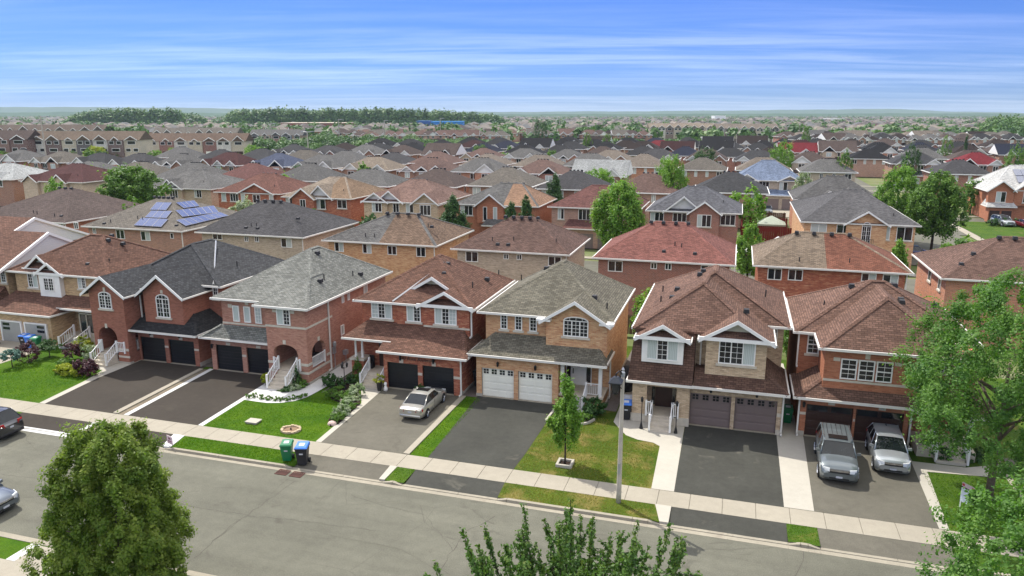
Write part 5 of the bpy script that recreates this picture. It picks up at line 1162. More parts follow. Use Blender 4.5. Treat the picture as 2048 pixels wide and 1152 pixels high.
ROWS[0] = (124, 'back', ['grey', 'taupe', 'grey', 'red', 'grey', 'grey', 'brown', 'taupe', 'char', 'rose', 'dgrey'], -133, 13.2)
cnt = 0
for ri, (y0, facing, cols, xs, pitch) in enumerate(ROWS):
    seen = -1
    for i, rk in enumerate(cols):
        x = xs+i*pitch+rnd.uniform(-.6, .6)
        if x > .34*y0+16 or x < -1.27*y0-16: continue
        if ri == 0 and x > 2: continue
        if ri == 1 and (-2 < x < 16 or x > 38): continue
        if 21 < x < 35 and y0 < 260: continue
        pxh = 1024+1530*((x*_rt.x+y0*_rt.y)/(-x*math.sin(YAW)+y0*math.cos(YAW)))
        if (y0 >= 181 and pxh < 330) or (y0 >= 216 and pxh < 500) or (y0 >= 240 and pxh < 640): continue
        seen += 1
        kind = 'back' if facing == 'back' else rnd.choice(['hipA', 'hipB', 'hipC', 'side', 'hipA'])
        bk = rnd.choice(['tan', 'buff', 'red', 'brown', 'rose', 'orange', 'red', 'brown'])
        if y0 < 250: lab = '%s roofed brick house, %s from the left in the %s row behind the street' % (ROOFN[rk], NTH[seen], ['fourth', 'fifth', 'sixth', 'seventh', 'eighth', 'ninth', 'tenth', 'eleventh'][ri]) ; grp = None
        else: lab = 'small %s roofed house in the crowded rows short of the green belt' % ROOFN[rk]; grp = 'houses of the %s roofs short of the green belt' % ROOFN[rk]
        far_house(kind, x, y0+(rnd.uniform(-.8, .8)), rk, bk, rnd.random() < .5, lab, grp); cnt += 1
# cross street and side streets between the rows
for y in (83, 142, 200, 258, 316):
    struct('road', MB().sheet([(-500, y), (140, y), (140, y+8.5), (-500, y+8.5)], -.10), M['road'])
    for a in (y-3.2, y+9.8): struct('sidewalk', MB().sheet([(-500, a), (140, a), (140, a+1.4), (-500, a+1.4)], -.06), M['concrete'])
struct('road', MB().sheet([(24.5, 92), (33, 92), (33, 260), (24.5, 260)], -.092), M['road'])
for a in (22.2, 34.2): struct('sidewalk', MB().sheet([(a, 93.5), (a+1.3, 93.5), (a+1.3, 141), (a, 141)], -.055), M['concrete'])
struct('lawn', MB().sheet([(35.6, 95), (60, 95), (60, 141), (35.6, 141)], -.05), M['grass_side'])
struct('driveway', MB().sheet([(20.7, 100), (24.5, 100), (24.5, 112), (20.7, 112)], -.05), M['asphalt_old'])
struct('road', MB().sheet([(33, 128), (140, 128), (140, 136), (33, 136)], -.088), M['road'])
struct('lawn', MB().sheet([(36, 137), (60, 137), (60, 145), (36, 145)], -.045), M['grass_side'])
struct('driveway', MB().sheet([(3.6, 141.5), (12, 141.5), (12, 153), (3.6, 153)], -.045), M['concrete'])
# fences of the yards beside the corner house, with canopies
def fence(label, x0, x1, y, mat, hgt=1.7, axis='x'):
    h = thing('fence', label, 'fence', ((x0+x1)/2, y, 0) if axis == 'x' else (y, (x0+x1)/2, 0)); n = int((x1-x0)/.3)
    vs = [MB().box(0, .27, -.02, .02, .05, hgt+dz).mesh('board', M[mat]) for dz in (0, .02, -.02)]
    if axis == 'y': vs = [MB().box(-.02, .02, 0, .27, .05, hgt+dz).mesh('board', M[mat]) for dz in (0, .02, -.02)]
    for i in range(n): put('board', vs[i % 3], h, loc=((x0-(x0+x1)/2+i*.3, 0, 0) if axis == 'x' else (0, x0-(x0+x1)/2+i*.3, 0)))
    for i in range(int((x1-x0)/2.4)+1):
        xx = x0+i*2.4; b = MB(); b.box(xx-.06, xx+.06, y+.03, y+.14, 0, hgt+.1) if axis == 'x' else b.box(y+.03, y+.14, xx-.06, xx+.06, 0, hgt+.1)
        part('post', b, M[mat], h)
fence('red stained board fence nearest the tan corner house wall', .9, 7.9, 112, 'redwood', 2.2); fence('red stained board fence behind the little grey pavilion', .9, 7.9, 122.5, 'redwood', 2.2)
fence('dark grey board fence in front of the blue roofed house drive', .5, 8.2, 131, 'wood', 2.0); fence('grey board fence behind the white canopy', 1.2, 7.6, 99, 'wood', 1.8)
fence('red stained side fence running back beside the blue grey gabled house', 112.2, 122.3, .95, 'redwood', 2.2, 'y')
def canopy(label, c, w_, d_, z0, z1, mat, tiers=1):
    h = thing('garden_canopy', label, 'canopy', c); x, y, _ = c
    b = MB(); b.add([(x-w_, y-d_, z0), (x+w_, y-d_, z0), (x+w_, y+d_, z0), (x-w_, y+d_, z0), (x, y, z1)], [(0, 1, 4), (1, 2, 4), (2, 3, 4), (3, 0, 4), (3, 2, 1, 0)]); b.box(x-w_, x+w_, y-d_-.02, y-d_, z0-.25, z0)
    part('roof', b, mat, h)
    if tiers > 1: part('top_tier', MB().add([(x-w_*.35, y-d_*.35, z1-.18), (x+w_*.35, y-d_*.35, z1-.18), (x+w_*.35, y+d_*.35, z1-.18), (x-w_*.35, y+d_*.35, z1-.18), (x, y, z1+.4)], [(0, 1, 4), (1, 2, 4), (2, 3, 4), (3, 0, 4), (3, 2, 1, 0)]), mat, h)
    for sx in (-1, 1):
        for sy in (-1, 1): part('post', MB().box(x+sx*(w_-.1)-.05, x+sx*(w_-.1)+.05, y+sy*(d_-.1)-.05, y+sy*(d_-.1)+.05, 0, z0), M['black'], h)
canopy('white garden canopy with two tier top beside the corner house', (5.2, 88.8 if False else 96.0, 0), 1.9, 1.7, 2.3, 3.0, M['white'], 2)
canopy('small pavilion with grey green hip roof inside the red fence', (5.2, 117.5, 0), 2.0, 1.7, 2.1, 3.2, plain('grey_green_roof', lin(160, 168, 150), .7))
b = MB(); 
hpg = thing('patio_cover', 'curved pale patio cover with white ribs behind the half tan roof', 'patio cover', (2.5, 90, 0))
for i in range(8):
    a0 = math.pi*i/8; a1 = math.pi*(i+1)/8
    part('roof_panel', MB().hexa([(.2+i*.62, 89, 2.1+.45*math.sin(a0)), (.78+i*.62, 89, 2.1+.45*math.sin(a1)), (.78+i*.62, 91.4, 2.3+.45*math.sin(a1)), (.2+i*.62, 91.4, 2.3+.45*math.sin(a0)), (.2+i*.62, 89, 2.14+.45*math.sin(a0)), (.78+i*.62, 89, 2.14+.45*math.sin(a1)), (.78+i*.62, 91.4, 2.34+.45*math.sin(a1)), (.2+i*.62, 91.4, 2.34+.45*math.sin(a0))]), M['white'], hpg)
for xx in (.3, 5.0): part('post', MB().box(xx-.05, xx+.05, 89.05, 89.15, 0, 2.15), M['white'], hpg)
# back fences between the first two rows
for i, (a, c) in enumerate(((-46, -36.9), (-36, -26), (-25.8, -15.9), (-15.7, -6), (-5.8, 3.7), (3.9, 14))):
    fence('weathered back yard fence, %s of those behind the street houses counted from the left' % NTH[i], a, c, 60.2, 'wood', 1.7)
# ------------------------------------------------------------------ far field
def bearing(px, D):                   # ground point at depth D (along the view axis) under image column px
    v = _rt*((px-1024)/FPX*math.cos(PITCH)*0+ (px-1024)/1530.0) + Vector((-math.sin(YAW), math.cos(YAW), 0))
    return Vector((v.x*D, v.y*D, 0))
def townhouses(label, px0, px1, D, ze, zr, units, walls, roof, depth=11, storeys=3, dark=False, group='terraces of townhouses beyond the green belt'):
    a, c = bearing(px0, D), bearing(px1, D); mid = (a+c)/2; L = (c-a).length; rz = math.atan2((c-a).y, (c-a).x)
    h = thing('townhouse_block', label, 'townhouses', mid, rz, None); u = L/units; r = random.Random(int(px0))
    rb = MB(); rb.prism([(-.3, ze-.1), (depth/2, zr), (depth+.3, ze-.1)], 'x', -L/2-.3, L/2+.3); put('roof', rb.mesh('roof', M['shingle']), h, roof)
    for i in range(units):
        x0 = -L/2+i*u; x1 = x0+u; wc = walls[i % len(walls)]; f = .5*(i % 2)
        put('wall', MB().box(x0, x1-.02, -f, depth, 0, ze).mesh('wall', M['brick']), h, wc)
        xc = (x0+x1)/2; hw = u*.38
        if r.random() < .28: hw *= .55
        gb = MB(); sl = 1.5; zp = ze+hw*r.choice([.6, .75, .9])
        gb.prism([(xc-hw-.3, ze-.1), (xc, zp+.1), (xc+hw+.3, ze-.1)], 'y', -f-.5, depth*.45); g = put('gable', gb.mesh('gable', M['shingle']), h, roof)
        put('fascia', MB().prism([(xc-hw-.3, ze-.1), (xc, zp+.15), (xc+hw+.3, ze-.1), (xc+hw+.3, ze-.35), (xc, zp-.15), (xc-hw-.3, ze-.35)], 'y', -f-.58, -f-.5).mesh('fascia', M['white']), g)
        put('gable_wall', MB().prism([(xc-hw, ze-.1), (xc, zp-.15), (xc+hw, ze-.1)], 'y', -f-.2, -f+.1).mesh('gable_wall', M['brick']), g, walls[(i+1) % len(walls)] if not dark else BK['red'])
        for s in range(storeys):
            z0 = ze-1.75-s*2.75
            if z0 < .3: z0 = .0
            if s == storeys-1: put('garage_door', MB().box(xc-u*.3, xc+u*.3, -f-.06, -f, 0, 2.1).mesh('garage_door', M[r.choice(['white_door', 'brown_door', 'taupe_door'])]), h); continue
            for sx in ((-1, 1) if (i+s) % 2 else (0,)):
                ww = u*.16 if sx else u*.26; xx = xc+sx*u*.24
                w1 = put('window', MB().box(xx-ww, xx+ww, -f-.08, -f, z0, z0+1.35).mesh('window', M['white']), h)
                put('pane', MB().box(xx-ww+.12, xx+ww-.12, -f-.1, -f-.07, z0+.12, z0+1.22).mesh('pane', M['glass']), w1)
    return h
WH, CR = lin(206, 202, 192), lin(188, 176, 152)
townhouses('long pale and dark brick townhouse terrace with dormers, behind the left street trees', 52, 272, 290, 8.4, 11.6, 7, [WH, lin(92, 62, 56), CR, lin(70, 62, 66)], lin(128, 114, 100))
townhouses('dark red brick townhouse end with brown roof at the far left edge', -60, 46, 285, 8.8, 12.0, 3, [lin(98, 56, 50), lin(120, 80, 66)], R['brown'])
townhouses('two storey townhouse row with red brick gables right of the pale terrace', 284, 486, 330, 6.6, 9.8, 7, [CR, lin(128, 72, 60), WH], lin(126, 108, 94), storeys=2)
townhouses('white townhouse row with small gables in the distance at the far left', -20, 205, 470, 8.2, 11.6, 9, [WH, lin(216, 214, 206)], lin(120, 108, 98))
townhouses('distant townhouse row with brown gables behind the brick gabled row', 300, 470, 420, 7.6, 10.6, 8, [lin(120, 84, 72), CR], R['taupe'])
townhouses('blue grey and brick townhouses at the left end of the green belt', 495, 602, 390, 7.4, 10.2, 5, [lin(106, 116, 128), lin(150, 122, 100), lin(126, 80, 66)], R['grey'], storeys=2)
townhouses('long white and tan townhouse terrace behind the dark roofs at right', 1300, 1430, 520, 9.0, 11.8, 8, [CR, lin(206, 200, 186), lin(120, 96, 84)], R['sand'])
townhouses('brown and white terrace right of the long white terrace', 1436, 1560, 500, 8.8, 11.8, 8, [lin(206, 204, 200), lin(104, 82, 74), CR], R['tan'])
# detached rows past the green belt
k = 0
for (p0, p1, D, n, pal) in ((705, 1010, 455, 15, ['rose', 'brown', 'taupe', 'rose']), (640, 1060, 510, 17, ['pinkish', 'tan', 'brown', 'rose']), (1060, 1300, 470, 11, ['brown', 'taupe', 'rose', 'dbrown']), (1570, 2040, 430, 17, ['taupe', 'dbrown', 'grey', 'brown', 'tan']), (1600, 2060, 380, 14, ['dgrey', 'brown', 'black', 'dbrown', 'grey']), (280, 640, 560, 15, ['tan', 'rose', 'taupe', 'grey'])):
    for i in range(n):
        q = bearing(p0+(p1-p0)*(i+.5)/n, D+rnd.uniform(-4, 4)); rk = rnd.choice(pal)
        far_house(rnd.choice(['hipA', 'hipB', 'hipC', 'side']), q.x, q.y, rk, rnd.choice(['brown', 'red', 'rose', 'buff']), rnd.random() < .5, 'distant %s roofed house in the rows past the green belt' % ROOFN[rk], 'distant %s roofed houses past the green belt' % ROOFN[rk], YAW+rnd.uniform(-.1, .1))
# everything farther merges into one mass of roofs
def flatmat(name, c): return plain(name, tuple(v*.85 for v in c), .9, var=.1, scale=.02)
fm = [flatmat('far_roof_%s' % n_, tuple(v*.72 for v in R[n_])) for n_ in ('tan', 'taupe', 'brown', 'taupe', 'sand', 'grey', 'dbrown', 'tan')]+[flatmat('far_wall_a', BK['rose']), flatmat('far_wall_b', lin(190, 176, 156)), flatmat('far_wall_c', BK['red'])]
rf = random.Random(5); vs, fs, ms = [], [], []
D = 560.0
while D < 3200:
    w0 = bearing(-60, D); w1 = bearing(2110, D); Lr = (w1-w0).length
    step = 13.5+D*.0035; n = int(Lr/step); ang = YAW
    off = rf.uniform(0, step); street = rf.random() < .3
    for i in range(n):
        px = -60+2170*(i*step+off)/Lr
        if rf.random() < .12 or px > 2110: continue
        if 120 < px < 1010 and 930 < D < 1240: continue
        q = bearing(px, D+rf.uniform(-3, 3)); a = ang+rf.choice([0, 0, .25, -.2, math.pi/2])*1.0+.3*math.sin(px*.004+D*.003)
        hx = rf.uniform(5.2, 6.6); hy = rf.uniform(5, 6.5); ze = rf.uniform(5, 6.2); zr = ze+rf.uniform(2.4, 3.4); ca, sa = math.cos(a), math.sin(a)
        T = lambda x, y, z: (q.x+ca*x-sa*y, q.y+sa*x+ca*y, z)
        b0 = len(vs); vs += [T(x, y, z) for z in (0, ze) for x, y in ((-hx+.4, -hy+.4), (hx-.4, -hy+.4), (hx-.4, hy-.4), (-hx+.4, hy-.4))]
        wmi = 8+rf.choice([0, 0, 1, 2]); fs += [(b0, b0+1, b0+5, b0+4), (b0+1, b0+2, b0+6, b0+5), (b0+3, b0, b0+4, b0+7)]; ms += [wmi]*3
        b1 = len(vs); rw = rf.uniform(.3, 2.5); vs += [T(-hx, -hy, ze), T(hx, -hy, ze), T(hx, hy, ze), T(-hx, hy, ze), T(-rw, 0, zr), T(rw, 0, zr)]
        rm = rf.randrange(8); fs += [(b1, b1+1, b1+5, b1+4), (b1+1, b1+2, b1+5), (b1+2, b1+3, b1+4, b1+5), (b1+3, b1, b1+4)]; ms += [rm]*4
        if D < 1500 and rf.random() < .7:
            gx = rf.uniform(-2.5, 2.5); b2 = len(vs); vs += [T(gx-2, -hy-.4, ze-.1), T(gx+2, -hy-.4, ze-.1), T(gx, -hy-.4, ze+1.5), T(gx, -.5, ze+1.5), T(gx-2, -.5, ze-.1), T(gx+2, -.5, ze-.1)]
            fs += [(b2, b2+1, b2+2), (b2, b2+2, b2+3, b2+4), (b2+1, b2+5, b2+3, b2+2)]; ms += [8+rf.randrange(3), rm, rm]
    D += (26+D*.012) if not street else (40+D*.012)
me = bpy.data.meshes.new('distant_houses'); me.from_pydata(vs, [], fs)
for q_ in fm: me.materials.append(q_)
me.polygons.foreach_set('material_index', ms)
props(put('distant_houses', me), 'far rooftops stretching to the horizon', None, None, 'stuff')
# larger far buildings
def block(name, label, cat, px0, px1, D, hgt, depth, col, roofc=None, wins=0, band=None):
    a, c = bearing(px0, D), bearing(px1, D); L = (c-a).length; h = thing(name, label, cat, (a+c)/2, math.atan2((c-a).y, (c-a).x))
    put('wall', MB().box(-L/2, L/2, 0, depth, 0, hgt).mesh('wall', plain(name+'_wall', col, .8)), h)
    put('roof', MB().box(-L/2-.3, L/2+.3, -.3, depth+.3, hgt, hgt+.5).mesh('roof', plain(name+'_roof', roofc or lin(190, 186, 178), .8)), h)
    for i in range(wins):
        x = -L/2+L*(i+.5)/wins; put('window', MB().box(x-L/wins*.3, x+L/wins*.3, -.1, 0, hgt*.45, hgt*.75).mesh('window', M['glass']), h)
    if band: put('sign_panel', MB().box(L*.55-L/2, L*.75-L/2, -.2, 0, hgt*.3, hgt*.95).mesh('sign_panel', plain(name+'_sign', band, .5)), h)
block('school_building', 'long red brick flat roofed building at the edge of the wood', 'building', 560, 690, 760, 9, 40, lin(140, 86, 72), lin(196, 180, 160), 12)
block('blue_building', 'bright blue flat building below the wood', 'building', 862, 925, 780, 10.2, 30, lin(40, 120, 190), lin(60, 140, 205), 6)
block('blue_building', 'smaller dark blue building left of the bright blue one', 'building', 832, 858, 800, 10.5, 30, lin(40, 86, 140), lin(60, 110, 165), 4)
block('plaza_building', 'low white plaza with a crimson panel behind the dark roofs', 'building', 1418, 1470, 400, 5.4, 14, lin(214, 212, 208), None, 6, lin(170, 40, 70))
block('barn', 'bright white long hall near the horizon with a rounded tower', 'building', 1430, 1452, 1700, 14, 30, lin(230, 230, 228), lin(235, 235, 232), 0)
block('barn', 'low white shed near the horizon right of the white hall', 'building', 1660, 1690, 1500, 9, 30, lin(224, 222, 216), lin(228, 228, 224), 0)
# poles of the arterial road
PL = [(80, 232, 345), (372, 238, 302), (612, 262, 312), (676, 238, 292), (768, 240, 290), (836, 250, 284), (880, 236, 284), (1066, 236, 276), (1120, 234, 275), (1175, 234, 275), (1204, 240, 272), (1245, 238, 272), (1462, 238, 276), (1330, 242, 272), (1745, 258, 300), (540, 246, 300)]
for i, (px, yt, yb) in enumerate(PL):
    D = 18*1530/(yb-228); q = bearing(px, D); z = 18-(yt-228)*D/1530
    h = thing('street_pole', 'slender grey roadside pole %s' % ('nearest the pale terrace at far left' if i == 0 else 'with twin lamps over the green belt trees' if i == 2 else 'along the far arterial road'), 'pole', q, 0, None if i in (0, 2) else 'poles along the far arterial road')
    part('shaft', MB().tube(q, (q.x, q.y, z), .16+.0004*D, .10+.0003*D, 8), M['found'], h)
    for s in ((-1, 1) if i == 2 else (1,)):
        e = Vector((q.x, q.y, z))+_rt*(s*2.2)+Vector((0, 0, -.1)); part('lamp_arm', MB().tube((q.x, q.y, z-.3), e, .08+.0002*D, n=5).box(e.x-.5, e.x+.5, e.y-.2, e.y+.2, e.z-.1, e.z+.15), M['steel'], h)
# hills on the horizon
def ridge(D, prof, name, depth=1200, seed=1):
    r = random.Random(seed); vs = []; fs = []; n = 240
    for i in range(n+1):
        px = -500+3050*i/n; y = np.interp(px, [p[0] for p in prof], [p[1] for p in prof])+.35*math.sin(px*.031)+.25*math.sin(px*.083+1)+r.uniform(-.2, .2)
        z = 18+(228-y)*D/1530; a, m_, b_ = bearing(px, D*.93), bearing(px, D), bearing(px, D+depth)
        vs += [(a.x, a.y, -2), (m_.x, m_.y, z), (b_.x, b_.y, -2)]
        if i: k = 3*i; fs += [(k-3, k, k+1, k-2), (k-2, k+1, k+2, k-1)]
    me = bpy.data.meshes.new(name); me.from_pydata(vs, [], fs); me.materials.append(M['hill'])
    me.polygons.foreach_set('use_smooth', [True]*len(fs))
    props(put(name, me), None, None, None, 'structure')
m = NT('hill_woods'); p = m.world((1, 1, 3)); c = m.mix(m.noise(p, .004, 5, .6), lin(36, 62, 40), lin(70, 92, 56)); M['hill'] = m.out(m.mul(c, m.ramp(m.noise(p, .03, 4, .7), [(.3, .75), (.7, 1.25)])), .95, 0, .1)
ridge(6800, [(-500, 216), (0, 214), (250, 215), (450, 217), (700, 222), (1000, 224), (1300, 222.5), (1600, 220), (1720, 218), (1820, 219), (1900, 223), (2048, 226), (2500, 226)], 'hills')
ridge(3900, [(-500, 226), (0, 225), (200, 224), (430, 226), (600, 227), (1000, 228.5), (1500, 227.5), (1900, 226.5), (2050, 227), (2500, 227)], 'hills', 700, 9)

# aerial haze
b = MB(); b.box(-9500, 6500, -700, 11500, -3.5, 90)
hz = put('haze', b.mesh('haze', [])); hz['kind'] = 'stuff'
hm = bpy.data.materials.new('haze_air'); hm.use_nodes = True; ht = hm.node_tree
for n_ in list(ht.nodes):
    if n_.type == 'BSDF_PRINCIPLED': ht.nodes.remove(n_)
pv = ht.nodes.new('ShaderNodeVolumePrincipled'); pv.inputs['Color'].default_value = (.72, .87, 1.0, 1); pv.inputs['Density'].default_value = 0.75e-4; pv.inputs['Anisotropy'].default_value = .0
ht.links.new(pv.outputs[0], ht.nodes['Material Output'].inputs['Volume'])
hz.data.materials.clear(); hz.data.materials.append(hm)
# ------------------------------------------------------------------ trees and shrubs
nr_ = np.random.default_rng(12)
def leaf_mesh(name, centers, normals, size, mat, tone, jitter=.5, shape=1.7):
    n = len(centers); N = normals+nr_.normal(0, jitter, (n, 3)); N /= np.linalg.norm(N, axis=1, keepdims=True)+1e-9
    a = np.cross(N, nr_.normal(0, 1, (n, 3))); a /= np.linalg.norm(a, axis=1, keepdims=True)+1e-9; b = np.cross(N, a)
    s = size*nr_.uniform(.6, 1.3, (n, 1)); L = a*s*shape*.5; Wd = b*s*.5
    bend = N*s*.18
    V = np.stack([centers-L, centers+Wd-bend, centers+L, centers-Wd-bend], 1).reshape(-1, 3).astype(np.float32)
    me = bpy.data.meshes.new(name); me.vertices.add(4*n); me.vertices.foreach_set('co', V.ravel())
    me.loops.add(4*n); me.loops.foreach_set('vertex_index', np.arange(4*n, dtype=np.int32))
    me.polygons.add(n); me.polygons.foreach_set('loop_start', np.arange(0, 4*n, 4, dtype=np.int32)); me.polygons.foreach_set('loop_total', np.full(n, 4, np.int32))
    me.update(); at = me.attributes.new('tone', 'FLOAT', 'POINT'); at.data.foreach_set('value', np.repeat(tone, 4).astype(np.float32))
    me.materials.append(mat); return me
def crown_pts(n, nclump, prof, seed, spread=.16, shell=.65, zlo=0.0):
    """points in a unit crown: z 0..1, radius prof(z) (<=1)"""
    g = np.random.default_rng(seed); cs = []
    while len(cs) < nclump:
        z = g.uniform(zlo, 1); rr = prof(z)
        if g.random() > rr+.05: continue
        r = rr*(g.random()**(.5*(1-shell)+.08)); t = g.uniform(0, 2*math.pi); lob = 1+.16*math.sin(3*t+seed)+.12*math.sin(5*t+z*9+seed*2)
        cs.append((r*lob*math.cos(t), r*lob*math.sin(t), z))
    cs = np.array(cs); tn = g.uniform(0, 1, nclump); sz = g.uniform(.6, 1.35, (nclump, 1))
    k = g.integers(0, nclump, n); d = g.normal(0, 1, (n, 3)); d /= np.linalg.norm(d, axis=1, keepdims=True); rad = g.random((n, 1))**.45
    ax = g.normal(0, 1, (nclump, 3))*np.array([1, 1, .45]); ax /= np.linalg.norm(ax, axis=1, keepdims=True)
    P = cs[k]+d*rad*spread*sz[k]*np.array([.8, .8, .5])+ax[k]*np.clip(g.normal(0, .55, (n, 1)), -1.3, 1.3)*spread*sz[k]
    st = g.random(n) < .10; P[st] *= np.stack([g.uniform(.55, 1, st.sum())]*2+[np.ones(st.sum())], 1)
    N = d*.8+np.array([0, 0, .7])+cs[k]*np.array([.5, .5, 0])
    return P, N, np.clip(tn[k]*.55+g.uniform(0, .45, n), 0, 1)
OV = lambda z: math.sin(math.pi*min(1, max(0, (z*.93+.05)))**.8)**.62 if 0 <= z <= 1 else 0
CONE = lambda z: max(.06, (1-z)**.75*min(1, .55+z*2.2))
ROUND = lambda z: math.sqrt(max(0, 1-(2*z-1)**2))
def tree(label, base, hgt, rad, mat, n=5000, clump=70, leaf=.3, prof=OV, z0=.22, seed=1, spread=.17, trunk=.16, name='tree', group=None, bark='bark', cat='tree', lean=(0, 0), limbs=6, mesh=None):
    t = thing(name, label, cat, base, 0, group); H = hgt*(1-z0)
    P, N, tn = crown_pts(n, clump, prof, seed, spread); S = np.array([rad, rad, H]); P = P*S+np.array([lean[0], lean[1], hgt*z0])
    c = put('crown', leaf_mesh('crown', P, N, leaf, M[mat], tn), t)
    b = MB(); g = random.Random(seed); top = Vector((lean[0]*.8, lean[1]*.8, hgt*(z0+.5*(1-z0))))
    b.tube((0, 0, -.1), (lean[0]*.3, lean[1]*.3, hgt*z0+.1), trunk, trunk*.75, 9); b.tube((lean[0]*.3, lean[1]*.3, hgt*z0), top, trunk*.75, trunk*.3, 8)
    for i in range(limbs):
        a = 2*math.pi*i/max(1, limbs)+g.uniform(-.4, .4); zz_ = hgt*(z0+(1-z0)*g.uniform(.0, .35)); e = Vector((math.cos(a)*rad*.72, math.sin(a)*rad*.72, zz_+H*g.uniform(.12, .35)))
        b.tube((lean[0]*.4, lean[1]*.4, zz_), e, trunk*.42, trunk*.12, 6)
    put('trunk', b.mesh('trunk', M[bark], smooth=True), t)
    return t
# big linden at the near kerb, left
tree('large leafy green tree in the near left corner of the picture', (-20.95, 19.4, 0), 7.05, 2.55, 'leaf_olive', 140000, 600, .07, lambda z: max(.07, (1-z)**.29*min(1, .74+z*1.5)), .12, 3, .085, .16, limbs=9)
# honey locust on the right lawn: airy, in layers
tree('tall airy green street tree on the right lawn in front of the orange brick house', (12.4, 37.4, 0), 11.05, 4.55, 'leaf_locust', 78000, 300, .080, lambda z: math.sin(math.pi*min(1, z*.8+.18))**.7, .26, 8, .10, .19, limbs=10, bark='bark')
tree('bushy top of a near green tree at the bottom right edge', (8.6, 21.0, 0), 8.6, 3.1, 'leaf_locust', 38000, 220, .068, OV, .3, 21, .10, .13, limbs=8)
# upright shoots of the near tree at the bottom centre
def shoot_tree(label, base, hgt, rad, seed):
    t = thing('tree', label, 'tree', base); g = np.random.default_rng(seed); b = MB(); C, N, T_ = [], [], []
    org = np.array([0, 0, hgt*.28]); b.tube((0, 0, -.1), (0, 0, hgt*.33), .13, .1, 8)
    def twig(st, mid, tip, r0, dens, lo, spread):
        pts = [(1-u)**2*st+2*u*(1-u)*mid+u*u*tip for u in np.linspace(0, 1, 6)]
        for k in range(5): b.tube(pts[k], pts[k+1], r0*(1-k/6)+.004, r0*(1-(k+1)/6)+.004, 4, False)
        L = np.linalg.norm(tip-st); m_ = max(3, int(L*dens)); u = g.uniform(lo, 1.0, m_)[:, None]; q = (1-u)**2*st+2*u*(1-u)*mid+u*u*tip
        off = g.normal(0, 1, (m_, 3)); off /= np.linalg.norm(off, axis=1, keepdims=True)
        C.append(q+off*(.02+spread*g.random((m_, 1)))); N.append(off+np.array([0, 0, .6])); T_.append(np.clip(g.uniform(.0, .7, m_)+.3*(u[:, 0] > .8), 0, 1))
        return pts
    for i in range(175):
        a = g.uniform(0, 2*math.pi); rr = rad*1.12*g.random()**.45; zt = hgt*(1-.30*(rr/rad)**2)*g.uniform(.72, 1.0)
        tip = np.array([rr*math.cos(a), rr*math.sin(a), zt]); st = org+np.array([rr*.18*math.cos(a), rr*.18*math.sin(a), g.uniform(-.3, 1.0)])
        mid = st*.5+tip*.5+np.array([rr*.16*math.cos(a), rr*.16*math.sin(a), -.35])
        pts = twig(st, mid, tip, .028, 62, .4, .10)
        for k in range(7):
            u = g.uniform(.35, .93); p0 = (1-u)**2*st+2*u*(1-u)*mid+u*u*tip; d = g.normal(0, 1, 3)*.8+np.array([1.1*math.cos(a), 1.1*math.sin(a), .75]); d /= np.linalg.norm(d)
            L = g.uniform(.4, 1.25)*(1.15-u*.6); e = p0+d*L; twig(p0, (p0+e)/2+np.array([0, 0, -.04]), e, .010, 95, .05, .07)
    put('crown', leaf_mesh('crown', np.concatenate(C), np.concatenate(N), .062, M['leaf_shoot'], np.concatenate(T_), .6, 1.9), t); put('trunk', b.mesh('trunk', M['bark_dark']), t)
shoot_tree('near tree with upright leafy shoots at the bottom centre of the picture', (-3.1, 15.6, 0), 9.15, 4.2, 4)
# young maple with a square stone edging
ty = tree('slim young maple with bright leaves on the dry lawn by the lamp post', (-7.75, 35.4, 0), 4.85, .98, 'leaf_fresh', 9000, 90, .085, lambda z: max(.12, (1-z)**.8*min(1, .55+z*1.9)), .3, 5, .2, .055, limbs=6, bark='bark_dark')
te = thing('tree_edging', 'square pale stone edging round the foot of the young maple', 'edging', (-7.75, 35.4, 0))
for (a, c, d, e) in ((-.42, .42, -.42, -.3), (-.42, .42, .3, .42), (-.42, -.3, -.3, .3), (.3, .42, -.3, .3)): part('block', MB().box(-7.75+a, -7.75+c, 35.4+d, 35.4+e, 0, .16), M['concrete_w'], te)
part('soil', MB().sheet([(-8.05, 35.1), (-7.45, 35.1), (-7.45, 35.7), (-8.05, 35.7)], .05), M['mulch'], te)
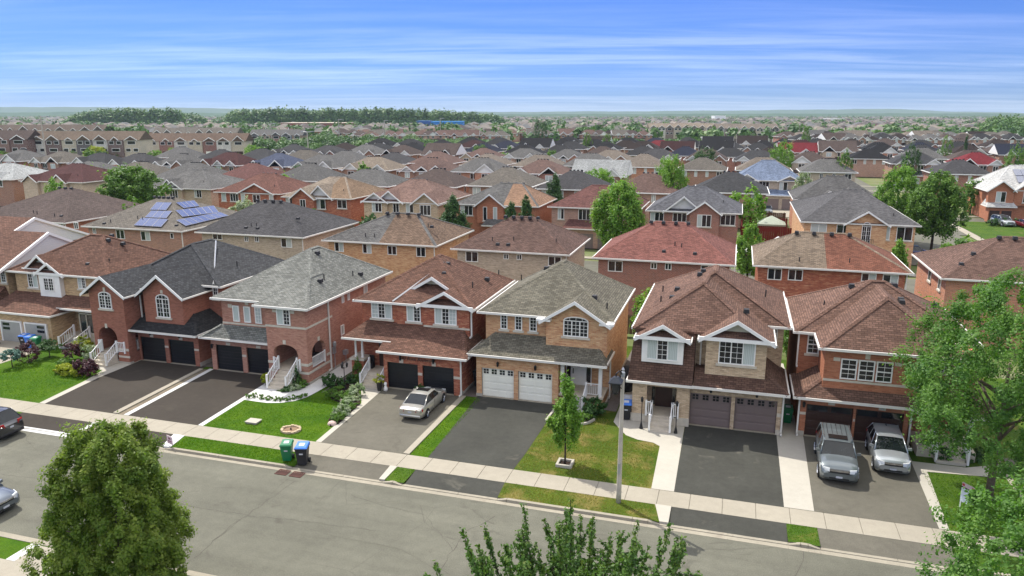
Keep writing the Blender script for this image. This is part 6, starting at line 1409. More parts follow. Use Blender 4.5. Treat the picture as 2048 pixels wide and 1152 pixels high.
# trees standing among the houses: image column, crown top row, crown width in px, depth Y, kind
TR = [
 ('large round light green tree in the street behind the red roof', 1240, 365, 118, 92, 'leaf_fresh', OV, 14000),
 ('light green tree left of the stacked grey gable roof', 1348, 315, 72, 128, 'leaf_fresh', OV, 6000),
 ('small bright green tree right behind the light green tree', 1330, 308, 44, 150, 'leaf_fresh', OV, 3000),
 ('dark conical maple beside the brown brick gable house', 905, 394, 84, 96, 'leaf_dark', CONE, 8000),
 ('dark green tree left of the salmon roof, shorter of two', 1022, 404, 56, 96, 'leaf_dark', CONE, 5000),
 ('dark green tree left of the salmon roof, taller of two', 1052, 392, 58, 97, 'leaf_dark', CONE, 5000),
 ('blue green spiky tree beyond the salmon roof', 1110, 350, 62, 121, 'leaf_dark', CONE, 5000),
 ('wide bright green tree behind the salmon red roof', 1195, 336, 74, 150, 'leaf_fresh', ROUND, 5000),
 ('broad dark green tree between the maroon and grey roofs at left', 257, 334, 108, 98, 'leaf_mid', ROUND, 11000),
 ('small bright green tree in front of the maroon roof', 108, 353, 40, 98, 'leaf_fresh', OV, 3000),
 ('pale green shrubby tree beside the red brick gable house', 488, 400, 62, 93, 'leaf_flower', ROUND, 4500),
 ('large leafy street tree with dark trunk by the corner road at right', 1882, 346, 128, 112, 'leaf_mid', OV, 16000),
 ('lighter street tree left of the dark trunked one by the corner road', 1805, 332, 108, 118, 'leaf_fresh', OV, 11000),
 ('round green tree right of the dark roofed rows', 1568, 284, 58, 215, 'leaf_fresh', ROUND, 5000),
 ('round green tree behind the long grey corner roof', 1692, 302, 36, 185, 'leaf_mid', ROUND, 3000),
 ('dark round tree in front of the twin gabled maroon houses', 1412, 296, 58, 205, 'leaf_dark', ROUND, 4000),
 ('loose light green tree between the red roof and the half tan roof', 1502, 448, 66, 84, 'leaf_fresh', OV, 4500),
 ('small light tree right of the half tan roof', 1800, 482, 50, 80, 'leaf_fresh', OV, 4000),
 ('light shrubby tree beside the light blue roof', 1610, 348, 52, 140, 'leaf_flower', ROUND, 3500),
 ('autumn tinted small tree left of the light blue roof', 1468, 356, 36, 150, 'leaf_yel', ROUND, 2500),
 ('dark round tree standing alone beyond the roofs near the centre', 1080, 240, 34, 420, 'leaf_dark', ROUND, 4000),
 ('tall pair of green trees right of the plaza', 1613, 252, 22, 320, 'leaf_mid', OV, 2500),
 ('dark green tree at the right edge beside the bright red roof', 2040, 290, 62, 190, 'leaf_mid', ROUND, 4000),
 ('green tree among dark roofs at right', 1825, 288, 46, 200, 'leaf_dark', ROUND, 3000),
 ('leafy street tree before the pale terrace, fullest of the left group', 190, 292, 42, 228, 'leaf_yel', OV, 4000),
 ('green street tree before the pale terrace, left of the yellowish one', 155, 292, 32, 232, 'leaf_fresh', OV, 3000),
 ('small street tree left of the pale terrace trees', 70, 310, 26, 225, 'leaf_fresh', OV, 2500),
 ('tree at the far left edge above the white roof', 5, 302, 34, 215, 'leaf_fresh', OV, 2500),
 ('slim tree right of the yellowish street tree', 236, 298, 20, 235, 'leaf_mid', OV, 2000),
 ('bushy light tree before the red gabled row', 312, 300, 34, 240, 'leaf_fresh', ROUND, 2500),
 ('yellow green tree before the red gabled row', 280, 290, 22, 245, 'leaf_yel', OV, 2000),
 ('bright flat topped tree before the grey gables at left', 350, 296, 36, 235, 'leaf_fresh', ROUND, 2500),
 ('green tree between maroon and blue roofs', 505, 290, 40, 225, 'leaf_fresh', ROUND, 2500),
 ('dark green tree in front of the tan roofs', 960, 288, 40, 240, 'leaf_mid', ROUND, 2500),
 ('small green tree over the dark roofs left of the crimson roof', 1175, 264, 22, 300, 'leaf_mid', OV, 2000),
 ('green tree over black roofs right of centre', 1215, 268, 24, 300, 'leaf_mid', ROUND, 2000),
 ('green tree by the yellow lit house at far right', 1895, 272, 34, 265, 'leaf_mid', ROUND, 2000),
 ('conifer by the far right light gables', 1935, 268, 18, 262, 'leaf_dark', CONE, 1800),
]
for i, (lab, px, yt, wpx, Y, mat, prof, n) in enumerate(TR):
    p = AY(px, yt, Y); b_ = AY(px+wpx/2, yt, Y); rad = (b_-p).length*.86; hgt = max(2.5, p.z)
    z0 = .16 if hgt < 7 else .22
    if 'spreading street tree' in lab: rad *= .98; z0 = .26
    tree(lab, (p.x, Y, -.1), hgt, rad, mat, int(n*1.7), 80+n//70, max(.16, rad*.055), prof, z0, 30+i, .15, .07+hgt*.012, limbs=5, bark='bark_dark')
# random garden trees sharing a few models
models = []
for i, (mat, prof) in enumerate((('leaf_mid', OV), ('leaf_fresh', ROUND), ('leaf_dark', CONE), ('leaf_mid', ROUND))):
    P, N, tn = crown_pts(1300, 40, prof, 70+i, .22); me = leaf_mesh('crown', P*np.array([.42, .42, .8])+np.array([0, 0, .2]), N, .055, M[mat], tn)
    models.append((me, MB().tube((0, 0, -.05), (0, 0, .6), .03, .015, 6).mesh('trunk', M['bark_dark'])))
gr = random.Random(44)
for i in range(95):
    Y = gr.choice([96, 80, 119, 140, 154, 178, 199, 213, 236, 257, 271, 296, 314, 330]); X = gr.uniform(-1.22*Y, .31*Y)
    if 21 < X < 35 or (Y < 100 and -30 < X < 20): continue
    t = thing('garden_tree', 'small tree half hidden among the rows of roofs', 'tree', (X, Y+gr.uniform(-2, 2), 0), gr.uniform(0, 6), 'small trees among the rows of roofs')
    s = gr.uniform(3.5, 6.8); t.scale = (s, s, s*gr.uniform(.9, 1.15)); m_, tr_ = gr.choice(models); put('crown', m_, t); put('trunk', tr_, t)
# woods: masses nobody could count
def woods(name, label, spots, n_leaf, leaf, mat='forest', seed=3):
    g = np.random.default_rng(seed); Cs, Ns, Ts = [], [], []
    for (c, r, h_) in spots:
        n = n_leaf; d = g.normal(0, 1, (n, 3)); d /= np.linalg.norm(d, axis=1, keepdims=True); d[:, 2] = np.abs(d[:, 2])*1.0-.25
        k = g.normal(0, .16, (n, 1)); P = np.array(c)+d*np.array([r, r, h_*.5])*(1+k)+np.array([0, 0, h_*.5]); Cs.append(P); Ns.append(d+np.array([0, 0, .4])); Ts.append(np.clip(g.normal(.5, .2)+g.uniform(-.3, .3, n), 0, 1))
    o = put(name, leaf_mesh(name, np.concatenate(Cs), np.concatenate(Ns), leaf, M[mat], np.concatenate(Ts))); return props(o, label, None, None, 'stuff')
sp = []
for px in np.arange(138, 404, 3.4):
    for D in (960, 1020, 1090): q = bearing(px+gr.uniform(-2, 2), D); sp.append((q, gr.uniform(4, 9), gr.uniform(15, 28.5)*(1-.45*abs((px-270)/135)**4)))
for px in np.arange(448, 1004, 3.4):
    f = 1 if px < 850 else 1-.30*(px-850)/150
    for D in (960, 1020, 1090): q = bearing(px+gr.uniform(-2, 2), D); sp.append((q, gr.uniform(4, 9), gr.uniform(15, 28.5)*f*min(1, .55+(px-446)/60)))
woods('forest', 'belt of dense green woods along the horizon', sp, 130, 1.9)
sp = []
for i in range(150):
    px = gr.uniform(615, 1010); D = gr.uniform(345, 440); f = 1-.4*(px-615)/400; q = bearing(px, D); sp.append((q, gr.uniform(3, 5.5), gr.uniform(4.5, 9)*f))
for i in range(40): q = bearing(gr.uniform(495, 640), gr.uniform(335, 380)); sp.append((q, gr.uniform(2.5, 4.5), gr.uniform(4, 7.5)))
for i in range(40): q = bearing(gr.uniform(1200, 1420), gr.uniform(395, 425)); sp.append((q, gr.uniform(2, 4), gr.uniform(3, 6)))
woods('green_belt', 'band of dark green trees and scrub crossing behind the roofs', sp, 260, .75, 'forest', 8)
sp = [(bearing(gr.uniform(1985, 2130), gr.uniform(520, 640)), gr.uniform(6, 9), gr.uniform(14, 19)) for i in range(46)]
woods('hillside_wood', 'wooded rise at the right edge of the horizon', sp, 220, 1.2, 'forest', 14)
sp = []
for i in range(2200):
    D = 470+2900*gr.random()**1.5; q = bearing(gr.uniform(-40, 2090), D); sp.append((q, gr.uniform(2.5, 4.5)*(1+D/2500), gr.uniform(6, 11)*(1+D/9000)))
woods('distant_trees', 'scattered tree tops among the far roofs', sp, 42, 2.0, 'forest', 15)
# grass blades standing on the lawns
def blades(name, label, polys, mat, dens, seed):
    g = np.random.default_rng(seed); Cs = []
    for (x0, x1, y0, y1) in polys:
        n = int((x1-x0)*(y1-y0)*dens); Cs.append(np.stack([g.uniform(x0, x1, n), g.uniform(y0, y1, n), np.full(n, .018)], 1))
    P = np.concatenate(Cs); n = len(P); a = g.uniform(0, 2*math.pi, n); N = np.stack([np.cos(a), np.sin(a), np.full(n, .25)], 1)
    props(put(name, leaf_mesh(name, P, N, .04, M[mat], g.uniform(0, 1, n), .25, 1.2)), label, None, None, 'stuff')
M['blade'] = leaf_mat('grass_blades', [lin(66, 110, 10), lin(86, 130, 14), lin(106, 146, 22), lin(136, 160, 44)], .35, .4)
M['blade_dry'] = leaf_mat('dry_grass_blades', [lin(96, 122, 32), lin(124, 136, 50), lin(158, 146, 76), lin(188, 166, 104)], .3, .4)
blades('grass', 'short bright lawn grass', [(-50, -42.5, 34.15, 40), (-29.35, -22.2, 34.15, 38.2), (-26.0, -23.2, 38.3, 40), (-16.08, -15.0, 34.15, 43), (-29.2, -21.7, 31.15, 32.6), (-29.2, -21.7, 31.15, 32.6), (10.1, 13.9, 34.15, 40), (3.1, 4.4, 31.15, 32.6), (-16.05, -15.1, 31.15, 32.6)], 'blade', 200, 5)
blades('grass', 'short dry lawn grass', [(-10.0, -6.4, 34.15, 42), (-6.4, -3.3, 34.15, 39.2), (-10.1, -2.8, 31.15, 32.6)], 'blade_dry', 190, 6)
# ------------------------------------------------------------------ garden shrubs
def shrub(label, c, r, h_, mat, n=1400, leaf=.07, cat='shrub', prof=ROUND, name='shrub', group=None, stem=0.0, seed=None):
    seed = seed or int(abs(c[0]*37+c[1]*11)) % 900+3
    t = thing(name, label, cat, (c[0], c[1], 0), 0, group); P, N, tn = crown_pts(n, max(14, n//55), prof, seed, .24, .8)
    put('crown', leaf_mesh('crown', P*np.array([r, r, h_])+np.array([0, 0, stem]), N, leaf, M[mat], tn), t)
    put('stem', MB().tube((0, 0, -.05), (0, 0, stem+h_*.5), .04, .02, 6).mesh('stem', M['bark_dark']), t); return t
def ring(poly, mat, hgt=.1, wd=.1, label=None):
    h = thing('bed_edging', label, 'edging', (poly[0][0], poly[0][1], 0))
    for p, q in zip(poly[:-1], poly[1:]):
        d = Vector((q[0]-p[0], q[1]-p[1], 0)); n_ = Vector((-d.y, d.x, 0)).normalized()*wd/2; P_ = [Vector((p[0], p[1], 0))-n_, Vector((q[0], q[1], 0))-n_, Vector((q[0], q[1], 0))+n_, Vector((p[0], p[1], 0))+n_]
        part('edging_stone', MB().hexa(P_+[v+Vector((0, 0, hgt)) for v in P_]), M[mat], h)
Gz = lambda x, y, off, s: tuple(G(off[0]+x/s, off[1]+y/s)[:2])
o6 = ((0, 620), 6.4)
for lab, x, y, r, h_, mat, st in (
    ('blue spruce standard clipped to a dome by the left drive', 160, 735, .62, .7, 'leaf_blue', .62), ('large purple leaved shrub at the left garden edge', 375, 665, .85, 1.45, 'leaf_purple', .1),
    ('flat topped dark green standard pine beside the purple shrub', 640, 605, .8, .6, 'leaf_dark', .65), ('smaller purple shrub before the golden brick entry', 930, 640, .62, 1.05, 'leaf_purple', .2),
    ('yellow tipped shrub beside the golden brick steps', 1090, 520, .62, 1.1, 'leaf_yel', .05), ('grey green clipped shrub beside the white porch stair', 1150, 620, .62, .95, 'leaf_flower', .05),
    ('low green mound at the back of the yellow group', 830, 700, .5, .5, 'leaf_mid', 0), ('golden green mound, largest of the yellow group', 880, 820, .62, .75, 'leaf_yel', 0),
    ('yellow mound left in the golden group', 795, 800, .45, .6, 'leaf_yel', 0), ('small yellow mound right in the golden group', 985, 845, .38, .6, 'leaf_yel', 0),
    ('dark purple barberry beside the left driveway', 1060, 830, .5, 1.05, 'leaf_purple', .05), ('dark purple barberry nearest the white stair', 1165, 850, .5, 1.1, 'leaf_purple', .05)):
    q = Gz(x, y, *o6); shrub(lab, q, r, h_, mat, 2200, .075, stem=st)
for lab, x, y, r, h_, mat, st, pr in (
    ('conical cedar beside the rose brick porch steps', 725, 585, .42, 1.25, 'leaf_dark', 0, CONE), ('white flowered low shrub by the porch steps', 690, 640, .4, .4, 'leaf_flower', 0, ROUND), ('round green shrub at the rose brick corner', 800, 600, .35, .45, 'leaf_mid', 0, ROUND), ('low dark shrub at the foot of the rose brick steps', 590, 655, .3, .3, 'leaf_dark', 0, ROUND),
    ('tall conical cedar beside the brick porch pier', 1515, 520, .5, 1.7, 'leaf_mid', 0, CONE), ('round shrub left of the tall conical cedar', 1425, 555, .36, .6, 'leaf_dark', 0, ROUND), ('dark round shrub by the black garden lantern', 1230, 625, .55, .85, 'leaf_dark', 0, ROUND), ('tufted dark shrub at the back of the flower bed', 1140, 590, .42, .95, 'leaf_dark', 0, OV),
    ('wide clipped green shrub in the curved flower bed', 1270, 740, .8, .65, 'leaf_mid', 0, ROUND), ('rounded grey green bush beside the pale walk', 1490, 720, .55, .8, 'leaf_flower', 0, ROUND), ('low leafy clump behind the wide clipped shrub', 1385, 770, .45, .45, 'leaf_mid', 0, ROUND),
    ('white blooming hydrangea in the flower bed', 1420, 835, .55, .55, 'leaf_flower', 0, ROUND), ('green hosta clump below the hydrangea', 1370, 880, .5, .45, 'leaf_mid', 0, ROUND), ('flower clump in the middle of the bed by the drive', 1310, 950, .52, .6, 'leaf_flower', 0, ROUND), ('small dark shrub at the near end of the flower bed', 1245, 1040, .36, .5, 'leaf_mid', 0, ROUND),
    ('potted yellow green plant by the white stair foot', 335, 580, .25, .6, 'leaf_yel', .25, ROUND)):
    q = Gz(x, y, (480, 680), 6.4); shrub(lab, q, r, h_, mat, 1900, .065, stem=st, prof=pr)
for i, x, y in [(i, *p) for i, p in enumerate(((108, 745), (193, 735), (282, 755), (362, 765), (445, 775), (525, 775), (610, 775), (682, 760), (770, 748), (835, 725)))]:
    shrub('tiny boxwood in the curved row by the white walk, %s from the left' % NTH[i], Gz(x, y, (480, 680), 6.4), .2, .3, 'leaf_mid', 420, .05, group='boxwoods along the white walk')
struct('flower_bed', MB().sheet([Gz(x, y, (480, 680), 6.4) for x, y in ((1110, 650), (1150, 720), (1260, 790), (1330, 830), (1240, 930), (1150, 1020), (1160, 1110), (1260, 1080), (1540, 820), (1520, 640), (1380, 560), (1240, 560))], .016), M['mulch'])
ring([Gz(x, y, (480, 680), 6.4) for x, y in ((1110, 650), (1150, 720), (1200, 770), (1270, 795), (1320, 830), (1310, 860), (1240, 930), (1170, 980), (1140, 1040), (1160, 1110))], 'mulch', .09, .07, 'dark curved edging round the flower bed by the weathered drive')
def stone_boulder(label, c, r):
    h = MB(); g = random.Random(int(c[0]*100)); n = 8; vs = []; 
    for j in range(5):
        for i in range(n): a = 2*math.pi*i/n; b_ = j/4*math.pi*.5; rr = r*math.cos(b_)*g.uniform(.85, 1.1); vs.append((c[0]+rr*math.cos(a), c[1]+rr*math.sin(a)*.85, r*.75*math.sin(b_)))
    fs = [(j*n+i, j*n+(i+1) % n, (j+1)*n+(i+1) % n, (j+1)*n+i) for j in range(4) for i in range(n)]+[tuple(range(4*n, 5*n))]
    o = put('boulder', MB().add(vs, fs).mesh('boulder', plain('pink_granite', lin(196, 172, 160), .9), smooth=True)); props(o, label, 'boulder')
stone_boulder('pinkish boulder at the near tip of the flower bed', Gz(1180, 1080, (480, 680), 6.4), .3); stone_boulder('small pale boulder among the flower bed shrubs', Gz(1298, 780, (480, 680), 6.4), .2); stone_boulder('small boulder behind the hydrangea', Gz(1400, 700, (480, 680), 6.4), .24)
# planting at the tan brick porch
struct('flower_bed', MB().sheet([(-10.1, 40.7), (-8.0, 40.6), (-7.4, 41.6), (-7.3, 43.4), (-8.2, 43.4), (-8.2, 42.5), (-10.0, 42.5)], .016), M['mulch'])
ring([(-10.0, 42.4), (-10.1, 40.6), (-9.2, 40.5), (-8.1, 40.55), (-7.6, 41.0), (-7.35, 41.6)], 'concrete_w', .13, .13, 'pale stone edging of the planting bed at the tan brick porch')
shrub('large round green bush right of the tan brick porch steps', (-7.55, 42.3), .68, 1.05, 'leaf_dark', 3200, .075); shrub('small green shrub at the bed edge below the round bush', (-7.85, 41.35), .38, .5, 'leaf_mid', 1200, .06); shrub('yellow grassy tuft in the porch bed', (-8.45, 41.1), .3, .35, 'leaf_yel', 500, .07); shrub('low red tinged plant in the porch bed behind the maple', (-9.4, 41.2), .35, .4, 'leaf_mid', 700, .06)
# hedge in the gap between tan and buff houses, and yard greenery
for i, (x, y, r, h_) in enumerate(((-5.9, 57.2, .9, 4.0), (-6.2, 58.8, 1.1, 4.4), (-4.6, 59.2, 1.0, 4.2))): shrub('tall bright cedar in the gap between tan and buff houses, %s of three' % ['nearest', 'middle', 'farthest'][i], (x, y), r, h_, 'leaf_fresh', 4200, .13, prof=OV, cat='hedge tree')
for i in range(5): shrub('green shrub in the narrow side yard right of the buff brick house, %s back' % NTH[i], (4.6+i*.1, 57.5+i*.9), .6, 2.6, 'leaf_mid', 1200, .12, group='side yard shrubs')
for i, (x, y) in enumerate(((11.4, 41.75), (12.9, 42.0), (13.6, 42.3))): shrub('dark shrub under the right lawn tree by the orange brick entry, %s from the left' % NTH[i], (x, y), .5, .7, 'leaf_dark', 1000, .07)
for i in range(7): shrub('tall cedar of the hedge at the right edge house, %s from the left' % NTH[i], (52.5+i*1.1, 144.2-i*.3), .8, 3.4+.3*(i % 3), 'leaf_dark', 900, .2, prof=CONE, group='cedars beside the white metal roof')
for i, (x, y) in enumerate(((40.6, 140.2), (42.6, 140.8), (45, 141.5), (47.5, 142), (50, 142.2))): shrub('round dark shrub on the lawn of the white metal roofed house, %s from the left' % NTH[i], (x, y), .9, 1.2, 'leaf_dark', 700, .2, group='round shrubs at right')
# ------------------------------------------------------------------ vehicles
def paint(name, col, metal=.55):
    m = NT(name); m.out(m.mul(col, m.ramp(m.noise(m.coord('Object'), 2.0, 3), [(.3, .95), (.7, 1.05)])), .28, metal, .5); m.b.inputs['Coat Weight'].default_value = .8; m.b.inputs['Coat Roughness'].default_value = .04; return m.mat
M['tyre'] = plain('tyre_rubber', (.015, .015, .016), .85); M['rim'] = plain('alloy_rim', (.55, .56, .57), .3, .8, var=.05); M['chrome'] = plain('chrome', (.7, .7, .7), .15, .9, var=.03)
M['tail'] = plain('red_lamp', (.32, .012, .012), .15, var=.1); M['lamp'] = plain('headlamp_glass', (.62, .64, .62), .1, .2, var=.1); M['plate'] = plain('licence_plate', (.5, .52, .55), .4, var=.05)
M['carglass'] = glass_mat('car_glass', (.010, .013, .014), .03, .3); M['trimblk'] = plain('black_plastic', (.018, .018, .019), .6)
def car(name, label, cat, loc, rz, L, W, H, kind, pm, lod=False):
    """front towards local -Y; built in local space"""
    t = thing(name, label, cat, loc, rz); hw = W/2; sed = kind == 'sedan'
    def loft(st, closed_ends=True):
        b = MB(); vs = []; fs = []; m_ = 0
        for (f, zb, zs, zc, k) in st:
            y = -L/2+L*f; w_ = hw*k; zm = zb+(zs-zb)*.5
            half = [(w_*.86, zb), (w_*.98, zb+.07), (w_*1.0, zm), (w_*.985, zm+(zs-zm)*.55), (w_*.955, zs-.035), (w_*.90, zs), (w_*.55, zs+(zc-zs)*.75), (0, zc)]
            row = [(x, y, z) for x, z in half]+[(-x, y, z) for x, z in half[-2::-1]]; m_ = len(row); vs += row
        n = len(st)
        for j in range(n-1):
            for i in range(m_-1): fs.append((j*m_+i, j*m_+i+1, (j+1)*m_+i+1, (j+1)*m_+i))
            fs.append((j*m_+m_-1, j*m_, (j+1)*m_, (j+1)*m_+m_-1))
        fs += [tuple(range(m_)), tuple(range(n*m_-1, (n-1)*m_-1, -1))]
        return b.add(vs, fs)
    s = H/1.62
    if sed:
        s = H/1.30; st = [(0, .34, .52, .54, .74), (.015, .22, .60, .62, .88), (.06, .17, .66, .69, .96), (.16, .16, .74, .78, .99), (.30, .16, .82, .87, 1), (.5, .16, .84, .88, 1), (.74, .16, .85, .89, 1), (.86, .17, .86, .89, .985), (.95, .2, .85, .88, .95), (.985, .24, .83, .85, .93), (1, .32, .76, .77, .86)]
        cab = (.30, .43, .66, .86, .845, H/s-.03, .90, .72)
    else:
        hood = .98 if kind == 'boxy' else .93
        st = [(0, .36, .62, .64, .78), (.015, .24, .78, .80, .90), (.05, .19, hood-.08, hood-.04, .965), (.14, .18, hood, hood+.05, .99), (.27, .18, 1.02, 1.08, 1), (.5, .18, 1.04, 1.08, 1), (.8, .18, 1.05, 1.08, .995), (.93, .2, 1.04, 1.07, .975), (.98, .24, 1.0, 1.02, .94), (1, .36, .86, .87, .86)]
        cab = (.27, .40, .90, .975, 1.03, H/s-.03, .93, .76) if kind == 'boxy' else (.25, .42, .84, .965, 1.02, H/s-.03, .93, .72)
    st = [(f, a*s, b_*s, c*s, k) for f, a, b_, c, k in st]
    bme = loft(st).mesh('body', pm, smooth=True)
    for k_ in (-1, -2): bme.polygons[k_].use_smooth = False
    put('body', bme, t)
    f0, f1, f2, f3, zb, zt, kb, kt = cab; zb *= s; zt *= s; Y = lambda f: -L/2+L*f
    B_ = [(-hw*kb, Y(f0), zb-.02), (hw*kb, Y(f0), zb-.02), (hw*kb, Y(f3), zb-.02), (-hw*kb, Y(f3), zb-.02)]; T_ = [(-hw*kt, Y(f1), zt), (hw*kt, Y(f1), zt), (hw*kt, Y(f2), zt), (-hw*kt, Y(f2), zt)]
    B_, T_ = [Vector(v) for v in B_], [Vector(v) for v in T_]
    core = MB(); core.hexa([Vector((v.x*.96, v.y*.985, v.z)) for v in B_]+[Vector((v.x*.96, v.y*.985, v.z-.01)) for v in T_]); put('cabin', core.mesh('cabin', M['trimblk']), t)
    def pane(nm, q, inset=.06):
        c = sum(q, Vector())/4; q2 = [v.lerp(c, inset) for v in q]; n_ = (q[1]-q[0]).cross(q[3]-q[0]).normalized()
        put(nm, MB().hexa([v-n_*.01 for v in q2]+[v+n_*.012 for v in q2]).mesh(nm, M['carglass']), t)
    pane('windscreen', [B_[0], B_[1], T_[1], T_[0]]); pane('rear_window', [B_[2], B_[3], T_[3], T_[2]])
    for sd in (1, 0):
        b0, b1, t0, t1 = (B_[1], B_[2], T_[1], T_[2]) if sd else (B_[3], B_[0], T_[3], T_[0])
        nseg = 2 if sed else 3
        for k in range(nseg):
            a, c = k/nseg, (k+1)/nseg; pane('side_window', [b0.lerp(b1, a), b0.lerp(b1, c), t0.lerp(t1, c), t0.lerp(t1, a)], .07)
        pil = MB()
        for k in range(1, nseg): pil.tube(b0.lerp(b1, k/nseg), t0.lerp(t1, k/nseg), .028, n=5)
        put('pillar', pil.mesh('pillar', M['trimblk'] if sed else pm), t) if pil.f else None
    for i in range(4): put('pillar', MB().tube(B_[i], T_[i], .038, .034, 6).mesh('pillar', pm, smooth=True), t)
    # crowned roof panel
    rb = MB(); nx, ny = 6, 7; vs = []
    for j in range(ny+1):
        for i in range(nx+1):
            u, v = i/nx*2-1, j/ny*2-1; x = u*hw*(kt+.035); y = (Y(f1)+Y(f2))/2+v*((Y(f2)-Y(f1))/2+.05)
            vs.append((x, y, zt+.065*(1-abs(u)**3)*(1-.55*abs(v)**3)-.03*max(0, abs(v)-.8)-.01))
    fs = [(j*(nx+1)+i, j*(nx+1)+i+1, (j+1)*(nx+1)+i+1, (j+1)*(nx+1)+i) for j in range(ny) for i in range(nx)]
    rb.add(vs, fs); rb.box(-hw*kt, hw*kt, Y(f1), Y(f2), zt-.04, zt+.0); ro = put('roof', rb.mesh('roof', pm, smooth=True), t)
    ym = Y(f1)+(Y(f2)-Y(f1))*.06
    if kind in ('boxy', 'sedan'):
        ya, yb_ = (ym+.04, ym+.55) if not sed else (ym+.04, ym+.5)
        put('sunroof', MB().box(-hw*.5, hw*.5, ya, yb_, zt+.02, zt+.066).mesh('sunroof', M['carglass']), ro)
    if kind == 'boxy':
        for sx in (-1, 1): put('roof_rail', MB().tube((sx*hw*.72, Y(f1)+.3, zt+.06), (sx*hw*.72, Y(f2)-.1, zt+.06), .022, n=6).mesh('roof_rail', M['chrome']), ro)
        for k in range(5): put('roof_rib', MB().box(-hw*.5+k*hw*.25-.012, -hw*.5+k*hw*.25+.012, ya+.62, Y(f2)-.12, zt+.04, zt+.072).mesh('roof_rib', M['trimblk']), ro)
    if not sed: put('antenna', MB().hexa([(-.03, Y(f2)-.35, zt+.03), (.03, Y(f2)-.35, zt+.03), (.03, Y(f2)-.15, zt+.03), (-.03, Y(f2)-.15, zt+.03), (-.01, Y(f2)-.2, zt+.13), (.01, Y(f2)-.2, zt+.13), (.01, Y(f2)-.15, zt+.13), (-.01, Y(f2)-.15, zt+.13)]).mesh('antenna', M['trimblk']), ro)
    # wheels
    R_ = (.27 if sed else .325)*(L/4.2); wy = (.185, .80)
    for f in wy:
        for sx in (-1, 1):
            y = Y(f); xo = sx*(hw+.004); xi = sx*(hw-.20)
            put('wheel_arch', MB().tube((sx*(hw-.14), y, R_+.015), (sx*(hw+.006), y, R_+.015), R_*1.17, n=20).mesh('wheel_arch', M['trimblk']), t)
            w_ = put('wheel', MB().tube((xi, y, R_), (sx*(hw+.016), y, R_), R_, n=22).mesh('wheel', M['tyre']), t)
            rm = MB().tube((sx*(hw+.0), y, R_), (sx*(hw+.022), y, R_), R_*.66, n=18); put('rim', rm.mesh('rim', M['trimblk']), w_)
            sp = MB().tube((sx*(hw+.02), y, R_), (sx*(hw+.034), y, R_), R_*.16, n=8)
            for k in range(5):
                a = 2*math.pi*k/5; d = Vector((0, math.cos(a), math.sin(a))); sp.tube(Vector((sx*(hw+.026), y, R_))+d*R_*.1, Vector((sx*(hw+.026), y, R_))+d*R_*.64, R_*.11, R_*.09, 5)
            put('spokes', sp.mesh('spokes', M['rim']), w_)
    # lamps, grille, bumpers, plates, mirrors
    zh = (.58 if sed else .76 if kind == 'boxy' else .74)*s
    for sx in (-1, 1):
        q = [Vector((sx*hw*.50, Y(0)-.02, zh-.06)), Vector((sx*hw*.84, Y(.012), zh-.06)), Vector((sx*hw*.99, Y(.085), zh-.03)), Vector((sx*hw*.5, Y(.05), zh-.03)), Vector((sx*hw*.50, Y(.008), zh+.075)), Vector((sx*hw*.84, Y(.025), zh+.10)), Vector((sx*hw*.985, Y(.11), zh+.13)), Vector((sx*hw*.5, Y(.07), zh+.09))]
        put('headlight', MB().hexa(q).mesh('headlight', M['lamp']), t)
        zt_ = (.62 if sed else .80)*s; hh = .17 if sed else .2
        q = [Vector((sx*hw*.46, Y(1)+.012, zt_)), Vector((sx*hw*.86, Y(.992), zt_)), Vector((sx*hw*.985, Y(.955), zt_+.03)), Vector((sx*hw*.5, Y(.96), zt_+.03)), Vector((sx*hw*.50, Y(.997)+.01, zt_+hh)), Vector((sx*hw*.86, Y(.985), zt_+hh)), Vector((sx*hw*.975, Y(.945), zt_+hh)), Vector((sx*hw*.5, Y(.95), zt_+hh))]
        put('tail_light', MB().hexa(q).mesh('tail_light', M['tail']), t)
        mz_ = zb+.06; my = Y(f0)+.28
        put('mirror', MB().hexa([(sx*hw*.93, my-.06, mz_-.02), (sx*(hw+.16), my-.04, mz_), (sx*(hw+.16), my+.07, mz_), (sx*hw*.93, my+.05, mz_-.02), (sx*hw*.95, my-.05, mz_+.09), (sx*(hw+.15), my-.03, mz_+.13), (sx*(hw+.15), my+.06, mz_+.13), (sx*hw*.95, my+.05, mz_+.09)]).mesh('mirror', pm), t)
        put('door_seam', MB().box(sx*hw*.995-.006, sx*hw*.995+.006, Y(.53), Y(.53)+.012, .3*s, zb-.05).mesh('door_seam', M['trimblk']), t)
    put('grille', MB().box(-hw*.5, hw*.5, Y(0)-.012, Y(.03), zh-.11*s, zh+.055*s).mesh('grille', M['trimblk']), t)
    put('grille_bar', MB().box(-hw*.48, hw*.48, Y(0)-.026, Y(.0)-.01, zh-.015*s, zh+.02*s).box(-hw*.48, hw*.48, Y(0)-.022, Y(.0)-.01, zh+.04*s, zh+.062*s).mesh('grille_bar', M['chrome']), t)
    e_ = Y(0)-.03; put('emblem', MB().box(-.055, -.035, e_, e_+.01, zh-.045, zh+.05).box(.035, .055, e_, e_+.01, zh-.045, zh+.05).box(-.035, .035, e_-.001, e_+.009, zh-.008, zh+.014).mesh('emblem', M['chrome']), t)
    put('lower_grille', MB().box(-hw*.5, hw*.5, Y(0)-.008, Y(.03), .33*s, .41*s).mesh('lower_grille', M['trimblk']), t)
    put('licence_plate', MB().box(-.15, .15, Y(0)-.03, Y(0)-.009, .40*s, .50*s).mesh('licence_plate', M['plate']), t)
    put('licence_plate', MB().box(-.11, .11, Y(1)+.004, Y(1)+.03, (.56 if sed else .68)*s, (.66 if sed else .78)*s).mesh('licence_plate', M['plate']), t)
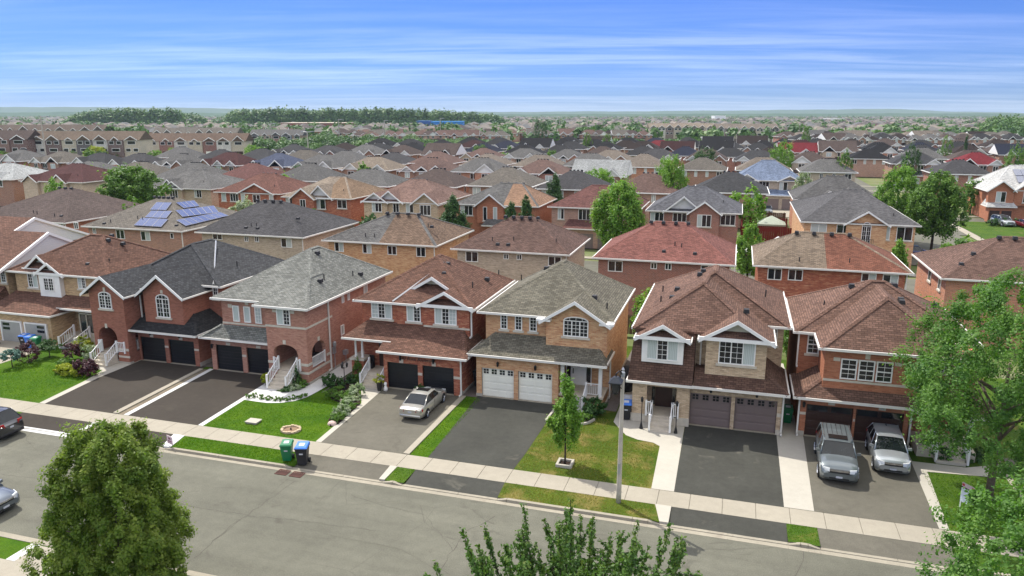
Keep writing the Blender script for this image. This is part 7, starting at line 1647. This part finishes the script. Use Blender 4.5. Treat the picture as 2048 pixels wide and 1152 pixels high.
    put('rear_bumper', MB().hexa([(-hw*.84, Y(1)+.02, .27*s), (hw*.84, Y(1)+.02, .27*s), (hw*.9, Y(.97), .27*s), (-hw*.9, Y(.97), .27*s), (-hw*.82, Y(1)+.035, .42*s), (hw*.82, Y(1)+.035, .42*s), (hw*.88, Y(.97), .5*s), (-hw*.88, Y(.97), .5*s)]).mesh('rear_bumper', pm if sed else M['trimblk'], smooth=True), t)
    return t
PT = dict(beige=paint('champagne_paint', lin(186, 184, 174)), grey=paint('grey_green_paint', lin(102, 110, 112), .35), silver=paint('silver_paint', lin(168, 174, 176)), black=paint('black_paint', (.006, .008, .010), .0), steel=paint('steel_grey_paint', lin(96, 104, 112)), navy=paint('navy_paint', lin(28, 38, 84), .3), red=paint('red_paint', lin(112, 22, 30), .2))
car('parked_car', 'champagne silver sedan parked tail out before the black garage doors', 'car', (-17.92, 40.35, .006), math.pi, 4.25, 1.58, 1.26, 'sedan', PT['beige'])
car('parked_suv', 'dark grey boxy SUV with roof rails parked facing the street', 'suv', (5.85, 39.35, .006), -.035, 4.55, 1.84, 1.62, 'boxy', PT['grey'])
car('parked_suv', 'silver rounded SUV parked close to the brown garage door', 'suv', (8.55, 40.85, .006), -.02, 4.0, 1.70, 1.52, 'round', PT['silver'])
car('suv', 'black SUV at the left edge of the street showing its tail', 'suv', (-41.0, 29.75, ROADZ), -math.pi/2, 4.3, 1.72, 1.55, 'round', PT['black'])
car('car', 'grey car nosing into the picture at the left edge near side', 'car', (-33.55, 23.2, ROADZ), math.pi/2, 4.2, 1.70, 1.45, 'round', PT['steel'])
car('parked_car', 'dark car on the pale drive of the light blue roofed house', 'car', (5.6, 146.5, -.04), 0, 4.4, 1.75, 1.45, 'sedan', PT['steel'])
car('parked_car', 'navy car on the drive beside the charcoal roofed corner house', 'car', (22.4, 106.0, -.04), math.pi/2, 4.4, 1.75, 1.5, 'round', PT['navy'])
car('parked_suv', 'silver SUV in front of the white metal roofed house', 'suv', (42.6, 141.6, -.04), .25, 4.5, 1.8, 1.6, 'boxy', PT['silver'])
car('parked_car', 'red car beside the silver SUV at the white metal roofed house', 'car', (45.4, 139.6, -.04), .25, 4.3, 1.72, 1.4, 'sedan', PT['red'])
# ------------------------------------------------------------------ wheeled bins
def cart(label, x, y, rz, bodyc, lidc, z=0.0, s=1.0):
    t = thing('wheeled_bin', label, 'bin', (x, y, z), rz); s_ = s
    b = MB().hexa([(-.2*s, -.2*s, .05), (.2*s, -.2*s, .05), (.2*s, .18*s, .05), (-.2*s, .18*s, .05), (-.28*s, -.30*s, .90*s), (.28*s, -.30*s, .90*s), (.28*s, .30*s, .90*s), (-.28*s, .30*s, .90*s)]); put('bin_body', b.mesh('bin_body', bodyc), t)
    put('rim', MB().box(-.30*s, .30*s, -.32*s, .32*s, .88*s, .93*s).mesh('rim', bodyc), t)
    l = MB().hexa([(-.31*s, -.34*s, .932*s), (.31*s, -.34*s, .932*s), (.31*s, .34*s, .932*s), (-.31*s, .34*s, .932*s), (-.25*s, -.28*s, .985*s), (.25*s, -.28*s, .985*s), (.27*s, .32*s, 1.04*s), (-.27*s, .32*s, 1.04*s)]); lo = put('lid', l.mesh('lid', lidc), t)
    put('lid_label', MB().hexa([(-.13*s, -.12*s, .99*s), (.13*s, -.12*s, .99*s), (.13*s, .14*s, 1.015*s), (-.13*s, .14*s, 1.015*s), (-.13*s, -.12*s, 1.008*s), (.13*s, -.12*s, 1.008*s), (.13*s, .14*s, 1.034*s), (-.13*s, .14*s, 1.034*s)]).mesh('lid_label', M['plate']), lo)
    put('handle', MB().tube((-.24*s, .38*s, .93*s), (.24*s, .38*s, .93*s), .02, n=6).tube((-.24*s, .3*s, .91*s), (-.24*s, .38*s, .93*s), .02, n=6).tube((.24*s, .3*s, .91*s), (.24*s, .38*s, .93*s), .02, n=6).mesh('handle', bodyc), t)
    for sx in (-1, 1): put('wheel', MB().tube((sx*.2*s, .24*s, .12*s), (sx*.29*s, .24*s, .12*s), .12*s, n=14).mesh('wheel', M['tyre']), t)
    put('stamp', MB().box(-.09*s, .09*s, -.275*s, -.262*s, .60*s, .67*s).mesh('stamp', M['plate']), t)
gb, bb, kb_ = plain('green_bin_plastic', lin(22, 112, 70), .45), plain('blue_lid_plastic', lin(52, 112, 196), .45), plain('black_bin_plastic', (.02, .021, .025), .5)
cart('green wheeled bin on the boulevard grass at the kerb', -22.05, 31.65, .35, gb, gb, 0, 1.02); cart('black wheeled bin with blue lid beside the green bin at the kerb', -21.05, 31.55, .3, kb_, bb, -.04, 1.1)
cart('black wheeled bin with blue lid at the corner of the buff brick entry', -5.55, 42.35, .1, kb_, bb, 0.012, 1.1); cart('grey lidded bin just behind the blue lidded bin at the buff entry', -5.6, 43.1, .1, kb_, plain('grey_lid', lin(170, 174, 176), .5), 0.012, 1.1)
cart('black wheeled bin in the gap between red and tan houses', -15.95, 45.2, .0, kb_, kb_, 0.01, 1.15); cart('green wheeled bin in the gap right of the taupe garage', 3.75, 44.6, 0, gb, gb, .012, 1.0)
for i, (x, y) in enumerate(((-53.3, 43.0), (-52.6, 42.9), (-51.8, 42.7))): cart(('blue lidded bin, left of the three by the grey garage', 'royal blue bin, middle of the three by the grey garage', 'green bin, right of the three by the grey garage')[i], x, y, .2, (kb_, bb, gb)[i], (bb, bb, gb)[i], .01, 1.0)
cart('dark bin at the left picture edge beside the grey garage', -56.0, 42.5, .1, kb_, gb, .01, 1.0)
# ------------------------------------------------------------------ street lamp
def street_lamp():
    x, y = -4.44, 32.29; t = thing('street_lamp', 'tall concrete street lamp with black lantern on the boulevard', 'street lamp', (x, y, 0))
    part('shaft', MB().lathe((x, y, -.05), [(.125, 0), (.12, .6), (.08, 6.35), (.075, 6.4)], 12), plain('spun_concrete', lin(182, 174, 160), .85, var=.15, scale=2), t, smooth=True)
    part('access_cover', MB().box(x-.07, x+.05, y-.155, y-.13, 1.55, 2.1), M['steel'], t)
    part('finial', MB().lathe((x, y, 6.35), [(.1, 0), (.1, .18), (.05, .24), (.07, .32), (.02, .42)], 10), M['steel'], t)
    ax, ay = x-.25, y-.42; arm = MB(); pts = [(x, y, 6.25), (x-.06, y-.1, 6.55), (x-.14, y-.25, 6.66), (ax, ay, 6.58), (ax, ay, 6.45)]
    for a, c in zip(pts[:-1], pts[1:]): arm.tube(a, c, .035, n=8)
    part('arm', arm, M['black'], t)
    part('scroll', MB().tube((x, y, 5.7), (x-.08, y-.14, 5.85), .02, n=6).tube((x-.08, y-.14, 5.85), (x-.12, y-.2, 6.3), .02, n=6), M['black'], t)
    ln = MB(); ln.add([(ax+sx*r, ay+sy*r, z) for r, z in ((.30, 6.18), (.30, 6.22), (.10, 6.44)) for sx, sy in ((-1, -1), (1, -1), (1, 1), (-1, 1))], [(3, 2, 1, 0), (0, 1, 5, 4), (1, 2, 6, 5), (2, 3, 7, 6), (3, 0, 4, 7), (4, 5, 9, 8), (5, 6, 10, 9), (6, 7, 11, 10), (7, 4, 8, 11), (8, 9, 10, 11)])
    part('lantern_top', ln, plain('lantern_top_metal', lin(52, 56, 62), .45, .3), t)
    fr = MB()
    for sx, sy in ((-1, -1), (1, -1), (1, 1), (-1, 1)): fr.tube((ax+sx*.22, ay+sy*.22, 6.18), (ax+sx*.11, ay+sy*.11, 5.66), .018, n=5)
    fr.lathe((ax, ay, 5.56), [(.04, 0), (.12, .06), (.12, .10), (.05, .16)], 8); part('lantern_frame', fr, M['black'], t)
    gl = MB().add([(ax+sx*r, ay+sy*r, z) for r, z in ((.09, 5.68), (.19, 6.16)) for sx, sy in ((-1, -1), (1, -1), (1, 1), (-1, 1))], [(0, 1, 5, 4), (1, 2, 6, 5), (2, 3, 7, 6), (3, 0, 4, 7)]); part('lantern_glass', gl, M['glass'], t)
street_lamp()
def garden_lamp(label, x, y, hgt, heads=1):
    t = thing('garden_lamp', label, 'lamp', (x, y, 0)); part('post', MB().lathe((x, y, 0), [(.11, 0), (.11, .05), (.06, .3), (.028, .42), (.022, hgt-.3), (.04, hgt-.28)], 10), M['black'], t)
    for k in range(heads):
        a = 2*math.pi*k/heads+.4; r = .0 if heads == 1 else .2; hx_, hy_ = x+r*math.cos(a), y+r*math.sin(a)
        if heads > 1: part('arm', MB().tube((x, y, hgt-.35), (hx_, hy_, hgt-.3), .014, n=5), M['black'], t)
        o = part('lantern', MB().lathe((hx_, hy_, hgt-.30), [(.03, 0), (.065, .04), (.085, .24), (.095, .25), (.02, .36)], 6), M['black'], t)
garden_lamp('black garden lamp left of the buff brick entry steps', -4.5, 41.2, 1.95); garden_lamp('black garden lamp right of the buff brick entry steps', -2.5, 41.1, 1.95)
q = Gz(1345, 632, (480, 680), 6.4); garden_lamp('black three armed garden lantern in the flower bed', q[0], q[1], 1.85, 3)
# lawn furniture
o = thing('utility_box', 'flat grey utility lid in the bright lawn', 'utility box', (-26.85, 35.4, 0)); part('lid', MB().box(-27.25, -26.45, 35.1, 35.72, .09, .13), M['concrete_w'], o); part('box', MB().box(-27.2, -26.5, 35.14, 35.68, 0, .09), M['found'], o)
tr = thing('stone_ring', 'round ring of beige stones with bare soil in the bright lawn', 'stone ring', (-24.05, 35.05, 0))
for i in range(18):
    a0, a1 = 2*math.pi*(i+.05)/18, 2*math.pi*(i+.95)/18; P4 = [(-24.05+r*math.cos(a)*1.1, 35.05+r*math.sin(a)) for a in (a0, a1) for r in (.42, .55)]
    v = [P4[0], P4[1], P4[3], P4[2]]; part('stone', MB().hexa([(p[0], p[1], 0) for p in v]+[(p[0], p[1], .10+.02*(i % 3)) for p in v]), plain('edging_stone', lin(178, 160, 132), .9) if i == 0 else bpy.data.materials['edging_stone'], tr)
part('soil', MB().sheet([(-24.05+.44*math.cos(2*math.pi*i/20)*1.1, 35.05+.44*math.sin(2*math.pi*i/20)) for i in range(20)], .04), plain('bare_soil', lin(128, 106, 82), .95), tr); part('stump', MB().lathe((-24.05, 35.05, .03), [(.05, 0), (.04, .14)], 7), M['bark_dark'], tr)
p = G(341, 893); ls = thing('lawn_sign', 'small pinkish white lawn sign at the edge of the new apron', 'sign', (p.x, p.y, 0), -.35)
put('panel', MB().box(-.28, .28, -.012, .012, .16, .62).mesh('panel', plain('faded_sign_print', lin(206, 186, 190), .6, var=.25, scale=9)), ls)
put('print', MB().box(-.12, .1, -.018, -.013, .42, .54).box(-.22, .2, -.018, -.013, .3, .36).box(-.22, .16, -.018, -.013, .22, .26).mesh('print', plain('sign_ink', lin(130, 84, 96), .7)), ls)
put('stake', MB().tube((-.2, .0, -.1), (-.2, 0, .2), .008, n=4).tube((.2, 0, -.1), (.2, 0, .2), .008, n=4).mesh('stake', M['steel']), ls)
rs_ = thing('real_estate_sign', 'white yard sign with red and black header on the right lawn', 'sign', (11.15, 36.2, 0), -.95)
put('panel', MB().box(-.33, .33, -.02, .02, .35, 1.05).mesh('panel', plain('sign_white', lin(206, 214, 222), .5)), rs_); put('header', MB().box(-.33, .33, -.022, .022, 1.11, 1.3).mesh('header', plain('sign_header', lin(196, 176, 178), .5)), rs_); put('stripe', MB().box(-.33, .33, -.024, .024, 1.05, 1.11).mesh('stripe', M['black']), rs_)
for xx in (-.26, .24): put('badge', MB().box(xx-.05, xx+.07, -.028, -.02, 1.15, 1.26).mesh('badge', plain('sign_red', lin(176, 40, 46), .5)), rs_)
for xx in (-.3, .3): put('leg', MB().box(xx-.02, xx+.02, -.018, .018, -.05, .36).mesh('leg', M['white']), rs_)
# pots and statue by the address house
def pot(label, x, y, r, hgt, mat, leafm, z=0.0):
    t = thing('flower_pot', label, 'flower pot', (x, y, z)); put('pot', MB().lathe((0, 0, 0), [(r*.65, 0), (r, hgt*.95), (r*1.1, hgt)], 12).mesh('pot', mat, smooth=False), t)
    P, N, tn = crown_pts(500, 12, ROUND, int(abs(x*7)) % 50+2, .3); put('plant', leaf_mesh('plant', P*np.array([r*1.7, r*1.7, hgt*.9])+np.array([0, 0, hgt*.85]), N, .07, M[leafm], tn), t)
pot('tall dark planter beside the red brick garage', -22.0, 42.35, .2, .62, M['black'], 'leaf_yel'); pot('hanging style dark pot at the pier between black doors', -19.3, 42.6, .22, .35, M['black'], 'leaf_dark', .0)
st_ = thing('garden_statue', 'small white statue of a sitting dog beside the dark planter', 'statue', (-21.62, 42.5, 0)); part('figure', MB().lathe((-21.62, 42.5, 0), [(.14, 0), (.15, .12), (.10, .3), (.07, .38), (.10, .44), (.10, .54), (.04, .6)], 12).box(-21.66, -21.58, 42.36, 42.44, .43, .5), M['white'], st_, smooth=True)
bc = thing('covered_barbecue', 'tall black covered shape leaning in the gap beside the tan house', 'cover', (-6.25, 47.2, 0)); part('cover', MB().lathe((-6.25, 47.2, 0), [(.42, 0), (.45, .6), (.42, 1.2), (.3, 1.6), (.1, 1.75)], 14), kb_, bc, smooth=True)
